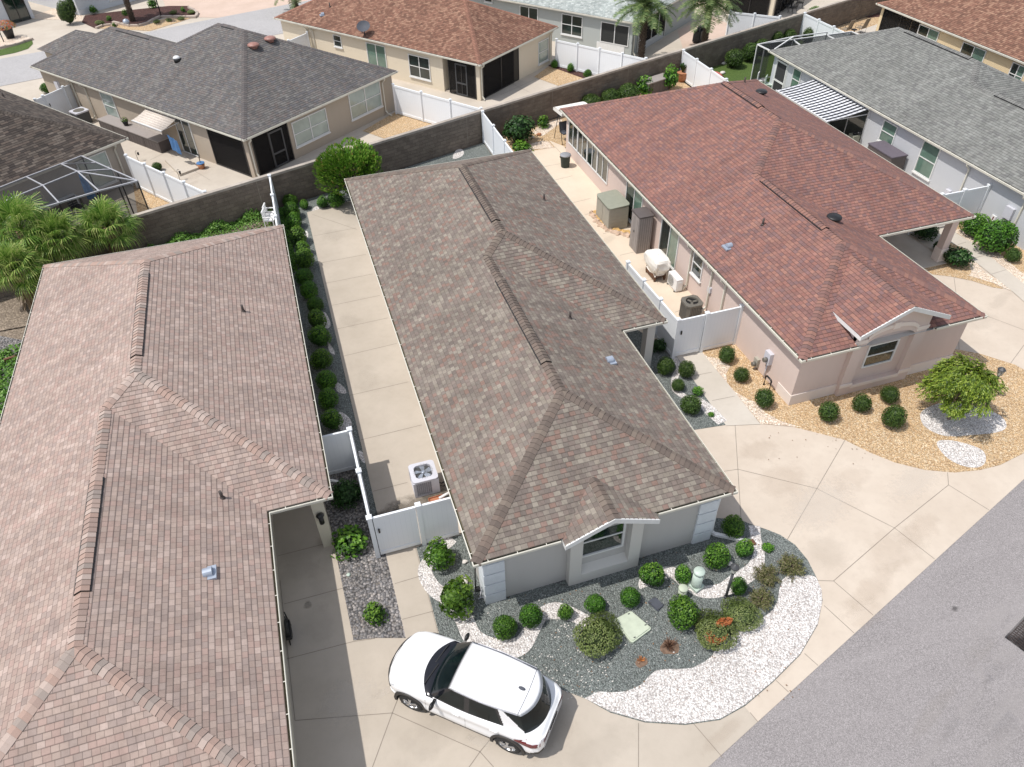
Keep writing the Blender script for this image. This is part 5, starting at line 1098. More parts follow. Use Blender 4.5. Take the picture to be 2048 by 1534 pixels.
shrub('jun', 1481, 1226, 64, 'dense olive juniper right of the one with the orange patch', 'junipers in the front gravel bed', h=.85)
shrub('spr', 1524, 1197, 58, 'flat open juniper at the rim of the white gravel, second from the top', 'junipers in the front gravel bed')
shrub('spr', 1535, 1149, 56, 'thin greyish juniper showing bare branches, left of the topmost one', 'junipers in the front gravel bed')
shrub('spr', 1583, 1132, 62, 'half bare juniper with brown twigs at the edge of the driveway', 'junipers in the front gravel bed')
shrub('loose', 1535, 1095, 24, 'tiny low green plant alone in the gravel by the driveway edge', h=.5)
shrub('cone', 878, 1113, 56, 'pointed yellow green shrub nearest the white gate', 'conical shrubs at the left corner'); shrub('cone', 910, 1198, 70, 'bigger pointed shrub beside the corner of the grey house', 'conical shrubs at the left corner')
g3 = 'leafy shrubs in the slate gravel'
shrub('loose', 702, 1084, 66, 'wide sprawling shrub with some reddish leaves, left of the gate post', g3, h=.6); shrub('loose', 748, 1227, 44, 'small bright leafy plant alone on the slate gravel', g3, h=.8); shrub('dark', 692, 985, 66, 'shaded leafy shrub behind the white fence, near the bent pipe', g3, h=.7)
g4 = 'clipped shrubs by the gate walkway'
for cx, cy, w_, lb in ((1332,733,37,'clipped shrub nearest the porch column of the grey house'),(1373,740,34,'clipped shrub beside the gate end of the walkway'),(1356,770,26,'smallest clipped shrub, on the white gravel by the walkway'),(1382,808,42,'largest clipped shrub, close to the eave of the grey house')): shrub('bal', cx, cy, w_, lb, g4)
shrub('loose', 1395, 783, 22, 'small soft leafy plant between the clipped shrubs', h=.8); shrub('loose', 1422, 829, 13, 'tiny sprig on the white gravel at the end of the walkway', h=.6); shrub('dark', 1318, 690, 30, 'shrub in deep shade behind the porch column of the grey house')
g5 = 'round shrubs in the tan pebbles'
for cx, cy, w_, lb in ((1454,709,35,'round shrub nearest the white fence by the pink wall'),(1483,749,31,'round shrub second from the fence along the pink side wall'),(1529,798,37,'taller round shrub by the black pipe at the pink house corner'),(1657,824,40,'round shrub in front of the left part of the pink front wall'),(1724,807,36,'round shrub in front of the arched window'),(1780,790,35,'round shrub closest to the right base of the arched window'),(1787,835,46,'largest round shrub on the tan pebbles, nearest the driveway')): shrub('bal', cx, cy, w_, lb, g5, h=1.08)
g6 = 'shrubs beside the blue grey wall'
shrub('box', 1953, 452, 50, 'rounded hedge shrub near the roof corner and the white gate', g6, h=.95); shrub('box', 1995, 476, 70, 'largest bright hedge shrub beside the meter boxes', g6, h=.95); shrub('bal', 2027, 511, 30, 'small round shrub at the right edge of the picture', g6)
shrub('dark', 1915, 516, 52, 'dark feathery shrub right of the pink porch column', g6, h=.8); shrub('dark', 1852, 462, 44, 'dark shrub behind the porch of the pink house', g6, h=.8); shrub('dark', 1884, 492, 30, 'shaded shrub just behind the pink porch column', g6)
g7 = 'row of shrubs beside the side patio'
nm = ['first', 'second', 'third', 'fourth', 'fifth', 'sixth', 'seventh', 'eighth', 'ninth', 'tenth', 'eleventh', 'twelfth', 'thirteenth', 'fourteenth', 'fifteenth']
for i, (cx, cy, w_) in enumerate(((580,402,26),(582,421,34),(588,443,32),(594,473,36),(604,498,30),(609,520,38),(609,553,34),(618,581,36),(631,609,34),(633,641,38),(638,675,42),(643,720,38),(653,759,38),(657,799,38),(663,843,40))):
    shrub('box', cx, cy, w_, 'shrub in the shaded row beside the long side patio, %s from the block wall end' % nm[i], g7, h=1.0)
g8 = 'shrubs at the foot of the block wall'
for cx, cy, w_, lb in ((609,409,19,'smallest shrub on the white gravel at the foot of the block wall'),(646,407,22,'small round shrub between the white gravel and the big round tree'),(672,398,32,'shrub tucked under the big round tree')): shrub('box', cx, cy, w_, lb, g8)
shrub('dark', 1038, 260, 60, 'big dark leafy shrub beside the white fence in the pebble yard', h=1.1); shrub('loose', 1087, 244, 25, 'small yellow green shrub against the block wall near the swing'); shrub('loose', 1042, 294, 36, 'low green plants in front of the big dark shrub', h=.5)
g9 = 'round shrubs behind the red brown roof'
for cx, cy, w_, lb in ((1182,205,40,'round shrub top behind the roof, nearest the swing'),(1222,195,38,'middle one of the three round shrub tops behind the red brown roof'),(1257,187,46,'largest round shrub top, nearest the wooden box')): shrub('bal', cx, cy, w_, lb, g9, h=.8)
shrub('loose', 1290, 174, 30, 'thin greyish plant beside the wooden box', h=1.2); shrub('loose', 1340, 160, 34, 'airy potted plant beside the red pot', h=1.4)
g10 = 'round shrubs in a row along the block wall'
for i, (cx, cy, w_) in enumerate(((1470,116,40),(1500,107,34),(1524,93,34),(1551,80,30),(1577,73,31),(1619,73,30))): shrub('bal', cx, cy, w_, 'round shrub beyond the lawn, %s from the left in its row at the block wall' % nm[i], g10)
for cx, cy, w_, lb in ((1628,26,24,'small shrub against the block wall beyond the last white fence, left one'),(1657,38,22,'small shrub against the block wall beyond the last white fence, right one')): shrub('box', cx, cy, w_, lb, 'shrubs beyond the last fence')
for cx, cy, w_, lb in ((1109,128,13,'small shrub by the downspout of the cream house'),(1141,136,13,'small shrub in the middle of the red mulch strip'),(1176,147,16,'small shrub at the wall end of the red mulch strip')): shrub('box', cx, cy, w_, lb, 'small shrubs in the red mulch', h=1.2)
shrub('bal', 314, 333, 18, 'small clipped shrub on the tan house patio behind the white fence'); shrub('box', 93, 175, 22, 'square dark hedge at the far corner of the tan house')
shrub('bal', 131, 24, 30, 'tall clipped hedge block in front of the white house', h=1.6); shrub('bal', 146, 6, 26, 'tall clipped hedge behind the hedge block', h=1.6)
g11 = 'small plants in the far mulch bed'
for cx, cy, w_, k, lb in ((186,20,14,'loose','small bright crown of a young tree at the white wall'),(200,46,14,'jun','grey green mound in the left of the mulch bed'),(218,37,10,'loose','yellow plant left of the palm trunk'),(228,50,8,'loose','tiny green plant on the curved curb'),(346,25,12,'jun','grey green mound right of the palm'),(366,20,9,'loose','small yellow plant right of the palm'),(382,24,13,'jun','grey green mound at the right tip of the mulch bed'),(313,43,12,'jun','left low mound in the far tan gravel'),(338,40,11,'jun','middle low mound in the far tan gravel'),(362,37,11,'jun','right low mound in the far tan gravel'),(305,8,16,'loose','bushy plant against the white wall beside the lantern'),(250,26,10,'loose','small plant just left of the palm trunk')): shrub(k, cx, cy, w_, lb, g11)
# big round tree by the block wall
def crown_tree(name, label, base, centre, rx, rz, mat, n, size, trunk_r, bark='bark', droopy=False, cat='tree'):
    root = thing(name, label, cat, base); b = Vector((0, 0, 0)); c = Vector(centre)-Vector(base); mb = MB(); tb = MB(); br = MB()
    tb.tube([b-Vector((0, 0, .1)), c*.25+Vector((.05, 0, 0)), c*.6], [trunk_r, trunk_r*.8, trunk_r*.6], 9)
    tips = []
    for i in range(46):
        d = rdir(); d.z = rng.uniform(-.2, 1.0) if droopy else abs(d.z)*.9-.25; d.normalize(); e = c + Vector((d.x*rx, d.y*rx, d.z*rz))*rng.uniform(.7, 1.0); m = c*.6+(e-c*.6)*.5+Vector((0, 0, .15*rx))
        br.tube([c*.5, m, e], [trunk_r*.4, trunk_r*.26, .012], 5); tips.append((e, d))
    for e, d in tips:
        for k in range(n//46):
            if droopy:
                o = rdir()*rx*.34; p = e+Vector((o.x, o.y, o.z*.5)); ax = (Vector((p.x-c.x, p.y-c.y, 0)).normalized()*rng.uniform(.35, .8)+Vector((rng.uniform(-.4, .4), rng.uniform(-.4, .4), rng.uniform(-1.1, -.15)))).normalized()
                for q in range(6):
                    pp = p+ax*size*.5*q; nn = Vector((0, 0, 1))+rdir()*.7; yy = ax.cross(Vector((0, 0, 1))).normalized()*(1 if q % 2 else -1)
                    dd = (ax+yy*.55).normalized(); leaf(mb, pp+yy*size*.18, nn, size*1.25, .3, droop=dd)
            else:
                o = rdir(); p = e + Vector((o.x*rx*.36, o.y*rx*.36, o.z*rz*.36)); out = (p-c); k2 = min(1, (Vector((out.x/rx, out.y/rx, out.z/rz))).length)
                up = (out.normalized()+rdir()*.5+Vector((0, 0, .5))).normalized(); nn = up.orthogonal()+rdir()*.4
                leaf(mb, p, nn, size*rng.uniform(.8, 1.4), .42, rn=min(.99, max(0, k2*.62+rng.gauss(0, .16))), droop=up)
    tb.build('trunk', M_[bark], root, raw=True); br.build('branches', M_[bark], root, raw=True); mb.build('crown', M_[mat], root, raw=True); return root
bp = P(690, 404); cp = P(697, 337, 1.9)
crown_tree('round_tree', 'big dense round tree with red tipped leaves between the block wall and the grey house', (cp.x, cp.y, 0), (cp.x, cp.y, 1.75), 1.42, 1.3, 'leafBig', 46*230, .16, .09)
cp = P(1922, 778, 1.5)
crown_tree('weeping_tree', 'bright green weeping tree on the tan pebbles at the right', (cp.x+.15, cp.y, 0), (cp.x+.15, cp.y, 1.42), .98, .95, 'leafTree', 46*64, .10, .07, 'twig', True)
# dead plants
for i, (px, py, lb, r) in enumerate(((1338, 1292, 'dead brown plant in a bare ring of soil near the white gravel', .2), (1281, 1322, 'small dry orange plant low in the dark gravel', .12))):
    p = P(px, py); rt = thing('dead_plant', lb, 'plant', (p.x, p.y, .015)); mb = MB()
    for k in range(70 if i == 0 else 25): a = rng.uniform(0, 6.28); e = Vector((cos(a)*r*rng.random()*1.2, sin(a)*r*rng.random()*1.2, r*rng.uniform(.3, 1.1))); mb.bar((e.x*.2, e.y*.2, 0), e, .012, .006)
    mb.build('dry_stems', M_['dead' if i == 0 else 'leafRed'], rt, raw=True)
    m2 = MB(); m2.sheet([(r*1.5*cos(2*pi*k/12)*rng.uniform(.8, 1.2), r*1.1*sin(2*pi*k/12)*rng.uniform(.8, 1.2)-.05) for k in range(12)], .004); m2.build('bare_soil', M_['soilP'], rt, raw=True)
# palms
def fan_palm(name, label, base, h, R, nf, seed, lean=(0, 0), group=None):
    g = random.Random(seed); root = thing(name, label, 'palm tree', base, group=group); mb = MB(); pb = MB(); tb = MB(); db = MB()
    top = Vector((lean[0], lean[1], h)); tb.tube([(0, 0, -.1), (lean[0]*.4, lean[1]*.4, h*.5), top], [.2, .17, .19], 10)
    for i in range(80): a = g.uniform(0, 6.28); z = h*g.uniform(.35, .98); q = Vector((lean[0]*z/h, lean[1]*z/h, z)); db.bar(q+Vector((cos(a)*.16, sin(a)*.16, 0)), q+Vector((cos(a)*.42, sin(a)*.42, -.45)), .05, .012)
    for i in range(nf):
        a = i*2.399+g.uniform(-.3, .3); el = 1.35-1.75*(i/nf)+g.uniform(-.12, .12); d = Vector((cos(a)*cos(el), sin(a)*cos(el), sin(el))); Lp = R*g.uniform(.42, .6)
        e = top+d*Lp+Vector((0, 0, -.1*Lp)); pb.tube([top, top+d*Lp*.5, e], [.022, .016, .012], 5)
        side = d.cross(Vector((0, 0, 1))).normalized(); up = side.cross(d); Ll = R*g.uniform(.58, .74); n = 26
        for k in range(n):
            t = (k/(n-1)-.5)*2; ang = t*1.9; ld = (d*cos(ang)+side*sin(ang)+up*.12*cos(ang*1.5)).normalized(); L_l = Ll*(1-.25*abs(t))*g.uniform(.85, 1.1)
            w_ = .020; ws = ld.cross(up).normalized()*w_; p0 = e; p1 = e+ld*L_l*.42; p2 = p1+(ld*.8+Vector((0, 0, -.5))).normalized()*L_l*.32; p3 = p2+Vector((ld.x*.25, ld.y*.25, -1)).normalized()*L_l*.38
            rn = g.uniform(.15, .9) * (1 if i < nf*.8 else .9)
            mb.face([p0-ws*.4, p0+ws*.4, p1+ws, p1-ws], rn=rn); mb.face([p1-ws, p1+ws, p2+ws*.8, p2-ws*.8], rn=min(.98, rn+.06)); mb.face([p2-ws*.8, p2+ws*.8, p3], rn=min(.98, rn+.15))
    tb.build('trunk', M_['thatch'], root, raw=True); db.build('dead_fronds', M_['thatch'], root, raw=True); pb.build('petioles', M_['leafPalm'], root, raw=True); mb.build('crown', M_['leafPalm'], root, raw=True); return root
gp = 'fan palms at the left edge'
for px, py, z, h, R, sd, lb in ((212,446,2.2,2.0,1.45,3,'fan palm against the block wall, the rightmost with its own separate crown'),(110,470,2.5,2.3,1.45,5,'fan palm in the middle of the clump, behind the pink roof corner'),(36,452,3.0,2.8,1.7,8,'tallest fan palm, at the left edge under the screen cage'),(22,530,2.5,2.3,1.35,13,'lowest fan palm of the clump, hanging over the roof edge')):
    c = P(px, py, z); fan_palm('fan_palm', lb, (c.x, c.y, 0), h, R, 36, sd, (g_ := 0, 0), gp)
def date_palm(name, label, base, h, R, nf, seed, group=None, tr=.2):
    g = random.Random(seed); root = thing(name, label, 'palm tree', base, group=group); mb = MB(); tb = MB(); rb = MB(); top = Vector((0, 0, h))
    tb.tube([(0, 0, -.1), (.02, 0, h*.3), (0, 0, h*.9), (0, 0, h+.1)], [tr*1.25, tr*.9, tr, tr*1.3], 12)
    for i in range(int(h*55)):
        a = i*2.399; z = h*i/(h*55); q = Vector((cos(a)*tr*.95, sin(a)*tr*.95, z)); tb.bar(q, q+Vector((cos(a)*.07, sin(a)*.07, .1)), .09, .03)
    for i in range(nf):
        a = i*2.399+g.uniform(-.2, .2); el = 1.35-1.55*(i/nf); L = R*g.uniform(.9, 1.05); pts = []; p = top.copy(); d = Vector((cos(a)*cos(el), sin(a)*cos(el), sin(el)))
        for k in range(9): pts.append(p.copy()); p = p+d*L/8; d = (d+Vector((0, 0, -.16))).normalized()
        rb.tube(pts, [.03-.003*k for k in range(9)], 4)
        for k in range(1, 8):
            for s_ in (-1, 1):
                for q in range(7):
                    t = (k+q/7); k0 = int(t); b = pts[k0]+(pts[min(8, k0+1)]-pts[k0])*(t-k0); dd = (pts[min(8, k0+1)]-pts[k0]).normalized(); sd_ = dd.cross(Vector((0, 0, 1))).normalized()*s_
                    ll = .5*math.sin(pi*min(1, (t+.7)/9.2))**.6*R/2.3; ld = (sd_*.85+dd*.55+Vector((0, 0, g.uniform(-.1, .45)))).normalized(); wv = dd*.016
                    e = b+ld*ll*.6; e2 = e+(ld+Vector((0, 0, -.6))).normalized()*ll*.45; rn = g.uniform(.1, .95)
                    mb.face([b-wv, b+wv, e+wv, e-wv], rn=rn); mb.face([e-wv, e+wv, e2], rn=rn)
    tb.build('trunk', M_['bark'], root, raw=True); rb.build('frond_ribs', M_['leafDate'], root, raw=True); mb.build('crown', M_['leafDate'], root, raw=True); return root
gd_ = 'date palms beyond the block wall'
b = P(1298, 112, 0); c = P(1303, 12, 4.0)
date_palm('date_palm', 'date palm with a rough trunk standing at the screen porch of the sage grey house', (25.2, 49.5, 0), 3.9, 2.5, 46, 4, gd_)
c = P(1420, 8, 3.2); date_palm('date_palm', 'date palm right of the rough trunked one, leaning over the block wall', (c.x, c.y, 0), 3.2, 2.6, 50, 9, gd_)
c = P(262, 52, 0); c2 = P(266, 42); date_palm('date_palm', 'palm in the far mulch bed in front of the white house', (c2.x, c2.y, 0), 4.0, 2.2, 34, 15)
c = P(585, -22, 1.8); date_palm('date_palm', 'palm fronds at the top edge beyond the far road', (c.x, c.y, 0), 1.8, 2.2, 30, 21)
# ground cover
def weeds(name, label, poly_fn, n, size, mat='weed', h=.25):
    mb = MB()
    for i in range(n):
        p, hh = poly_fn()
        leaf(mb, Vector((p[0], p[1], .02+hh*h*rng.random())), rdir()*.8+Vector((0, 0, 1)), size*rng.uniform(.6, 1.4), .6, rn=rng.random())
    return tag(mb.build(name, M_[mat]), label, None, None, 'stuff')
def f1():
    x = rng.uniform(-7.5, -1.6); y = WY(x)-rng.uniform(.05, 1.0)*rng.uniform(.4, 1.0)-(.9 if rng.random() < .2 else 0); return (x, y), math.exp(-((x+3.5)%1.7-.85)**2*3)
weeds('weeds', 'tall weeds along the foot of the block wall', f1, 5200, .1, h=.5)
def f2():
    while True:
        x = rng.uniform(-15, -11.9); y = rng.uniform(15, 28.6)
        if (sin(x*2.1+y*1.3)+sin(y*.9-x))*.5 < .35+.3*(y-20)/9: return (x, y), .6+.4*sin(x*3+y*2)
weeds('ground_cover', 'green ground cover beside the left walkway', f2, 12000, .13, h=.3)
def f3():
    a = P(rng.uniform(-2, 64), rng.uniform(80, 114)); return (a.x, a.y), 1
def f4():
    x = rng.uniform(26.8, 39); y = rng.uniform(40, 50); 
    return (x, y), .3
def f5():
    y = rng.uniform(16, 30); return (-1.25+rng.random()*.35, y), .4
def f6():
    x = rng.uniform(-1.25, -.9); y = rng.uniform(30.5, 36.8); return (x, y), .5
weeds('grass', 'grass strip beside the white fence', f6, 2500, .09, h=.25)
# far flower pot
p = P(22, 76); rt = thing('flower_pot', 'dark pot of red flowers on the gravel at the top left', 'flower pot', (p.x, p.y, 0)); mb = MB(); mb.lathe([(.3, 0), (.42, .75), (.40, .78)], (0, 0, 0), 16); mb.build('pot', M_['black'], rt, raw=True)
mb = MB()
for i in range(500): d = rdir(); d.z = abs(d.z); leaf(mb, Vector((d.x*.75, d.y*.75, .8+d.z*.55)), d+rdir()*.5, .13, .6)
mb.build('flowers', M_['flower'], rt, raw=True)
def interp(tab, x):
    if x <= tab[0][0]: return tab[0][1]
    for (a, va), (b, vb) in zip(tab, tab[1:]):
        if x <= b:
            t = (x-a)/(b-a); t = t*t*(3-2*t); return va+(vb-va)*t
    return tab[-1][1]
def lerp(tab, x):
    if x <= tab[0][0]: return tab[0][1]
    for (a, va), (b, vb) in zip(tab, tab[1:]):
        if x <= b: return va+(vb-va)*(x-a)/(b-a)
    return tab[-1][1]
def build_car(loc, rz):
    car = thing('parked_car', 'white compact SUV with black door mirrors parked on the driveway', 'car', loc, rz)
    WXs = (1.33, -1.33); WR_ = .345; X0, X1 = -2.17, 2.2
    wid = [(-2.17, .60), (-2.1, .76), (-1.95, .84), (-1.5, .88), (-.5, .89), (.8, .89), (1.4, .885), (1.75, .86), (1.92, .80), (2.05, .66), (2.14, .48), (2.2, .25)]
    top = [(-2.17, .90), (-2.05, .99), (-1.5, 1.04), (.9, 1.045), (1.1, 1.04), (1.6, 1.0), (1.9, .93), (2.08, .84), (2.2, .70)]
    shl = [(-2.17, .90), (-1.5, 1.02), (.9, .97), (1.5, .91), (1.95, .82), (2.2, .62)]
    bot = [(-2.17, .36), (-1.9, .26), (1.9, .24), (2.2, .30)]
    def sect(x):
        w_ = lerp(wid, x); zt = interp(top, x); zs = interp(shl, x); zb = lerp(bot, x)
        ctr = [(0, zt), (.35*w_, zt-.006), (.68*w_, zt-.03), (.86*w_, zs+.02), (.955*w_, zs-.05), (.985*w_, zs-.16), (.97*w_, zs-.30), (w_, .52), (w_*.995, .42), (.97*w_, .32), (.90*w_, zb), (0, zb)]
        out = []
        for i in range(len(ctr)-1):
            n = 5
            for k in range(n): t = k/n; out.append((ctr[i][0]+(ctr[i+1][0]-ctr[i][0])*t, ctr[i][1]+(ctr[i+1][1]-ctr[i][1])*t))
        out.append(ctr[-1])
        # smooth
        for _ in range(4): out = [out[0]]+[((out[i-1][0]+2*out[i][0]+out[i+1][0])/4, (out[i-1][1]+2*out[i][1]+out[i+1][1])/4) for i in range(1, len(out)-1)]+[out[-1]]
        return out
    NX = 150; body = MB(); clad = MB(); prev = None
    grid = []
    for i in range(NX+1):
        x = X0+(X1-X0)*i/NX; grid.append((x, sect(x)))
    for sgn in (1, -1):
        for (xa, A_), (xb, B_) in zip(grid, grid[1:]):
            for k in range(len(A_)-1):
                q = [(xa, A_[k]), (xa, A_[k+1]), (xb, B_[k+1]), (xb, B_[k])]
                cx = (xa+xb)/2; cz = sum(v[1][1] for v in q)/4; cy = sum(v[1][0] for v in q)/4
                if cy > .55 and any((cx-wx)**2+(cz-WR_)**2 < .405**2 for wx in WXs): continue
                pts = [(a, b[0]*sgn, b[1]) for a, b in q]
                if sgn < 0: pts.reverse()
                tgt = clad if cz < (.40 if abs(cx) < 1.9 else .47) else body
                tgt.face(pts, sm=True, rn=.5)
        for e, (x, A_) in ((0, grid[0]), (1, grid[-1])):
            pts = [(x, b[0]*sgn, b[1]) for b in A_]
            (body).face(pts if (sgn > 0) == (e == 1) else pts[::-1])
    body.build('body', M_['carW'], car, raw=True); clad.build('lower_cladding', M_['clad'], car, raw=True)
    # wheel arches and wells
    for wx in WXs:
        for sg in (1, -1):
            mb = MB(); N = 26; w_ = lerp(wid, wx)*sg
            for k in range(N):
                a, b = -.25+(pi+.5)*k/N, -.25+(pi+.5)*(k+1)/N
                def q(t, r, y): return (wx+r*cos(t), y, WR_+r*sin(t))
                y1 = w_+.012*sg; yo = (lerp(wid, wx+.4*cos(a))*sg)
                mb.face([q(a, .385, y1), q(b, .385, y1), q(b, .455, y1-.002*sg), q(a, .455, y1-.002*sg)]); mb.face([q(a, .455, y1), q(b, .455, y1), q(b, .465, y1-.05*sg), q(a, .465, y1-.05*sg)]); mb.face([q(a, .385, y1), q(b, .385, y1), q(b, .385, y1-.3*sg), q(a, .385, y1-.3*sg)])
            mb.build('wheel_arch', M_['clad'], car, raw=True)
    wm = MB()
    for wx in WXs: wm.box((wx-.36, -.55, .24), (wx+.36, .55, .74))
    wm.build('wheel_well', M_['tyre'], car, raw=True)
    # wheels
    for wx in WXs:
        for sg in (1, -1):
            y0 = .88*sg; mb = MB(); N = 32
            prof = [(.21, 0), (.30, -.002), (.335, .02), (.345, .05), (.345, .17), (.33, .21), (.2, .22)]
            def rq(r, o, k): t = 2*pi*k/N; return (wx+r*cos(t), y0-o*sg, WR_+r*sin(t))
            for (r0, o0), (r1, o1) in zip(prof, prof[1:]):
                for k in range(N): mb.face([rq(r0, o0, k), rq(r1, o1, k), rq(r1, o1, k+1), rq(r0, o0, k+1)], sm=True)
            wl = mb.build('wheel', M_['tyre'], car, raw=True)
            rb = MB()
            for (r0, o0), (r1, o1) in zip([(.232, -.002), (.215, .01), (.20, .06)], [(.215, .01), (.20, .06), (.19, .12)]):
                for k in range(N): rb.face([rq(r0, o0, k), rq(r1, o1, k), rq(r1, o1, k+1), rq(r0, o0, k+1)], sm=True)
            for k in range(5):
                for off in (-.13, .13):
                    t = 2*pi*k/5+.3; c0 = Vector((wx+.03*cos(t), y0+.0, WR_+.03*sin(t))); c1 = Vector((wx+.21*cos(t+off), y0-.012*sg, WR_+.21*sin(t+off))); rb.bar(c0, c1, .035, .02, up=(0, 1, 0))
            rb.tube([(wx, y0-.03*sg, WR_), (wx, y0+.012*sg, WR_)], .045, 12)
            rb.build('rim', M_['rim'], wl, raw=True)
            db = MB(); db.tube([(wx, y0-.09*sg, WR_), (wx, y0-.085*sg, WR_)], .2, 24); db.build('brake_disc', M_['clad'], wl, raw=True)
    # greenhouse
    def bz(x, y):
        g = sect(x); y = abs(y)
        for a, b in zip(g, g[1:]):
            if a[0] <= y <= b[0] or a[0] >= y >= b[0]:
                if b[1] > .6: return a[1]+(b[1]-a[1])*((y-a[0])/(b[0]-a[0]+1e-9))
        return .9
    def ringpt(t, s):
        """t 0..1 belt to roof; s 0..1 front centre to corner, 1..3 along the side, 3..4 rear corner to rear centre"""
        z = .985+.615*t; xf, xc = .95-.67*t, .80-.545*t; wf = .745-.10*t; ws = .785-.115*t; xr, xq, wr = -2.05+.26*t, -1.72+.17*t, .70-.10*t
        if s <= 1: y = wf*s; x = xf-(xf-xc)*s*s
        elif s <= 3:
            u = (s-1)/2; x = xc+(xq-xc)*u; y = wf+(wr-wf)*u+4*u*(1-u)*(ws-(wf+wr)/2)
        else: u = 4-s; y = wr*u; x = xr-(xr-xq)*u**2.2
        return Vector((x, y, z))
    SS = [k/14 for k in range(14)]+[1+2*k/90 for k in range(90)]+[3+k/14 for k in range(15)]; NT = 24
    def kind(s, t):
        x = ringpt(t, s).x
        if s < 1: return 'front' if s < .90 and .04 < t < .95 else 'black'
        if s > 3: return 'rear' if t > .0 else 'body'
        if x < -1.12-.66*(1-t): return 'rear'
        xe = -1.22+.20*t
        if x < xe: return 'body'
        if s < 1.12: return 'black'
        if .07 < t < .93 and not (-.30 < x < -.17) and x > xe+.07: return 'side'
        return 'black'
    def strips(sg):
        parts = {}
        for a, b in zip(SS, SS[1:]):
            for j in range(NT):
                t0, t1 = j/NT, (j+1)/NT; k = kind((a+b)/2, (t0+t1)/2); q = [ringpt(t0, a), ringpt(t0, b), ringpt(t1, b), ringpt(t1, a)]
                if k == 'side': k = 'side0' if q[0].x > -.24 else 'side1'
                for v in q: v.y *= sg
                parts.setdefault(k, MB()).face(q, sm=True, rn=.5)
        return parts
    PL, PR = strips(1), strips(-1)
    def merged(k):
        m_ = PL[k]; n0 = len(m_.v); m_.v += PR[k].v; m_.f += [[i+n0 for i in f] for f in PR[k].f]; m_.mi += PR[k].mi; m_.uv += PR[k].uv; m_.rn += PR[k].rn; m_.sm += PR[k].sm; return m_
    merged('front').build('windscreen', M_['carG'], car, raw=True); merged('rear').build('rear_window', M_['carG'], car, raw=True)
    for Q in (PL, PR):
        for k in ('side0', 'side1'): Q[k].build('side_window', M_['carG'], car, raw=True)
        Q['body'].build('rear_pillar', M_['carW'], car, raw=True)
    merged('black').build('window_trim', M_['carB'], car, raw=True)
    # roof
    rf = MB(); ct = Vector((-.76, 0, 1.60)); K = 9; rings = []
    loop = [ringpt(1, s) for s in SS]; loop = loop + [Vector((v.x, -v.y, v.z)) for v in reversed(loop[1:-1])]; NL = len(loop)
    for j in range(K+1):
        s = 1-j/K; row = []
        for p in loop:
            q = ct+(p-ct)*s; q.z = 1.605+.05*(1-s**2.4)
            if j == 0: q = ct+(p-ct)*1.012; q.z = 1.592
            if p.x < -1.5 and j <= 2: q.x -= (.025, .02, .01)[j]
            row.append(rf.vert(q))
        rings.append(row)
    for a, b in zip(rings, rings[1:]):
        for i in range(NL): rf.face([a[i], a[(i+1) % NL], b[(i+1) % NL], b[i]], sm=True, rn=.5)
    rf.face(rings[0][::-1])
    roof = rf.build('roof', M_['carW'], car, raw=True)
    mb = MB(); mb.tube([(-1.50, .60, 1.622), (-1.52, .3, 1.644), (-1.53, 0, 1.65), (-1.52, -.3, 1.644), (-1.50, -.60, 1.622)], .0045, 4); mb.build('spoiler_seam', M_['dkgrey'], roof, raw=True)
    mb = MB(); mb.lathe([(.055, 1.64), (.05, 1.662), (.03, 1.675)], (0, 0, 0), 12)
    for v in mb.v: v.x = v.x*1.7-1.36; v.y *= .8
    mb.build('aerial_fin', M_['greyL'], roof, raw=True)
    # cowl at the foot of the windscreen
    mb = MB(); rows = []
    for i in range(33):
        y = (i/32-.5)*2*.79; s = abs(y)/.79; xo = 1.19-.33*s**2.2; xi = .84-.16*s**2; row = []
        for k in range(5): u = k/4; x = xo+(xi-xo)*u; row.append(mb.vert((x, y, bz(x, y)+.012+.012*sin(pi*u))))
        rows.append(row)
    for a, b in zip(rows, rows[1:]):
        for k in range(4): mb.face([a[k], a[k+1], b[k+1], b[k]], sm=True)
    mb.build('cowl', M_['carB'], car, raw=True)
    for y0, y1 in ((.58, -.02), (-.04, -.62)): mb = MB(); mb.bar((1.02, y0, 1.062), (.93, y1, 1.085), .022, .015); mb.build('wiper', M_['black'], car, raw=True)
    mb = MB(); mb.tube([Vector((xx, yy, bz(xx, yy)+.001)) for xx, yy in [(1.16, .74), (1.4, .76), (1.7, .74), (1.95, .62)]], .004, 4)
    # mirrors
    for sg in (1, -1):
        mb = MB(); c = Vector((.60, .98*sg, 1.04)); n = 10; rs = []
        for j in range(7):
            t = j/6; r = math.sin(pi*min(.98, max(.02, t)))**.5
            rs.append([mb.vert(c+Vector(((.055)*r*cos(2*pi*k/n), (t-.5)*.24*sg, .085*r*sin(2*pi*k/n)))) for k in range(n)])
        for a, b in zip(rs, rs[1:]):
            for k in range(n): mb.face([a[k], a[(k+1) % n], b[(k+1) % n], b[k]], sm=True)
        mb.bar((.62, .78*sg, .98), (.60, .90*sg, 1.02), .07, .045); mb.build('door_mirror', M_['black'], car, raw=True)
    # lamps, seams, handles
    def sd(x, z, sg, o=.004):
        g = sect(x); best = min(range(len(g)-1), key=lambda k: abs((g[k][1]+g[k+1][1])/2-z) + (10 if g[k][0] < .6*lerp(wid, x) else 0)); return Vector((x, (g[best][0]+o)*sg, z))
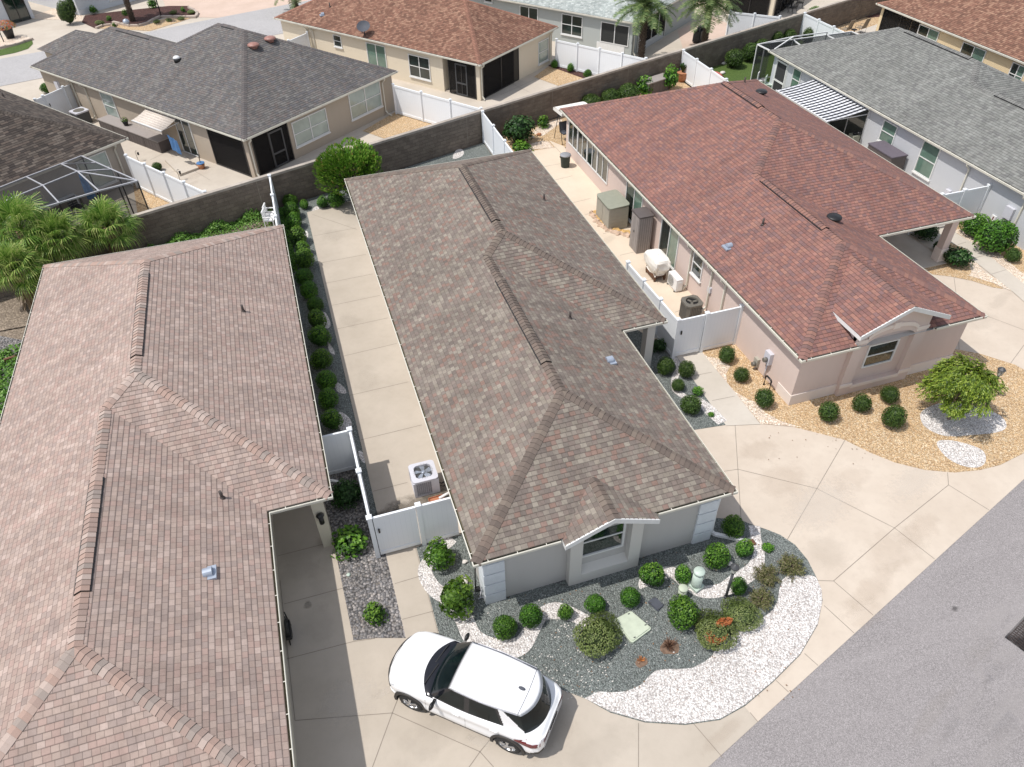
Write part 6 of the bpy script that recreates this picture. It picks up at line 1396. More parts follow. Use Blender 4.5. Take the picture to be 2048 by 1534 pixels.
    for sg in (1, -1):
        mb = MB()
        cols = [(-1.50, .84, .88), (-1.64, .76, .92), (-1.80, .71, .955), (-1.93, .69, .96), (-2.04, .69, .94), (-2.12, .70, .90)]
        for (xa, a0, a1), (xb, b0, b1) in zip(cols, cols[1:]):
            am, bm = (a0+a1)/2, (b0+b1)/2; mb.face([sd(xa, a0, sg, .014), sd(xb, b0, sg, .016), sd(xb, bm, sg, .018), sd(xa, am, sg, .016)]); mb.face([sd(xa, am, sg, .016), sd(xb, bm, sg, .018), sd(xb, b1, sg, .02), sd(xa, a1, sg, .018)])
        mb.face([(-2.182, .62*sg, .74), (-2.182, .30*sg, .78), (-2.182, .30*sg, .84), (-2.182, .60*sg, .89)])
        mb.build('tail_lamp', M_['redl'], car, raw=True)
        mb = MB(); cols = [(1.78, .80, .83), (1.88, .76, .82), (1.98, .74, .80), (2.06, .72, .77)]
        for (xa, a0, a1), (xb, b0, b1) in zip(cols, cols[1:]): mb.face([sd(xa, a0, sg, .012), sd(xb, b0, sg, .012), sd(xb, b1, sg, .012), sd(xa, a1, sg, .012)])
        mb.build('headlight', M_['hlamp'], car, raw=True)
        mb = MB()
        for x, z0, z1 in ((.86, .42, .94), (-.22, .42, .97), (-1.12, .66, .97)):
            mb.tube([sd(x, z0+(z1-z0)*k/8, sg, .001) for k in range(9)], .0045, 4)
        mb.build('door_seams', M_['dkgrey'], car, raw=True)
        for x in (.02, -.98):
            mb = MB(); mb.bar(sd(x-.09, .87, sg, .02), sd(x+.09, .87, sg, .02), .03, .022); mb.build('door_handle', M_['carW'], car, raw=True)
        mb = MB(); mb.tube([(.1, .655*sg, 1.612), (-.6, .672*sg, 1.618), (-1.5, .62*sg, 1.612)], .010, 6); mb.build('roof_rail', M_['acw'], car, raw=True)
    mb = MB()
    pts = [Vector((2.205-.0*abs(y)-.55*abs(y)**2.6, y, .70)) for y in [(-.8+k*.1) for k in range(17)]]
    mb.tube(pts, .018, 6); mb.build('bonnet_edge_trim', M_['clad'], car, raw=True)
    mb = MB(); mb.box((2.19, -.32, .36), (2.212, .32, .62)); mb.build('grille', M_['black'], car, raw=True)
    mb = MB(); mb.box((-2.19, -.22, .60), (-2.172, .22, .72)); mb.build('number_plate_recess', M_['clad'], car, raw=True)
    return car
_h = Vector((-2.01, 1.76)).normalized()
build_car((1.405, 8.77, .003), math.atan2(_h.y, _h.x))
def loc(px, py, z=.015): p = P(px, py, z); return (p.x, p.y, z)
def T(name, label, cat, l, rz=0, group=None): return thing(name, label, cat, l, rz, group)
def LB(root): return MB()
def raw(mb, nm, mat, root): return mb.build(nm, M_[mat], root, raw=True)
# air conditioner, white
r = T('air_conditioner', 'white air conditioner with a visible fan on the side patio', 'air conditioner', (1.80, 16.1, .03))
mb = MB(); s = .40
def rrect(s, r_=.1, n=4):
    o = []
    for cx, cy, a0 in ((s-r_, s-r_, 0), (-s+r_, s-r_, pi/2), (-s+r_, -s+r_, pi), (s-r_, -s+r_, 3*pi/2)):
        for k in range(n+1): a = a0+pi/2*k/n; o.append((cx+r_*cos(a), cy+r_*sin(a)))
    return o
mb.prism(rrect(.385), .04, .66); raw(mb, 'cabinet', 'dkgrey', r)
mb = MB()
R0 = rrect(.42, .12, 6); n = len(R0); R1 = [(0.335*cos(math.atan2(y, x)), .335*sin(math.atan2(y, x))) for x, y in R0]
for i in range(n):
    j = (i+1) % n; mb.face([(*R0[i], .72), (*R0[j], .72), (*R1[j], .735), (*R1[i], .735)], sm=True); mb.face([(*R0[i], .64), (*R0[j], .64), (*R0[j], .72), (*R0[i], .72)]); mb.face([(*R1[i], .735), (*R1[j], .735), (R1[j][0]*.97, R1[j][1]*.97, .66), (R1[i][0]*.97, R1[i][1]*.97, .66)])
for x, y in ((-.37, -.37), (.37, -.37), (.37, .37), (-.37, .37)): mb.box((x-.045, y-.045, .03), (x+.045, y+.045, .66))
mb.box((-.41, -.41, .0), (.41, .41, .06)); mb.box((.16, -.412, .05), (.40, -.37, .66)); mb.box((.38, -.40, .05), (.412, .1, .66))
raw(mb, 'top_cover', 'acw', r)
mb = MB()
for k in range(14):
    z = .09+k*.04; mb.box((-.34, -.402, z), (.16, -.396, z+.012)); mb.box((-.402, -.34, z), (-.396, .34, z+.012)); mb.box((-.34, .396, z), (.34, .402, z+.012))
for k in range(9): x = -.34+k*.0625; mb.box((x, -.406, .07), (x+.01, -.4, .65))
raw(mb, 'louvres', 'acw', r)
mb = MB()
for k in range(5):
    a = k*2*pi/5+.2; u = Vector((cos(a), sin(a), 0)); v = Vector((-sin(a), cos(a), 0)); mb.face([u*.07+v*.05+Vector((0,0,.69)), u*.26+v*.11+Vector((0,0,.685)), u*.27-v*.07+Vector((0,0,.655)), u*.08-v*.04+Vector((0,0,.67))])
mb.lathe([(.075, .66), (.08, .70), (.03, .71)], (0, 0, 0), 16); raw(mb, 'fan', 'pipe', r)
mb = MB()
for k in range(24): a = 2*pi*k/24; mb.tube([(.06*cos(a), .06*sin(a), .74), (.2*cos(a), .2*sin(a), .75), (.335*cos(a), .335*sin(a), .737)], .0022, 4, cap=False)
for q in (.1, .15, .2, .25, .3): mb.tube([(q*cos(2*pi*k/28), q*sin(2*pi*k/28), .745) for k in range(29)], .0022, 4, cap=False)
raw(mb, 'grille', 'acg', r)
mb = MB(); mb.tube([(.4, -.2, .25), (.52, -.25, .22), (.6, -.28, .3), (.68, -.25, .32)], .022, 6); mb.tube([(.4, -.28, .18), (.55, -.33, .15), (.68, -.3, .22)], .015, 6); raw(mb, 'hoses', 'black', r)
p = P(873, 1000, .03); r = T('tray', 'terracotta tray lying on the patio beside the white air conditioner', 'tray', (p.x, p.y, .03), .05); mb = MB(); mb.box((-.25, -.12, 0), (.25, .12, .02)); 
for q in ((-.25,-.12,.25,-.10),(-.25,.10,.25,.12),(-.25,-.12,-.23,.12),(.23,-.12,.25,.12)): mb.box((q[0], q[1], 0), (q[2], q[3], .07))
raw(mb, 'pan', 'terra', r)
p = P(888, 992, .1); r = T('pipe_cover', 'short white pipe cover lying across the terracotta tray', 'pipe', (p.x+.02, p.y, .11), .25); mb = MB(); mb.tube([(-.2, 0, 0), (.25, 0, .05)], .045, 10); raw(mb, 'pipe', 'white', r)
# grey air conditioner
p = P(1384, 604, .8); r = T('air_conditioner', 'dark grey air conditioner beside the white gate on the pink house patio', 'air conditioner', (p.x, p.y, .015)); mb = MB()
def cut(s, c): return [(s, -s+c), (s, s-c), (s-c, s), (-s+c, s), (-s, s-c), (-s, -s+c), (-s+c, -s), (s-c, -s)]
mb.prism(cut(.36, .12), .03, .78); raw(mb, 'cabinet', 'acg', r); mb = MB()
oc = cut(.38, .12); ic = [(.27*cos(math.atan2(y, x)), .27*sin(math.atan2(y, x))) for x, y in oc]
N = 32; O = []
for k in range(N):
    a = 2*pi*k/N; m_ = max(abs(cos(a)), abs(sin(a)), (abs(cos(a))+abs(sin(a)))/(2-.12/.38)); O.append((.38/m_*cos(a), .38/m_*sin(a)))
for k in range(N):
    j = (k+1) % N; a, b = 2*pi*k/N, 2*pi*j/N
    mb.face([(*O[k], .84), (*O[j], .84), (.26*cos(b), .26*sin(b), .85), (.26*cos(a), .26*sin(a), .85)]); mb.face([(*O[k], .76), (*O[j], .76), (*O[j], .84), (*O[k], .84)]); mb.face([(.26*cos(a), .26*sin(a), .85), (.26*cos(b), .26*sin(b), .85), (.25*cos(b), .25*sin(b), .786), (.25*cos(a), .25*sin(a), .786)])
raw(mb, 'top_cover', 'acg', r); mb = MB(); mb.lathe([(.25, .782), (.25, .785)], (0, 0, 0), 24); raw(mb, 'fan_opening', 'black', r)
mb = MB()
for k in range(3): a = k*2.09; mb.bar((0, 0, .80), (.22*cos(a), .22*sin(a), .80), .1, .01)
raw(mb, 'fan', 'acg', r); mb = MB()
for k in range(28):
    x = -.23+.46*(k % 7)/6
    f = k//7; q = [(x, -.365), (.365, x), (x, .365), (-.365, x)][f]; mb.box((q[0]-.008, q[1]-.008, .05), (q[0]+.008, q[1]+.008, .76))
raw(mb, 'louvres', 'dkgrey', r); mb = MB(); mb.box((.366, -.3, .3), (.372, -.2, .4)); mb.box((.366, -.3, .45), (.372, -.16, .6)); raw(mb, 'stickers', 'white', r)
# mini split
p = P(1352, 552, .6); r = T('outdoor_unit', 'small white split air conditioner outdoor unit against the pink wall', 'air conditioner', (p.x, p.y, .015), -pi/2); mb = MB(); mb.box((-.4, -.15, .05), (.4, .15, .62)); raw(mb, 'casing', 'white', r)
mb = MB(); 
for k in range(7): q = .06*k+.05; mb.tube([(-.12+q*.6*cos(a*pi/12), -.156, .33+q*.6*sin(a*pi/12)) for a in range(25)], .004, 4, cap=False)
for k in range(6): mb.box((-.33, -.158, .14+k*.07), (.08, -.152, .15+k*.07))
raw(mb, 'fan_grille', 'acg', r); mb = MB(); mb.box((-.35, -.2, 0), (-.28, .2, .05)); mb.box((.28, -.2, 0), (.35, .2, .05)); raw(mb, 'feet', 'acg', r); mb = MB(); mb.box((.401, -.1, .2), (.42, .08, .5)); raw(mb, 'valve_cover', 'white', r)
# resin storage sheds
p = P(1222, 436, 0); xr = 15.05
def on(px, py, z): h = HIT(px, py, (0, 0, z), (0, 0, 1)); return h
a0 = P(1222, 455, 0.0)
r = T('storage_shed', 'low sage green resin storage shed on the patio by the pink wall', 'storage shed', (14.05, 31.0, .015), 0); c = P(1226, 398, 1.25); r.location.x, r.location.y = c.x, c.y
WM[r.name] = Matrix.Translation(r.location)
mb = MB(); mb.box((-.5, -.78, 0), (.5, .78, 1.12)); raw(mb, 'box', 'resinG', r); mb = MB(); mb.prism(rrect(.56, .15, 4), 1.14, 1.2)
for v in mb.v: v.y *= 1.5; v.z += .06*(v.x+.56)
raw(mb, 'lid', 'resinL', r); mb = MB()
for sg in (-1, 1): mb.box((-.512, -.02*0+sg*.39-.36, .1), (-.502, sg*.39+.36, 1.05))
for k in range(5): mb.box((-.42, -.79, .18+k*.18), (.42, -.782, .2+k*.18)); 
raw(mb, 'door', 'resinG', r)
c = P(1286, 425, 1.9); r = T('storage_cabinet', 'tall taupe resin cabinet with double doors beside the pink wall', 'storage cabinet', (c.x, c.y, .015)); mb = MB(); mb.box((-.33, -.4, 0), (.33, .4, 1.83)); raw(mb, 'cabinet', 'resinM', r)
mb = MB(); mb.box((-.36, -.44, 1.83), (.36, .44, 1.9)); raw(mb, 'top', 'resinD', r)
for sg in (-1, 1):
    mb = MB(); mb.box((-.352, min(0, sg*.38)+.01, .05), (-.332, max(0, sg*.38)-.01, 1.8)); mb.box((-.362, sg*.19-.06, .15), (-.353, sg*.19+.06, 1.7)); raw(mb, 'door', 'resinM', r)
mb = MB(); mb.box((-.375, -.03, .95), (-.36, .03, 1.05)); raw(mb, 'latch', 'black', r); mb = MB()
for k in range(6): x = -.27+k*.108; mb.box((x, -.405, .1), (x+.012, -.4, 1.78))
raw(mb, 'side_ribs', 'resinD', r)
# heaped cloth
p0 = P(1215, 440, .02); r = T('cloth_heap', 'crumpled tan cloth lying on the patio in front of the low shed', 'cloth', (P(1225, 455).x, P(1225, 455).y, .015)); o = Vector(r.location)
cl = [P(x, y, .02)-o for x, y in ((1190, 424), (1200, 440), (1212, 452), (1232, 462), (1262, 468))]
for nm, mt, off, ww in (('tan_folds', 'tarp', 0, .26), ('pale_folds', 'tarp2', -.20, .16)):
    mb = MB(); rows = []
    for i in range(41):
        t = i/40*(len(cl)-1); k = min(int(t), len(cl)-2); c = cl[k].lerp(cl[k+1], t-k); d = (cl[k+1]-cl[k]).normalized(); s = Vector((-d.y, d.x, 0)); row = []
        for j in range(12):
            v = (j/11-.5)*2; wv = ww*(.8+.35*sin(i*.9+off*9)); z = .015+.11*(1-v*v)*(.5+.5*abs(sin(i*.8+j*1.3+off*7)))+.025*rng.random(); row.append(mb.vert(c+s*(v*wv+off+.05*sin(i*1.7))+Vector((0, 0, z if abs(v) < .99 else .005))))
        rows.append(row)
    for a, b in zip(rows, rows[1:]):
        for j in range(11): mb.face([a[j], a[j+1], b[j+1], b[j]])
    raw(mb, nm, mt, r)
p = P(1192, 425); r = T('hose', 'thin black hose loop at the end of the tan cloth', 'hose', (p.x, p.y, .02)); mb = MB(); mb.tube([(.25*cos(a)*1.2-.1+a*.02, .16*sin(a), .02+.01*sin(a*3)) for a in [k*.35 for k in range(22)]], .012, 6); raw(mb, 'tube', 'black', r)
# covered grill
c = P(1313, 512, 1.05); r = T('covered_grill', 'grill under a crumpled white cover on a brown cart by the pink wall', 'grill', (c.x+.05, c.y-.02, .015), pi/2); mb = MB(); rows = []
prof = [(.0, 1.13), (.55, 1.12), (.86, 1.08), (.98, 1.0), (1.03, .85), (.98, .66), (.84, .48), (.70, .36), (.76, .30)]
for k, (q, z) in enumerate(prof):
    row = []
    for i in range(40):
        a = 2*pi*i/40; e = .32; x = math.copysign(abs(cos(a))**e, cos(a))*.62*q; y = math.copysign(abs(sin(a))**e, sin(a))*.38*q; f = 1+(.05*sin(a*4+k*1.3)+.045*sin(a*7+k*2.1)+.03*sin(a*13))*(k > 2)*(k/5); row.append(mb.vert((x*f, y*f, z+(.02*sin(a*3) if k < 4 else .02*sin(a*7)))))
    rows.append(row)
for a, b in zip(rows, rows[1:]):
    for i in range(40): mb.face([a[i], b[i], b[(i+1) % 40], a[(i+1) % 40]])
raw(mb, 'cover', 'cloth', r); mb = MB(); mb.box((-.42, -.26, .22), (.42, .26, .26)); mb.box((-.44, -.28, .08), (.44, -.2, .3)); mb.box((-.44, .2, .08), (.44, .28, .3))
for x in (-.4, .4):
    for y in (-.24, .24): mb.box((x-.03, y-.03, 0), (x+.03, y+.03, .4))
raw(mb, 'cart', 'brown', r)
# bin
c = P(1131, 308, .75); r = T('trash_can', 'round dark green trash can with a pale lid near the pink house windows', 'trash can', (c.x, c.y, .015)); mb = MB(); mb.lathe([(.22, 0), (.235, .02), (.285, .66), (.29, .68)], (0, 0, 0), 24); raw(mb, 'bin', 'bin', r)
mb = MB(); mb.lathe([(.31, .66), (.315, .70), (.28, .73), (.12, .76), (0, .765)], (0, 0, 0), 24); raw(mb, 'lid', 'binl', r)
for sg in (-1, 1): mb = MB(); mb.bar((sg*.29, -.07, .6), (sg*.29, .07, .6), .06, .04); raw(mb, 'handle', 'bin', r)
# swing seat
c = P(1135, 213, 1.95); r = T('patio_swing', 'patio swing with a white canopy and thin black legs, by the block wall', 'swing', (c.x+.25, c.y-.1, .01), .1); mb = MB()
for x in (-.85, .85):
    mb.tube([(x, -.55, 0), (x, 0, 1.85)], .02, 6); mb.tube([(x, .55, 0), (x, 0, 1.85)], .02, 6)
mb.tube([(-.85, 0, 1.85), (.85, 0, 1.85)], .022, 6); raw(mb, 'legs', 'black', r); mb = MB()
n = 8
for k in range(n):
    a, b = -.55+1.1*k/n, -.55+1.1*(k+1)/n; za, zb = 1.98-.35*a*a, 1.98-.35*b*b; mb.face([(-.95, a, za), (.95, a, za), (.95, b, zb), (-.95, b, zb)], sm=True)
mb.face([(-.95, -.55, 1.87), (.95, -.55, 1.87), (.95, -.56, 1.72), (-.95, -.56, 1.72)]); mb.face([(-.95, .55, 1.87), (.95, .55, 1.87), (.95, .56, 1.72), (-.95, .56, 1.72)])
for x in (-.95, .95): mb.face([(x, -.55, 1.87), (x, 0, 1.98), (x, .55, 1.87), (x, .56, 1.72), (x, -.56, 1.72)])
raw(mb, 'canopy', 'cloth', r); mb = MB(); mb.box((-.65, -.25, .45), (.65, .25, .5)); mb.face([(-.65, .25, .5), (.65, .25, .5), (.65, .38, 1.0), (-.65, .38, 1.0)]); raw(mb, 'seat', 'greyL', r)
# lamp posts
b = P(1451, 1195); r = T('lamp_post', 'black lamp post standing in the dark gravel in front of the grey house', 'lamp post', (b.x, b.y, .01)); mb = MB(); mb.tube([(0, 0, 0), (0, 0, 1.25)], .04, 12); mb.lathe([(.06, 0), (.06, .06), (.04, .08)], (0, 0, 0), 12); mb.lathe([(.045, 1.18), (.06, 1.25), (.07, 1.27)], (0, 0, 0), 12); raw(mb, 'post', 'dkgrey', r)
mb = MB(); mb.lathe([(.075, 1.27), (.105, 1.46), (.1, 1.48)], (0, 0, 0), 6, sm=False); ln = raw(mb, 'lantern', 'lampg', r); mb = MB(); mb.lathe([(.13, 1.475), (.12, 1.5), (.05, 1.56), (.01, 1.6)], (0, 0, 0), 12); raw(mb, 'lantern_cap', 'dkgrey', r)
b = P(1990, 790); c = P(1999, 748, 1.15); r = T('lamp_post', 'short dark lantern post standing behind the weeping tree', 'lamp post', (c.x, c.y, .01)); mb = MB(); mb.tube([(0, 0, 0), (0, 0, 1.1)], .04, 10); raw(mb, 'post', 'dkgrey', r); mb = MB(); mb.lathe([(.07, 1.1), (.11, 1.34)], (0, 0, 0), 6, sm=False); raw(mb, 'lantern', 'lampg', r)
mb = MB(); mb.lathe([(.15, 1.34), (.13, 1.37), (.03, 1.44)], (0, 0, 0), 6, sm=False)
for k in range(6): a = k*pi/3; mb.bar((.07*cos(a), .07*sin(a), 1.1), (.115*cos(a), .115*sin(a), 1.35), .015, .015)
raw(mb, 'lantern_frame', 'dkgrey', r)
# utility pedestals and lids
b = P(1391, 1174); r = T('utility_pedestal', 'tall pale green cylinder pedestal on a square foot', 'utility pedestal', (b.x, b.y, .02), .35); mb = MB(); mb.box((-.17, -.17, 0), (.17, .17, .1)); raw(mb, 'foot', 'green', r); mb = MB(); mb.lathe([(.145, .1), (.15, .2), (.15, .72)], (0, 0, 0), 28); raw(mb, 'body', 'green', r); mb = MB(); mb.lathe([(.16, .70), (.165, .75), (.15, .79), (0, .80)], (0, 0, 0), 28); raw(mb, 'cap', 'green', r)
b = P(1363, 1192); r = T('utility_pedestal', 'short pale green cylinder pedestal behind the biggest shrub', 'utility pedestal', (b.x, b.y, .02)); mb = MB(); mb.lathe([(.12, 0), (.125, .36)], (0, 0, 0), 24); raw(mb, 'body', 'greenL', r); mb = MB(); mb.lathe([(.135, .34), (.14, .38), (.12, .41), (0, .42)], (0, 0, 0), 24); raw(mb, 'cap', 'greenL', r)
def lidbox(name, label, px, mat, z, rr=.25):
    q = [P(x, y, z).to_2d() for x, y in px]; c = sum(q, Vector((0, 0)))/len(q); q = [v-c for v in q]; q = [q[i].lerp(q[(i+d) % 4], t) for i in range(4) for d, t in ((-1, .16), (-1, .06), (1, .06), (1, .16))]
    r = T(name, label, 'ground box', (c.x, c.y, .015)); mb = MB(); mb.prism([v*1.05 for v in q], 0, z-.03); raw(mb, 'rim', mat, r); mb = MB(); mb.prism([v*.95 for v in q], z-.03, z); raw(mb, 'lid', mat, r)
    mb = MB()
    for k in range(4): v = q[k*len(q)//4]*.86; mb.box((v.x-.03, v.y-.015, z), (v.x+.03, v.y+.015, z+.006))
    raw(mb, 'lid_bolts', 'dkgrey', r)
lidbox('ground_box', 'large square pale green lid flat in the dark gravel', ((1228, 1240), (1262, 1222), (1302, 1256), (1264, 1284)), 'greenL', .10)
lidbox('ground_box', 'small dark grey rounded lid beside the white gravel', ((1296, 1203), (1310, 1193), (1328, 1210), (1316, 1222)), 'greyL', .05)
def rock(px, py, s, lb, mat='rock', z=.02):
    p = P(px, py, z); r = T('rock', lb, 'rock', (p.x, p.y, z)); mb = MB(); rows = []
    for j in range(7):
        th = pi*j/6; row = []
        for i in range(12): d = Vector((sin(th)*cos(i*pi/6), sin(th)*sin(i*pi/6), cos(th))); k = s*(1+.18*sin(3*d.x+2*d.y*2+px)); row.append(mb.vert((d.x*k, d.y*k*.75, max(0, d.z*k*.5+.05))))
        rows.append(row)
    for a, b in zip(rows, rows[1:]):
        for i in range(12): mb.face([a[i], b[i], b[(i+1) % 12], a[(i+1) % 12]], sm=True)
    raw(mb, 'stone', mat, r)
rock(1459, 1129, .10, 'small white stone beside the large shrub in front of the quoins'); rock(928, 1165, .16, 'white stone between the two conical shrubs and the house corner'); rock(933, 1178, .11, 'smaller white stone next to the one at the house corner')
rock(930, 1125, .09, 'round pale yellow stone under the corner of the eave'); rock(1078, 270, .16, 'orange stone on the pebble yard by the dark shrub', 'terrP'); rock(1066, 276, .1, 'smaller stone in front of the orange one')
rock(1449, 128, .22, 'pale stone at the foot of the round shrubs on the lawn'); rock(1445, 147, .2, 'white stone on the lawn just past the roof edge')
p = P(697, 1150, .02); r = T('valve_cover', 'tiny round green valve cover in the slate gravel', 'valve cover', (p.x, p.y, .02)); mb = MB(); mb.lathe([(.06, 0), (.06, .03), (0, .035)], (0, 0, 0), 14); raw(mb, 'cap', 'green', r)
p = P(948, 1180); r = T('hand_truck', 'small dark folding cart with pale tubes leaning at the grey house corner', 'cart', (p.x+.05, p.y, .015)); mb = MB(); mb.tube([(0, 0, 0), (.05, .15, .5), (.1, .2, .9)], .02, 6); mb.tube([(.18, -.02, 0), (.2, .15, .5), (.2, .2, .9)], .02, 6); mb.box((-.02, -.1, .02), (.2, .05, .05)); mb.tube([(.1, .2, .9), (.2, .2, .9)], .02, 6); raw(mb, 'frame', 'black', r); mb = MB(); mb.tube([(.05, -.3, .02), (.15, -.12, .15), (.22, -.05, .35)], .02, 6); mb.tube([(-.02, -.35, .03), (.1, -.32, .03), (.16, -.38, .02)], .02, 6); raw(mb, 'pale_tubes', 'acw', r)
p = P(570, 1245, .7); r = T('bicycle_bundle', 'black folded gear standing beside the wall under the pink eave', 'folded gear', (p.x-.02, p.y, .0)); mb = MB()
for k in range(3): mb.tube([(.03*k, .26*cos(a*pi/10), .35+.3*sin(a*pi/10)) for a in range(21)], .022, 6, cap=False)
for k in range(4): mb.tube([(.02*k, -.3+.2*k, .05), (.05, -.2+.14*k, .85)], .02, 6)
mb.box((-.05, -.3, .3), (.1, .25, .42)); raw(mb, 'frame', 'black', r)
# storm drain and road stain
p = P(2040, 1268); r = T('storm_drain', 'black iron storm drain grate in the road at the right edge', 'drain grate', (p.x+.22, p.y-.2, -.01), math.atan2(rl.y, rl.x)); mb = MB()
for k in range(14): mb.box((-.52+k*.08, -.42, 0), (-.50+k*.08, .42, .02)); 
for k in range(11): mb.box((-.52, -.42+k*.082, 0), (.55, -.405+k*.082, .018))
raw(mb, 'grate', 'grate', r); mb = MB(); mb.box((-.56, -.46, -.3), (.6, .46, .003)); raw(mb, 'pit', 'black', r)
def roadmark(name, pts, mat, z, kind='structure', sm=2): return struct(name, [P(*q).to_2d() for q in pts], z, mat, smooth=sm)
# patio things behind the wall: tan house
def obox(name, label, cat, c, ax, sx, sy, h, mat, topmat=None, group=None, parts=()):
    r = T(name, label, cat, (c.x, c.y, .0), math.atan2(ax.y, ax.x), group); mb = MB(); mb.box((-sx/2, -sy/2, 0), (sx/2, sy/2, h-.06)); raw(mb, 'box', mat, r); mb = MB(); mb.box((-sx/2-.03, -sy/2-.03, h-.06), (sx/2+.03, sy/2+.03, h)); raw(mb, 'lid', topmat or mat, r)
    mb = MB()
    for k in range(int(sx/.3)): x = -sx/2+.15+k*.3; mb.box((x, -sy/2-.012, .05), (x+.02, -sy/2-.002, h-.1))
    raw(mb, 'front_ribs', mat, r); return r
_t0 = WDl.hit(236, 240)[0]; bx = [Vector(WDl.p(_t0+1.56*k, 0, .46)) for k in range(4)]
lbs = ('deck box at the far end of the dark row, nearest the tan house window', 'second deck box from the window in the dark row', 'third deck box from the window, next to the last', 'last deck box of the dark row, nearest the awning')
for c, lb in zip(bx, lbs): obox('deck_box', lb, 'deck box', c, ub*-1, 1.5, .8, .72, 'resinD', 'resinM', 'deck boxes along the tan wall')
p = bx[1]+(bx[2]-bx[1])*.1; r = T('potted_plant', 'small green plant in a black pot on the row of deck boxes', 'potted plant', (p.x, p.y, .73)); mb = MB(); mb.lathe([(.12, 0), (.18, .26)], (0, 0, 0), 14); raw(mb, 'pot', 'black', r); mb = MB()
for k in range(90): d = rdir(); d.z = abs(d.z); leaf(mb, Vector((d.x*.22, d.y*.22, .28+d.z*.22)), d, .09)
raw(mb, 'leaves', 'leafBox', r)
p = P(402, 330, .2); r = T('potted_plant', 'terracotta pot with a blue rim beside the patio door', 'potted plant', (p.x, p.y, .0)); mb = MB(); mb.lathe([(.16, 0), (.22, .3)], (0, 0, 0), 16); raw(mb, 'pot', 'terrP', r); mb = MB(); mb.lathe([(.2, .28), (.23, .34)], (0, 0, 0), 16); raw(mb, 'blue_rim', 'blueF', r); mb = MB(); mb.bar((0, 0, .3), (.03, 0, .85), .04, .02); mb.bar((0, 0, .6), (.1, 0, .8), .05, .02); raw(mb, 'ornament', 'black', r)
q = [P(x, y, .02) for x, y in ((330, 322), (368, 312), (398, 338), (360, 352))]
st_ = MB(); st_.prism([v.to_2d() for v in q], 0, .12); tag(st_.build('step_slab', M_['concB']), kind='structure')
for i, (px, py) in enumerate(((277, 322), (360, 360))):
    p = P(px, py); r = T('shepherd_hook', ('thin garden hook with a small lantern on the tan house patio, %s' % ('left one' if i == 0 else 'right one')), 'garden hook', (p.x, p.y, 0), group='garden hooks'); mb = MB(); mb.tube([(0, 0, 0), (0, 0, .55), (.05, 0, .62), (.12, 0, .58)], .012, 6); mb.lathe([(.05, .35), (.06, .5)], (.12, 0, 0), 8); raw(mb, 'hook', 'black', r)
def awning(name, label, W, t0, t1, z1, z0, out, mat, val=.18, uvs=False):
    c = W.p((t0+t1)/2, 0, .3); r = T(name, label, 'awning', (c[0], c[1], 0)); M0 = WM[r.name]
    mb = MB(); n = 8
    for k in range(n):
        a, b = k/n, (k+1)/n; za, zb = z1+(z0-z1)*a-.05*sin(pi*a), z1+(z0-z1)*b-.05*sin(pi*b)
        mb.face([W.p(t0, za, out*a+.02), W.p(t1, za, out*a+.02), W.p(t1, zb, out*b+.02), W.p(t0, zb, out*b+.02)], 0, [(t0, 0), (t1, 0), (t1, 1), (t0, 1)], sm=True)
    o = mb.build('canopy', M_[mat], r); o.modifiers.new('thickness', 'SOLIDIFY').thickness = .006
    mb = MB(); m_ = int((t1-t0)/.15)
    for k in range(m_): a, b = t0+(t1-t0)*k/m_, t0+(t1-t0)*(k+1)/m_; mb.face([W.p(a, z0, out+.025), W.p(b, z0, out+.025), W.p(b, z0-val, out+.03), W.p((a+b)/2, z0-val-.03, out+.03), W.p(a, z0-val, out+.03)], 0, [(a, 0), (b, 0), (b, 1), ((a+b)/2, 1), (a, 1)])
    mb.build('valance', M_[mat], r); mb = MB(); mb.bar(W.p(t0, z0, out+.02), W.p(t1, z0, out+.02), .05, .05)
    for t in (t0+.1, t1-.1): mb.bar(W.p(t, z1-.35, .0), W.p(t, z0-.02, out), .04, .04)
    mb.build('frame', M_['white'], r)
    mb = MB(); W.box(mb, t0-.05, t1+.05, z1-.06, z1+.08, .0, .14); mb.build('cassette', M_['white'], r); return r
a = WDl.hit(330, 262)[0]; b = WDl.hit(385, 292)[0]
awning('awning', 'small pale awning with rust striped edges over the tan house patio door', WDl, a-.9, b-.5, 2.25, 1.85, 1.25, 'awnP')
p = P(338, 282, 1.4); r = T('towel', 'blue patterned towel hanging from the small pale awning', 'towel', (p.x, p.y, 0)); mb = MB(); rows = []
for j in range(7): rows.append([mb.vert((ua.x*0+(-ub.x)*(.0+.09*i)+.03*sin(i*1.4+j*.4), -ub.y*.09*i, 1.78-.14*j-.02*i)) for i in range(10)])
for a_, b_ in zip(rows, rows[1:]):
    for i in range(9): mb.face([a_[i], a_[i+1], b_[i+1], b_[i]], sm=True)
o = raw(mb, 'cloth', 'blueF', r)
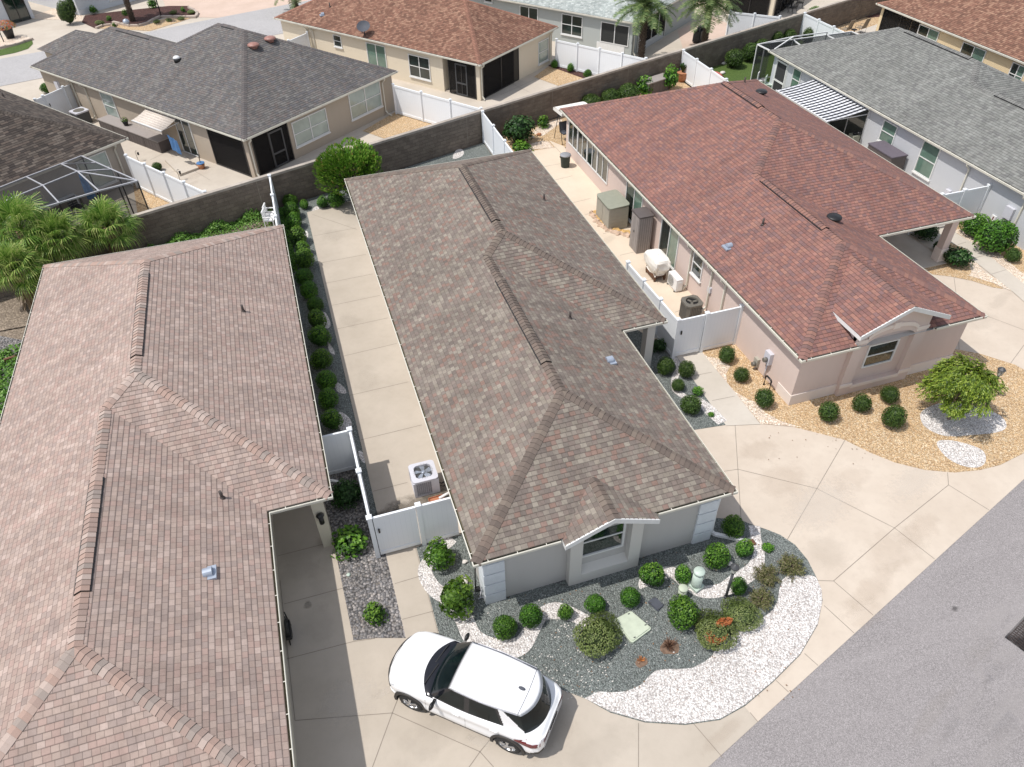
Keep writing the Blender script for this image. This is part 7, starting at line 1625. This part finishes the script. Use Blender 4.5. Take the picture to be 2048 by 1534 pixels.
# striped awning and things at the grey roofed house
ta = WGl.hit(1562, 185)[0]; tb_ = WGl.hit(1722, 235)[0]
h1 = P(1553, 180, 1.85); h2 = P(1655, 244, 1.85)
t1_ = 42.8-0; tt = sorted(((Vector((h1.x, h1.y))-WGl.a).dot(WGl.u), (Vector((h2.x, h2.y))-WGl.a).dot(WGl.u)))
awning('striped_awning', 'large black and white striped awning on the blue grey house', WGl, tt[0], tt[1], 2.22, 1.85, max(1.2, 31.188-(h1.x+h2.x)/2), 'stripe', .16)
p = P(1800, 300, .95); r = obox('deck_box', 'purple grey storage box with a sloping lid against the blue grey wall', 'deck box', Vector((30.55, p.y, 0)), Vector((0, 1, 0)), 1.9, .95, 1.15, 'resinD', 'resinP')
p = P(1713, 270, .7); r = T('pressure_washer', 'beige upright tank with a black top against the blue grey wall', 'tank', (30.75, p.y, 0)); mb = MB(); mb.prism(rrect(.24, .06), .15, .75); raw(mb, 'tank', 'resinL', r); mb = MB(); mb.lathe([(.12, .75), (.12, .85), (.04, .9)], (0, 0, 0), 12); mb.tube([(-.2, -.2, 0), (-.2, -.2, .2)], .04, 8); mb.tube([(.2, -.2, 0), (.2, -.2, .2)], .04, 8); mb.lathe([(.1, .8), (.12, .82), (.1, .95)], (.12, -.12, 0), 10); raw(mb, 'cap', 'black', r)
for i, (px, py, lb, mt) in enumerate(((1523, 160, 'white plastic patio chair by the screen porch of the grey roofed house', 'white'), (1538, 168, 'green folded patio chair next to the white plastic one', 'green'))):
    p = P(px, py, .4); r = T('patio_chair', lb, 'chair', (p.x, p.y, 0), .8); mb = MB(); mb.box((-.25, -.25, .4), (.25, .25, .44)); raw(mb, 'seat', mt, r); mb = MB(); mb.box((-.25, .22, .44), (.25, .27, .9)); raw(mb, 'backrest', mt, r)
    for x in (-.22, .22):
        for y in (-.22, .22): mb = MB(); mb.box((x-.02, y-.02, 0), (x+.02, y+.02, .4)); raw(mb, 'leg', mt, r)
# white chairs in the weeds
for i, (px, py, lb) in enumerate(((543, 428, 'white slatted chair nearer the block wall, beside the fence end'), (541, 438, 'white plastic chair nearer the pink roof, beside the fence end'))):
    p = P(px, py, .4); r = T('patio_chair', lb, 'chair', (p.x-.05, p.y, 0), 1.3); mb = MB(); mb.box((-.25, -.25, .4), (.25, .25, .44)); raw(mb, 'seat', 'white', r); mb = MB()
    for k in range(4): mb.box((-.24+k*.13, .22, .46), (-.16+k*.13, .25, .88))
    mb.box((-.26, .21, .84), (.26, .26, .92)); raw(mb, 'backrest', 'white', r); mb = MB(); mb.box((-.28, -.2, .6), (-.23, .25, .64)); mb.box((.23, -.2, .6), (.28, .25, .64)); raw(mb, 'armrests', 'white', r)
    for x in (-.24, .24):
        for y in (-.22, .22): mb = MB(); mb.box((x-.02, y-.02, 0), (x+.02, y+.02, .62)); raw(mb, 'leg', 'white', r)
# sling chairs top right
for i, (px, py, lb) in enumerate(((1692, 58, 'tan sling chair on the patio behind the yellow house, left one'), (1722, 55, 'tan sling chair on the patio behind the yellow house, right one'))):
    p = P(px, py, .4); r = T('sling_chair', lb, 'chair', (p.x, p.y, 0), 3.4, 'tan sling chairs'); mb = MB(); mb.box((-.27, -.28, .38), (.27, .25, .41)); raw(mb, 'seat', 'tan', r); mb = MB(); mb.bar((0, .25, .4), (0, .48, 1.15), .54, .02); raw(mb, 'backrest', 'tan', r)
    for x in (-.3, .3): mb = MB(); mb.tube([(x, -.3, 0), (x, -.28, .6), (x, .3, .62), (x, .25, .02)], .016, 6); raw(mb, 'leg', 'dkgrey', r)
p = P(1708, 60, .4); r = T('side_table', 'small black table between the two tan sling chairs', 'table', (p.x, p.y, 0)); mb = MB(); mb.lathe([(.22, .42), (.22, .45)], (0, 0, 0), 14); raw(mb, 'table_top', 'black', r); mb = MB()
for k in range(3): a = k*2.1; mb.bar((.18*cos(a), .18*sin(a), 0), (.05*cos(a), .05*sin(a), .43), .02, .02)
raw(mb, 'legs', 'black', r)
# black iron patio set at the top
def ironchair(px, py, rz, lb):
    p = P(px, py, .4); r = T('iron_chair', lb, 'chair', (p.x, p.y, 0), rz, 'black iron patio chairs'); mb = MB(); mb.lathe([(.26, .42), (.26, .47)], (0, 0, 0), 14); raw(mb, 'seat', 'black', r); mb = MB(); mb.tube([(-.26, .2, .45), (-.24, .3, .8), (0, .34, 1.0), (.24, .3, .8), (.26, .2, .45)], .022, 6)
    for k in range(5): x = -.16+k*.08; mb.tube([(x, .22, .45), (x, .32, .9)], .012, 5)
    raw(mb, 'backrest', 'black', r)
    for x in (-.22, .22):
        for y in (-.2, .2): mb = MB(); mb.tube([(x, y, .44), (x*1.15, y*1.2, 0)], .018, 5); raw(mb, 'leg', 'black', r)
ironchair(1572, 12, 1.2, 'black iron chair left of the black round table at the top edge'); ironchair(1600, 6, 2.6, 'black iron chair right of the black round table at the top edge'); ironchair(1552, 22, .6, 'black iron chair nearest the short white fence'); ironchair(1586, 16, 3.4, 'black iron chair in front of the black round table')
p = P(1586, -2, .7); r = T('patio_table', 'black round patio table at the top edge', 'table', (p.x, p.y, 0)); mb = MB(); mb.lathe([(.6, .70), (.6, .74)], (0, 0, 0), 24); raw(mb, 'table_top', 'black', r); mb = MB(); mb.tube([(0, 0, 0), (0, 0, .7)], .05, 8); raw(mb, 'pedestal', 'black', r)
# covered grill near the date palms
p = P(1398, 70, .5); r = T('covered_grill', 'grill under a black cover between the date palms and the block wall', 'grill', (p.x, p.y, 0), .6); mb = MB(); mb.prism(rrect(.5, .12), .1, .85)
for v in mb.v: v.y *= .6; v.x *= (1 if v.z < .5 else .85)
raw(mb, 'cover', 'black', r); mb = MB(); mb.tube([(-.45, 0, .85), (-.2, 0, 1.1), (.2, 0, 1.1), (.45, 0, .85)], .12, 8); raw(mb, 'hood', 'black', r)
# behind red roof: wooden box, pots
p = P(1312, 158, .8); obox('wooden_chest', 'weathered grey wooden chest at the foot of the block wall', 'chest', Vector((p.x, p.y, 0)), Vector((.95, .32, 0)), 2.1, .8, .85, 'resinD', 'resinM')
p = P(1364, 152, .35); r = T('flower_pot', 'large red glazed pot beside the white fence', 'flower pot', (p.x, p.y, 0)); mb = MB(); mb.lathe([(.22, 0), (.38, .25), (.34, .55), (.38, .6)], (0, 0, 0), 18); raw(mb, 'pot', 'terrP', r); mb = MB()
for k in range(80): a = k*2.4; e = Vector((cos(a)*.25, sin(a)*.25, 1.0+.2*rng.random())); mb.bar((0, 0, .6), e, .03, .01)
raw(mb, 'leaves', 'leafDk', r)
p = P(1419, 151, .9); r = T('patio_umbrella', 'pink fabric top peeking over the red brown roof by the white fence', 'umbrella', (p.x, p.y-.4, 0)); mb = MB(); mb.lathe([(.75, .95), (.5, 1.15), (.05, 1.3)], (0, 0, 0), 16); raw(mb, 'canopy', 'pinkF', r); mb = MB(); mb.tube([(0, 0, 0), (0, 0, 1.3)], .02, 6); raw(mb, 'pole', 'white', r)
for px, py, hh in ((1265, 176, 1.0), (1356, 150, 1.2)):
    p = P(px, py, 0); r = T('garden_stake', 'thin pale stake standing against the block wall, %s' % ('left one by the largest round shrub' if px < 1300 else 'right one by the white fence'), 'stake', (p.x, p.y, 0)); mb = MB(); mb.tube([(0, 0, 0), (0, 0, hh)], .02, 6); raw(mb, 'rod', 'acw', r)
# far mulch bed things
p = P(252, 43, .3); r = T('garden_ball', 'small blue glazed ball in the far mulch bed', 'ornament', (p.x, p.y, 0)); mb = MB(); mb.lathe([(.05, .02), (.25, .15), (.28, .3), (.2, .45), (.05, .52)], (0, 0, 0), 14); raw(mb, 'ball', 'pipe', r)
p = P(322, 30, 0); r = T('lamp_post', 'thin black lamp post in the far mulch bed', 'lamp post', (p.x, p.y, 0)); mb = MB(); mb.tube([(0, 0, 0), (-.0, 0, 1.7)], .045, 8); raw(mb, 'post', 'black', r); mb = MB(); mb.lathe([(.08, 1.7), (.14, 2.0), (.02, 2.1)], (0, 0, 0), 6); raw(mb, 'lantern', 'lampg', r)
p = P(8, 84); r = T('lamp_post', 'thin black post in the gravel beside the flower pot', 'lamp post', (p.x, p.y, 0)); mb = MB(); mb.tube([(0, 0, 0), (0, 0, 1.7)], .04, 8); raw(mb, 'post', 'black', r)
def curb(pts, lb):
    q = [P(x, y, .08) for x, y in pts]; c = q[0]; r = T('edging_curb', lb, 'curb', (c.x, c.y, 0)); mb = MB()
    Q = [v-Vector((c.x, c.y, 0)) for v in q]
    for a, b in zip(Q, Q[1:]): mb.bar(a, b+(b-a).normalized()*.1, .22, .16)
    raw(mb, 'curb', 'curb', r)
curb([(192, 56), (205, 51), (222, 49), (232, 50)], 'short curved curb at the left tip of the far mulch bed'); curb([(226, 44), (240, 47), (258, 51), (276, 51), (294, 46), (308, 38), (320, 33), (345, 33), (370, 34), (390, 34)], 'long wavy curb dividing mulch and tan gravel'); curb([(392, 33), (395, 26), (388, 20), (378, 15)], 'curved curb at the right tip of the far mulch bed'); curb([(-8, 97), (10, 93), (30, 89), (48, 83), (63, 78)], 'pale curb between the gravel and the small lawn')
# timber edging at the left
for i, (x0_, y0_, x1_, y1_) in enumerate(((43, 603, 54, 640), (8, 720, 34, 712), (10, 805, 36, 800))):
    a = P(x0_, y0_, .12); b = P(x1_, y1_, .12); r = T('timber', 'weathered timber in the ground cover, %s' % ('upper one standing near the palms' if i == 0 else 'middle one across the walkway edge' if i == 1 else 'lowest one across the walkway edge'), 'timber', (a.x, a.y, 0)); mb = MB(); mb.bar((0, 0, .1), Vector((b.x-a.x, b.y-a.y, .1+(.5 if i == 0 else 0))), .12, .12); raw(mb, 'log', 'twig' if i == 0 else 'brown', r)
# garden arrangement under the pink house porch
r = T('porch_bench', 'pale upholstered bench in the shade of the pink house porch', 'bench', (23.9, 23.2, .06), .0); mb = MB(); mb.box((-.7, -.35, .25), (.7, .35, .48)); raw(mb, 'seat', 'tan', r); mb = MB(); mb.box((-.7, .3, .48), (.7, .45, 1.0)); raw(mb, 'backrest', 'resinL', r)
for x in (-.75, .75): mb = MB(); mb.tube([(x, -.35, .02), (x, -.35, .62), (x, .35, .66)], .05, 8); raw(mb, 'armrest', 'white', r)
r = T('porch_rug', 'dark rug on the floor of the pink house porch', 'rug', (24.4, 22.2, .062)); mb = MB(); mb.box((-1.3, -.7, 0), (1.3, .6, .012)); raw(mb, 'pile', 'grate', r)
r = T('porch_table', 'small white table on the dark rug of the porch', 'table', (24.0, 21.9, .075)); mb = MB(); mb.box((-.3, -.25, .40), (.3, .25, .45)); raw(mb, 'table_top', 'white', r)
for x in (-.25, .25):
    for y in (-.2, .2): mb = MB(); mb.box((x-.025, y-.025, 0), (x+.025, y+.025, .4)); raw(mb, 'leg', 'white', r)
# AC unit of the tan house
p = P(158, 222, .75); r = T('air_conditioner', 'white topped air conditioner beside the tan house wall', 'air conditioner', (p.x, p.y, 0), T37); mb = MB(); mb.prism(rrect(.42, .06), .02, .72); raw(mb, 'cabinet', 'dkgrey', r); mb = MB(); mb.prism(rrect(.45, .08), .72, .80); raw(mb, 'top_cover', 'acw', r); mb = MB(); mb.lathe([(.34, .80), (.34, .806)], (0, 0, 0), 24); raw(mb, 'fan_opening', 'acg', r)
# pool cages
def cage(root_name, label, pts, h, hr, inner, roofpts, frame_mat, roofbars, posts, scr='cage'):
    c = pts[0]; r = T(root_name, label, 'screen cage', (c[0], c[1], 0)); mb = MB()
    for a, b in zip(pts, pts[1:]): mb.bar((*a, h), (*b, h), .07, .07); mb.bar((*a, .1), (*b, .1), .05, .05)
    m2 = MB()
    for x, y, z in posts: m2.bar((x, y, 0), (x, y, z), .06, .06)
    m2.build('post', M_['frame' if frame_mat == 'alu' else frame_mat], r)
    for a, b in roofbars: mb.bar(a, b, .06, .06)
    mb.build('frame', M_[frame_mat], r); sb = MB()
    for a, b in zip(pts, pts[1:]): sb.face([(*a, .05), (*b, .05), (*b, h), (*a, h)])
    for f in roofpts: sb.face(f)
    sb.build('screen', M_[scr], r); return r
sw = lambda px, py, z: (lambda v: (v.x, v.y, z))(P(px, py, z))
E1, E2, E3, E4 = sw(163, 312, 2.5), sw(122, 328, 2.5), sw(53, 354, 2.5), sw(-25, 385, 2.5)
Q1 = sw(275, 362, 2.5); Q2 = sw(118, 406, 2.5); Q3 = sw(198, 382, 2.5); mid1, mid2, mid3 = sw(155, 343, 2.75), sw(86, 371, 2.75), sw(15, 400, 2.75)
Q4 = sw(-30, 450, 2.5); m0 = sw(232, 340, 2.5)
cage('screen_cage', 'dark screen cage with pale roof bars attached to the dark brown roofed house', [(Q1[0], Q1[1]), (Q3[0], Q3[1]), (Q2[0], Q2[1]), (Q4[0], Q4[1])], 2.5, 2.7, None,
  [[E1, Q1, mid1], [E1, mid1, E2], [mid1, Q1, Q3], [E2, mid1, mid2, E3], [mid1, Q3, Q2, mid2], [E3, mid2, mid3, E4], [mid2, Q2, Q4, mid3]], 'alu',
  [(E1, Q1), (E1, E2), (E2, E3), (E3, E4), (E2, mid1), (mid1, Q3), (E3, mid2), (mid2, Q2), (mid1, mid2), (mid2, mid3), (mid1, Q1), (tuple(E1[i]+(Q1[i]-E1[i])*.28 for i in (0, 1, 2)), E2), (tuple(E1[i]+(Q1[i]-E1[i])*.55 for i in (0, 1, 2)), mid1), (Q4, mid3)],
  [(*Q1[:2], 2.5), (*Q3[:2], 2.5), (*Q2[:2], 2.5), (*[(Q1[i]*.5+Q3[i]*.5) for i in (0, 1)], 2.5), (*[(Q3[i]*.5+Q2[i]*.5) for i in (0, 1)], 2.5), (*E1[:2], 2.5), (*[(Q1[i]*.65+E1[i]*.35) for i in (0, 1)], 2.5)])
p = P(175, 375, 1.3); r = T('patio_umbrella', 'closed blue umbrella inside the dark screen cage', 'umbrella', (p.x, p.y, 0)); mb = MB(); mb.tube([(0, 0, 0), (-.1, .1, 2.3)], .02, 6); raw(mb, 'pole', 'white', r); mb = MB(); mb.tube([(-.0, 0, .75), (-.03, .03, 1.2), (-.07, .07, 1.8), (-.1, .1, 2.2)], [.22, .2, .13, .04], 9); raw(mb, 'canopy', 'blueF', r)
p = P(115, 402, .7); r = T('patio_table', 'white table inside the dark screen cage', 'table', (p.x, p.y, 0), T37); mb = MB(); mb.box((-.9, -.45, .70), (.9, .45, .74)); raw(mb, 'table_top', 'white', r); mb = MB()
for x in (-.8, .8):
    for y in (-.35, .35): mb.box((x-.03, y-.03, 0), (x+.03, y+.03, .7))
raw(mb, 'legs', 'white', r)
for i, (px, py) in enumerate(((145, 392), (152, 412))):
    p = P(px, py, .5); r = T('patio_chair', 'dark chair with %s inside the screen cage' % ('slatted back, behind the white table' if i == 0 else 'white frame, in front of the white table'), 'chair', (p.x, p.y, 0), T37); mb = MB(); mb.box((-.25, -.25, .42), (.25, .25, .46)); raw(mb, 'seat', 'black', r); mb = MB()
    for k in range(4): mb.box((-.25, .24, .5+k*.12), (.25, .27, .57+k*.12))
    raw(mb, 'backrest', 'black' if i == 0 else 'dkgrey', r); mb = MB()
    for x in (-.24, .24):
        for y in (-.24, .24): mb.box((x-.02, y-.02, 0), (x+.02, y+.02, .46))
    raw(mb, 'legs', 'black' if i == 0 else 'white', r)
yE = 42.75; c1 = (30.9, 44.1); c2 = (36.5, 45.4); zc = 2.45
cage('screen_cage', 'white framed screen cage on the back of the grey roofed house', [(31.0, yE), c1, (38.2, 44.1), (38.2, yE)], 2.4, 2.6, None,
  [[(31.0, yE, 2.4), (30.9, 44.1, 2.4), (38.2, 44.1, 2.4), (38.2, yE, 2.4)]], 'trim',
  [((31.0, yE, 2.4), (30.9, 44.1, 2.4)), ((33.2, yE, 2.5), (33.6, 44.1, 2.4)), ((36.0, yE, 2.5), (36.2, 44.1, 2.4)), ((31.3, yE, 2.45), (33.2, 43.6, 2.78)), ((33.2, 43.6, 2.78), (33.6, 44.1, 2.4)), ((33.2, 43.6, 2.78), (35.8, 43.6, 2.78)), ((35.8, 43.6, 2.78), (36.2, 44.1, 2.4)), ((30.9, 44.1, 2.4), (33.2, 43.6, 2.78))],
  [(30.9, 44.1, 2.4), (31.0, 43.4, 2.4), (33.6, 44.1, 2.4), (36.2, 44.1, 2.4), (38.2, 44.1, 2.4)])


# stray stones and litter over the gravel
mb = MB()
def inpx(x0, x1, y0, y1): return rng.uniform(x0, x1), rng.uniform(y0, y1)
for i in range(230):
    u = rng.random()
    if u < .45: x, y = inpx(1060, 1230, 1290, 1400)
    elif u < .7: x, y = inpx(1110, 1180, 1225, 1275)
    else: x, y = inpx(960, 1560, 1170, 1330)
    p = P(x, y, .02); s = rng.uniform(.010, .02); mb.box((p.x-s, p.y-s*.7, .012), (p.x+s, p.y+s*.7, .02+s*.8), rn=rng.random())
tag(mb.build('stray_stones', M_['rock']), 'white stones scattered over the dark gravel', None, None, 'stuff')
mb = MB()
for i in range(300):
    x, y = inpx(930, 1600, 1090, 1400) if i < 240 else inpx(1520, 1990, 850, 930)
    p = P(x, y, .03); s = rng.uniform(.018, .04); a = rng.uniform(0, 6.28); mb.bar((p.x, p.y, .03), (p.x+s*cos(a), p.y+s*sin(a), .035+rng.random()*.01), s*.7, .004, rn=rng.random())
tag(mb.build('leaf_litter', M_['leafRed'] if False else M_['tarpB']), 'dry brown leaves scattered on the gravel beds', None, None, 'stuff')
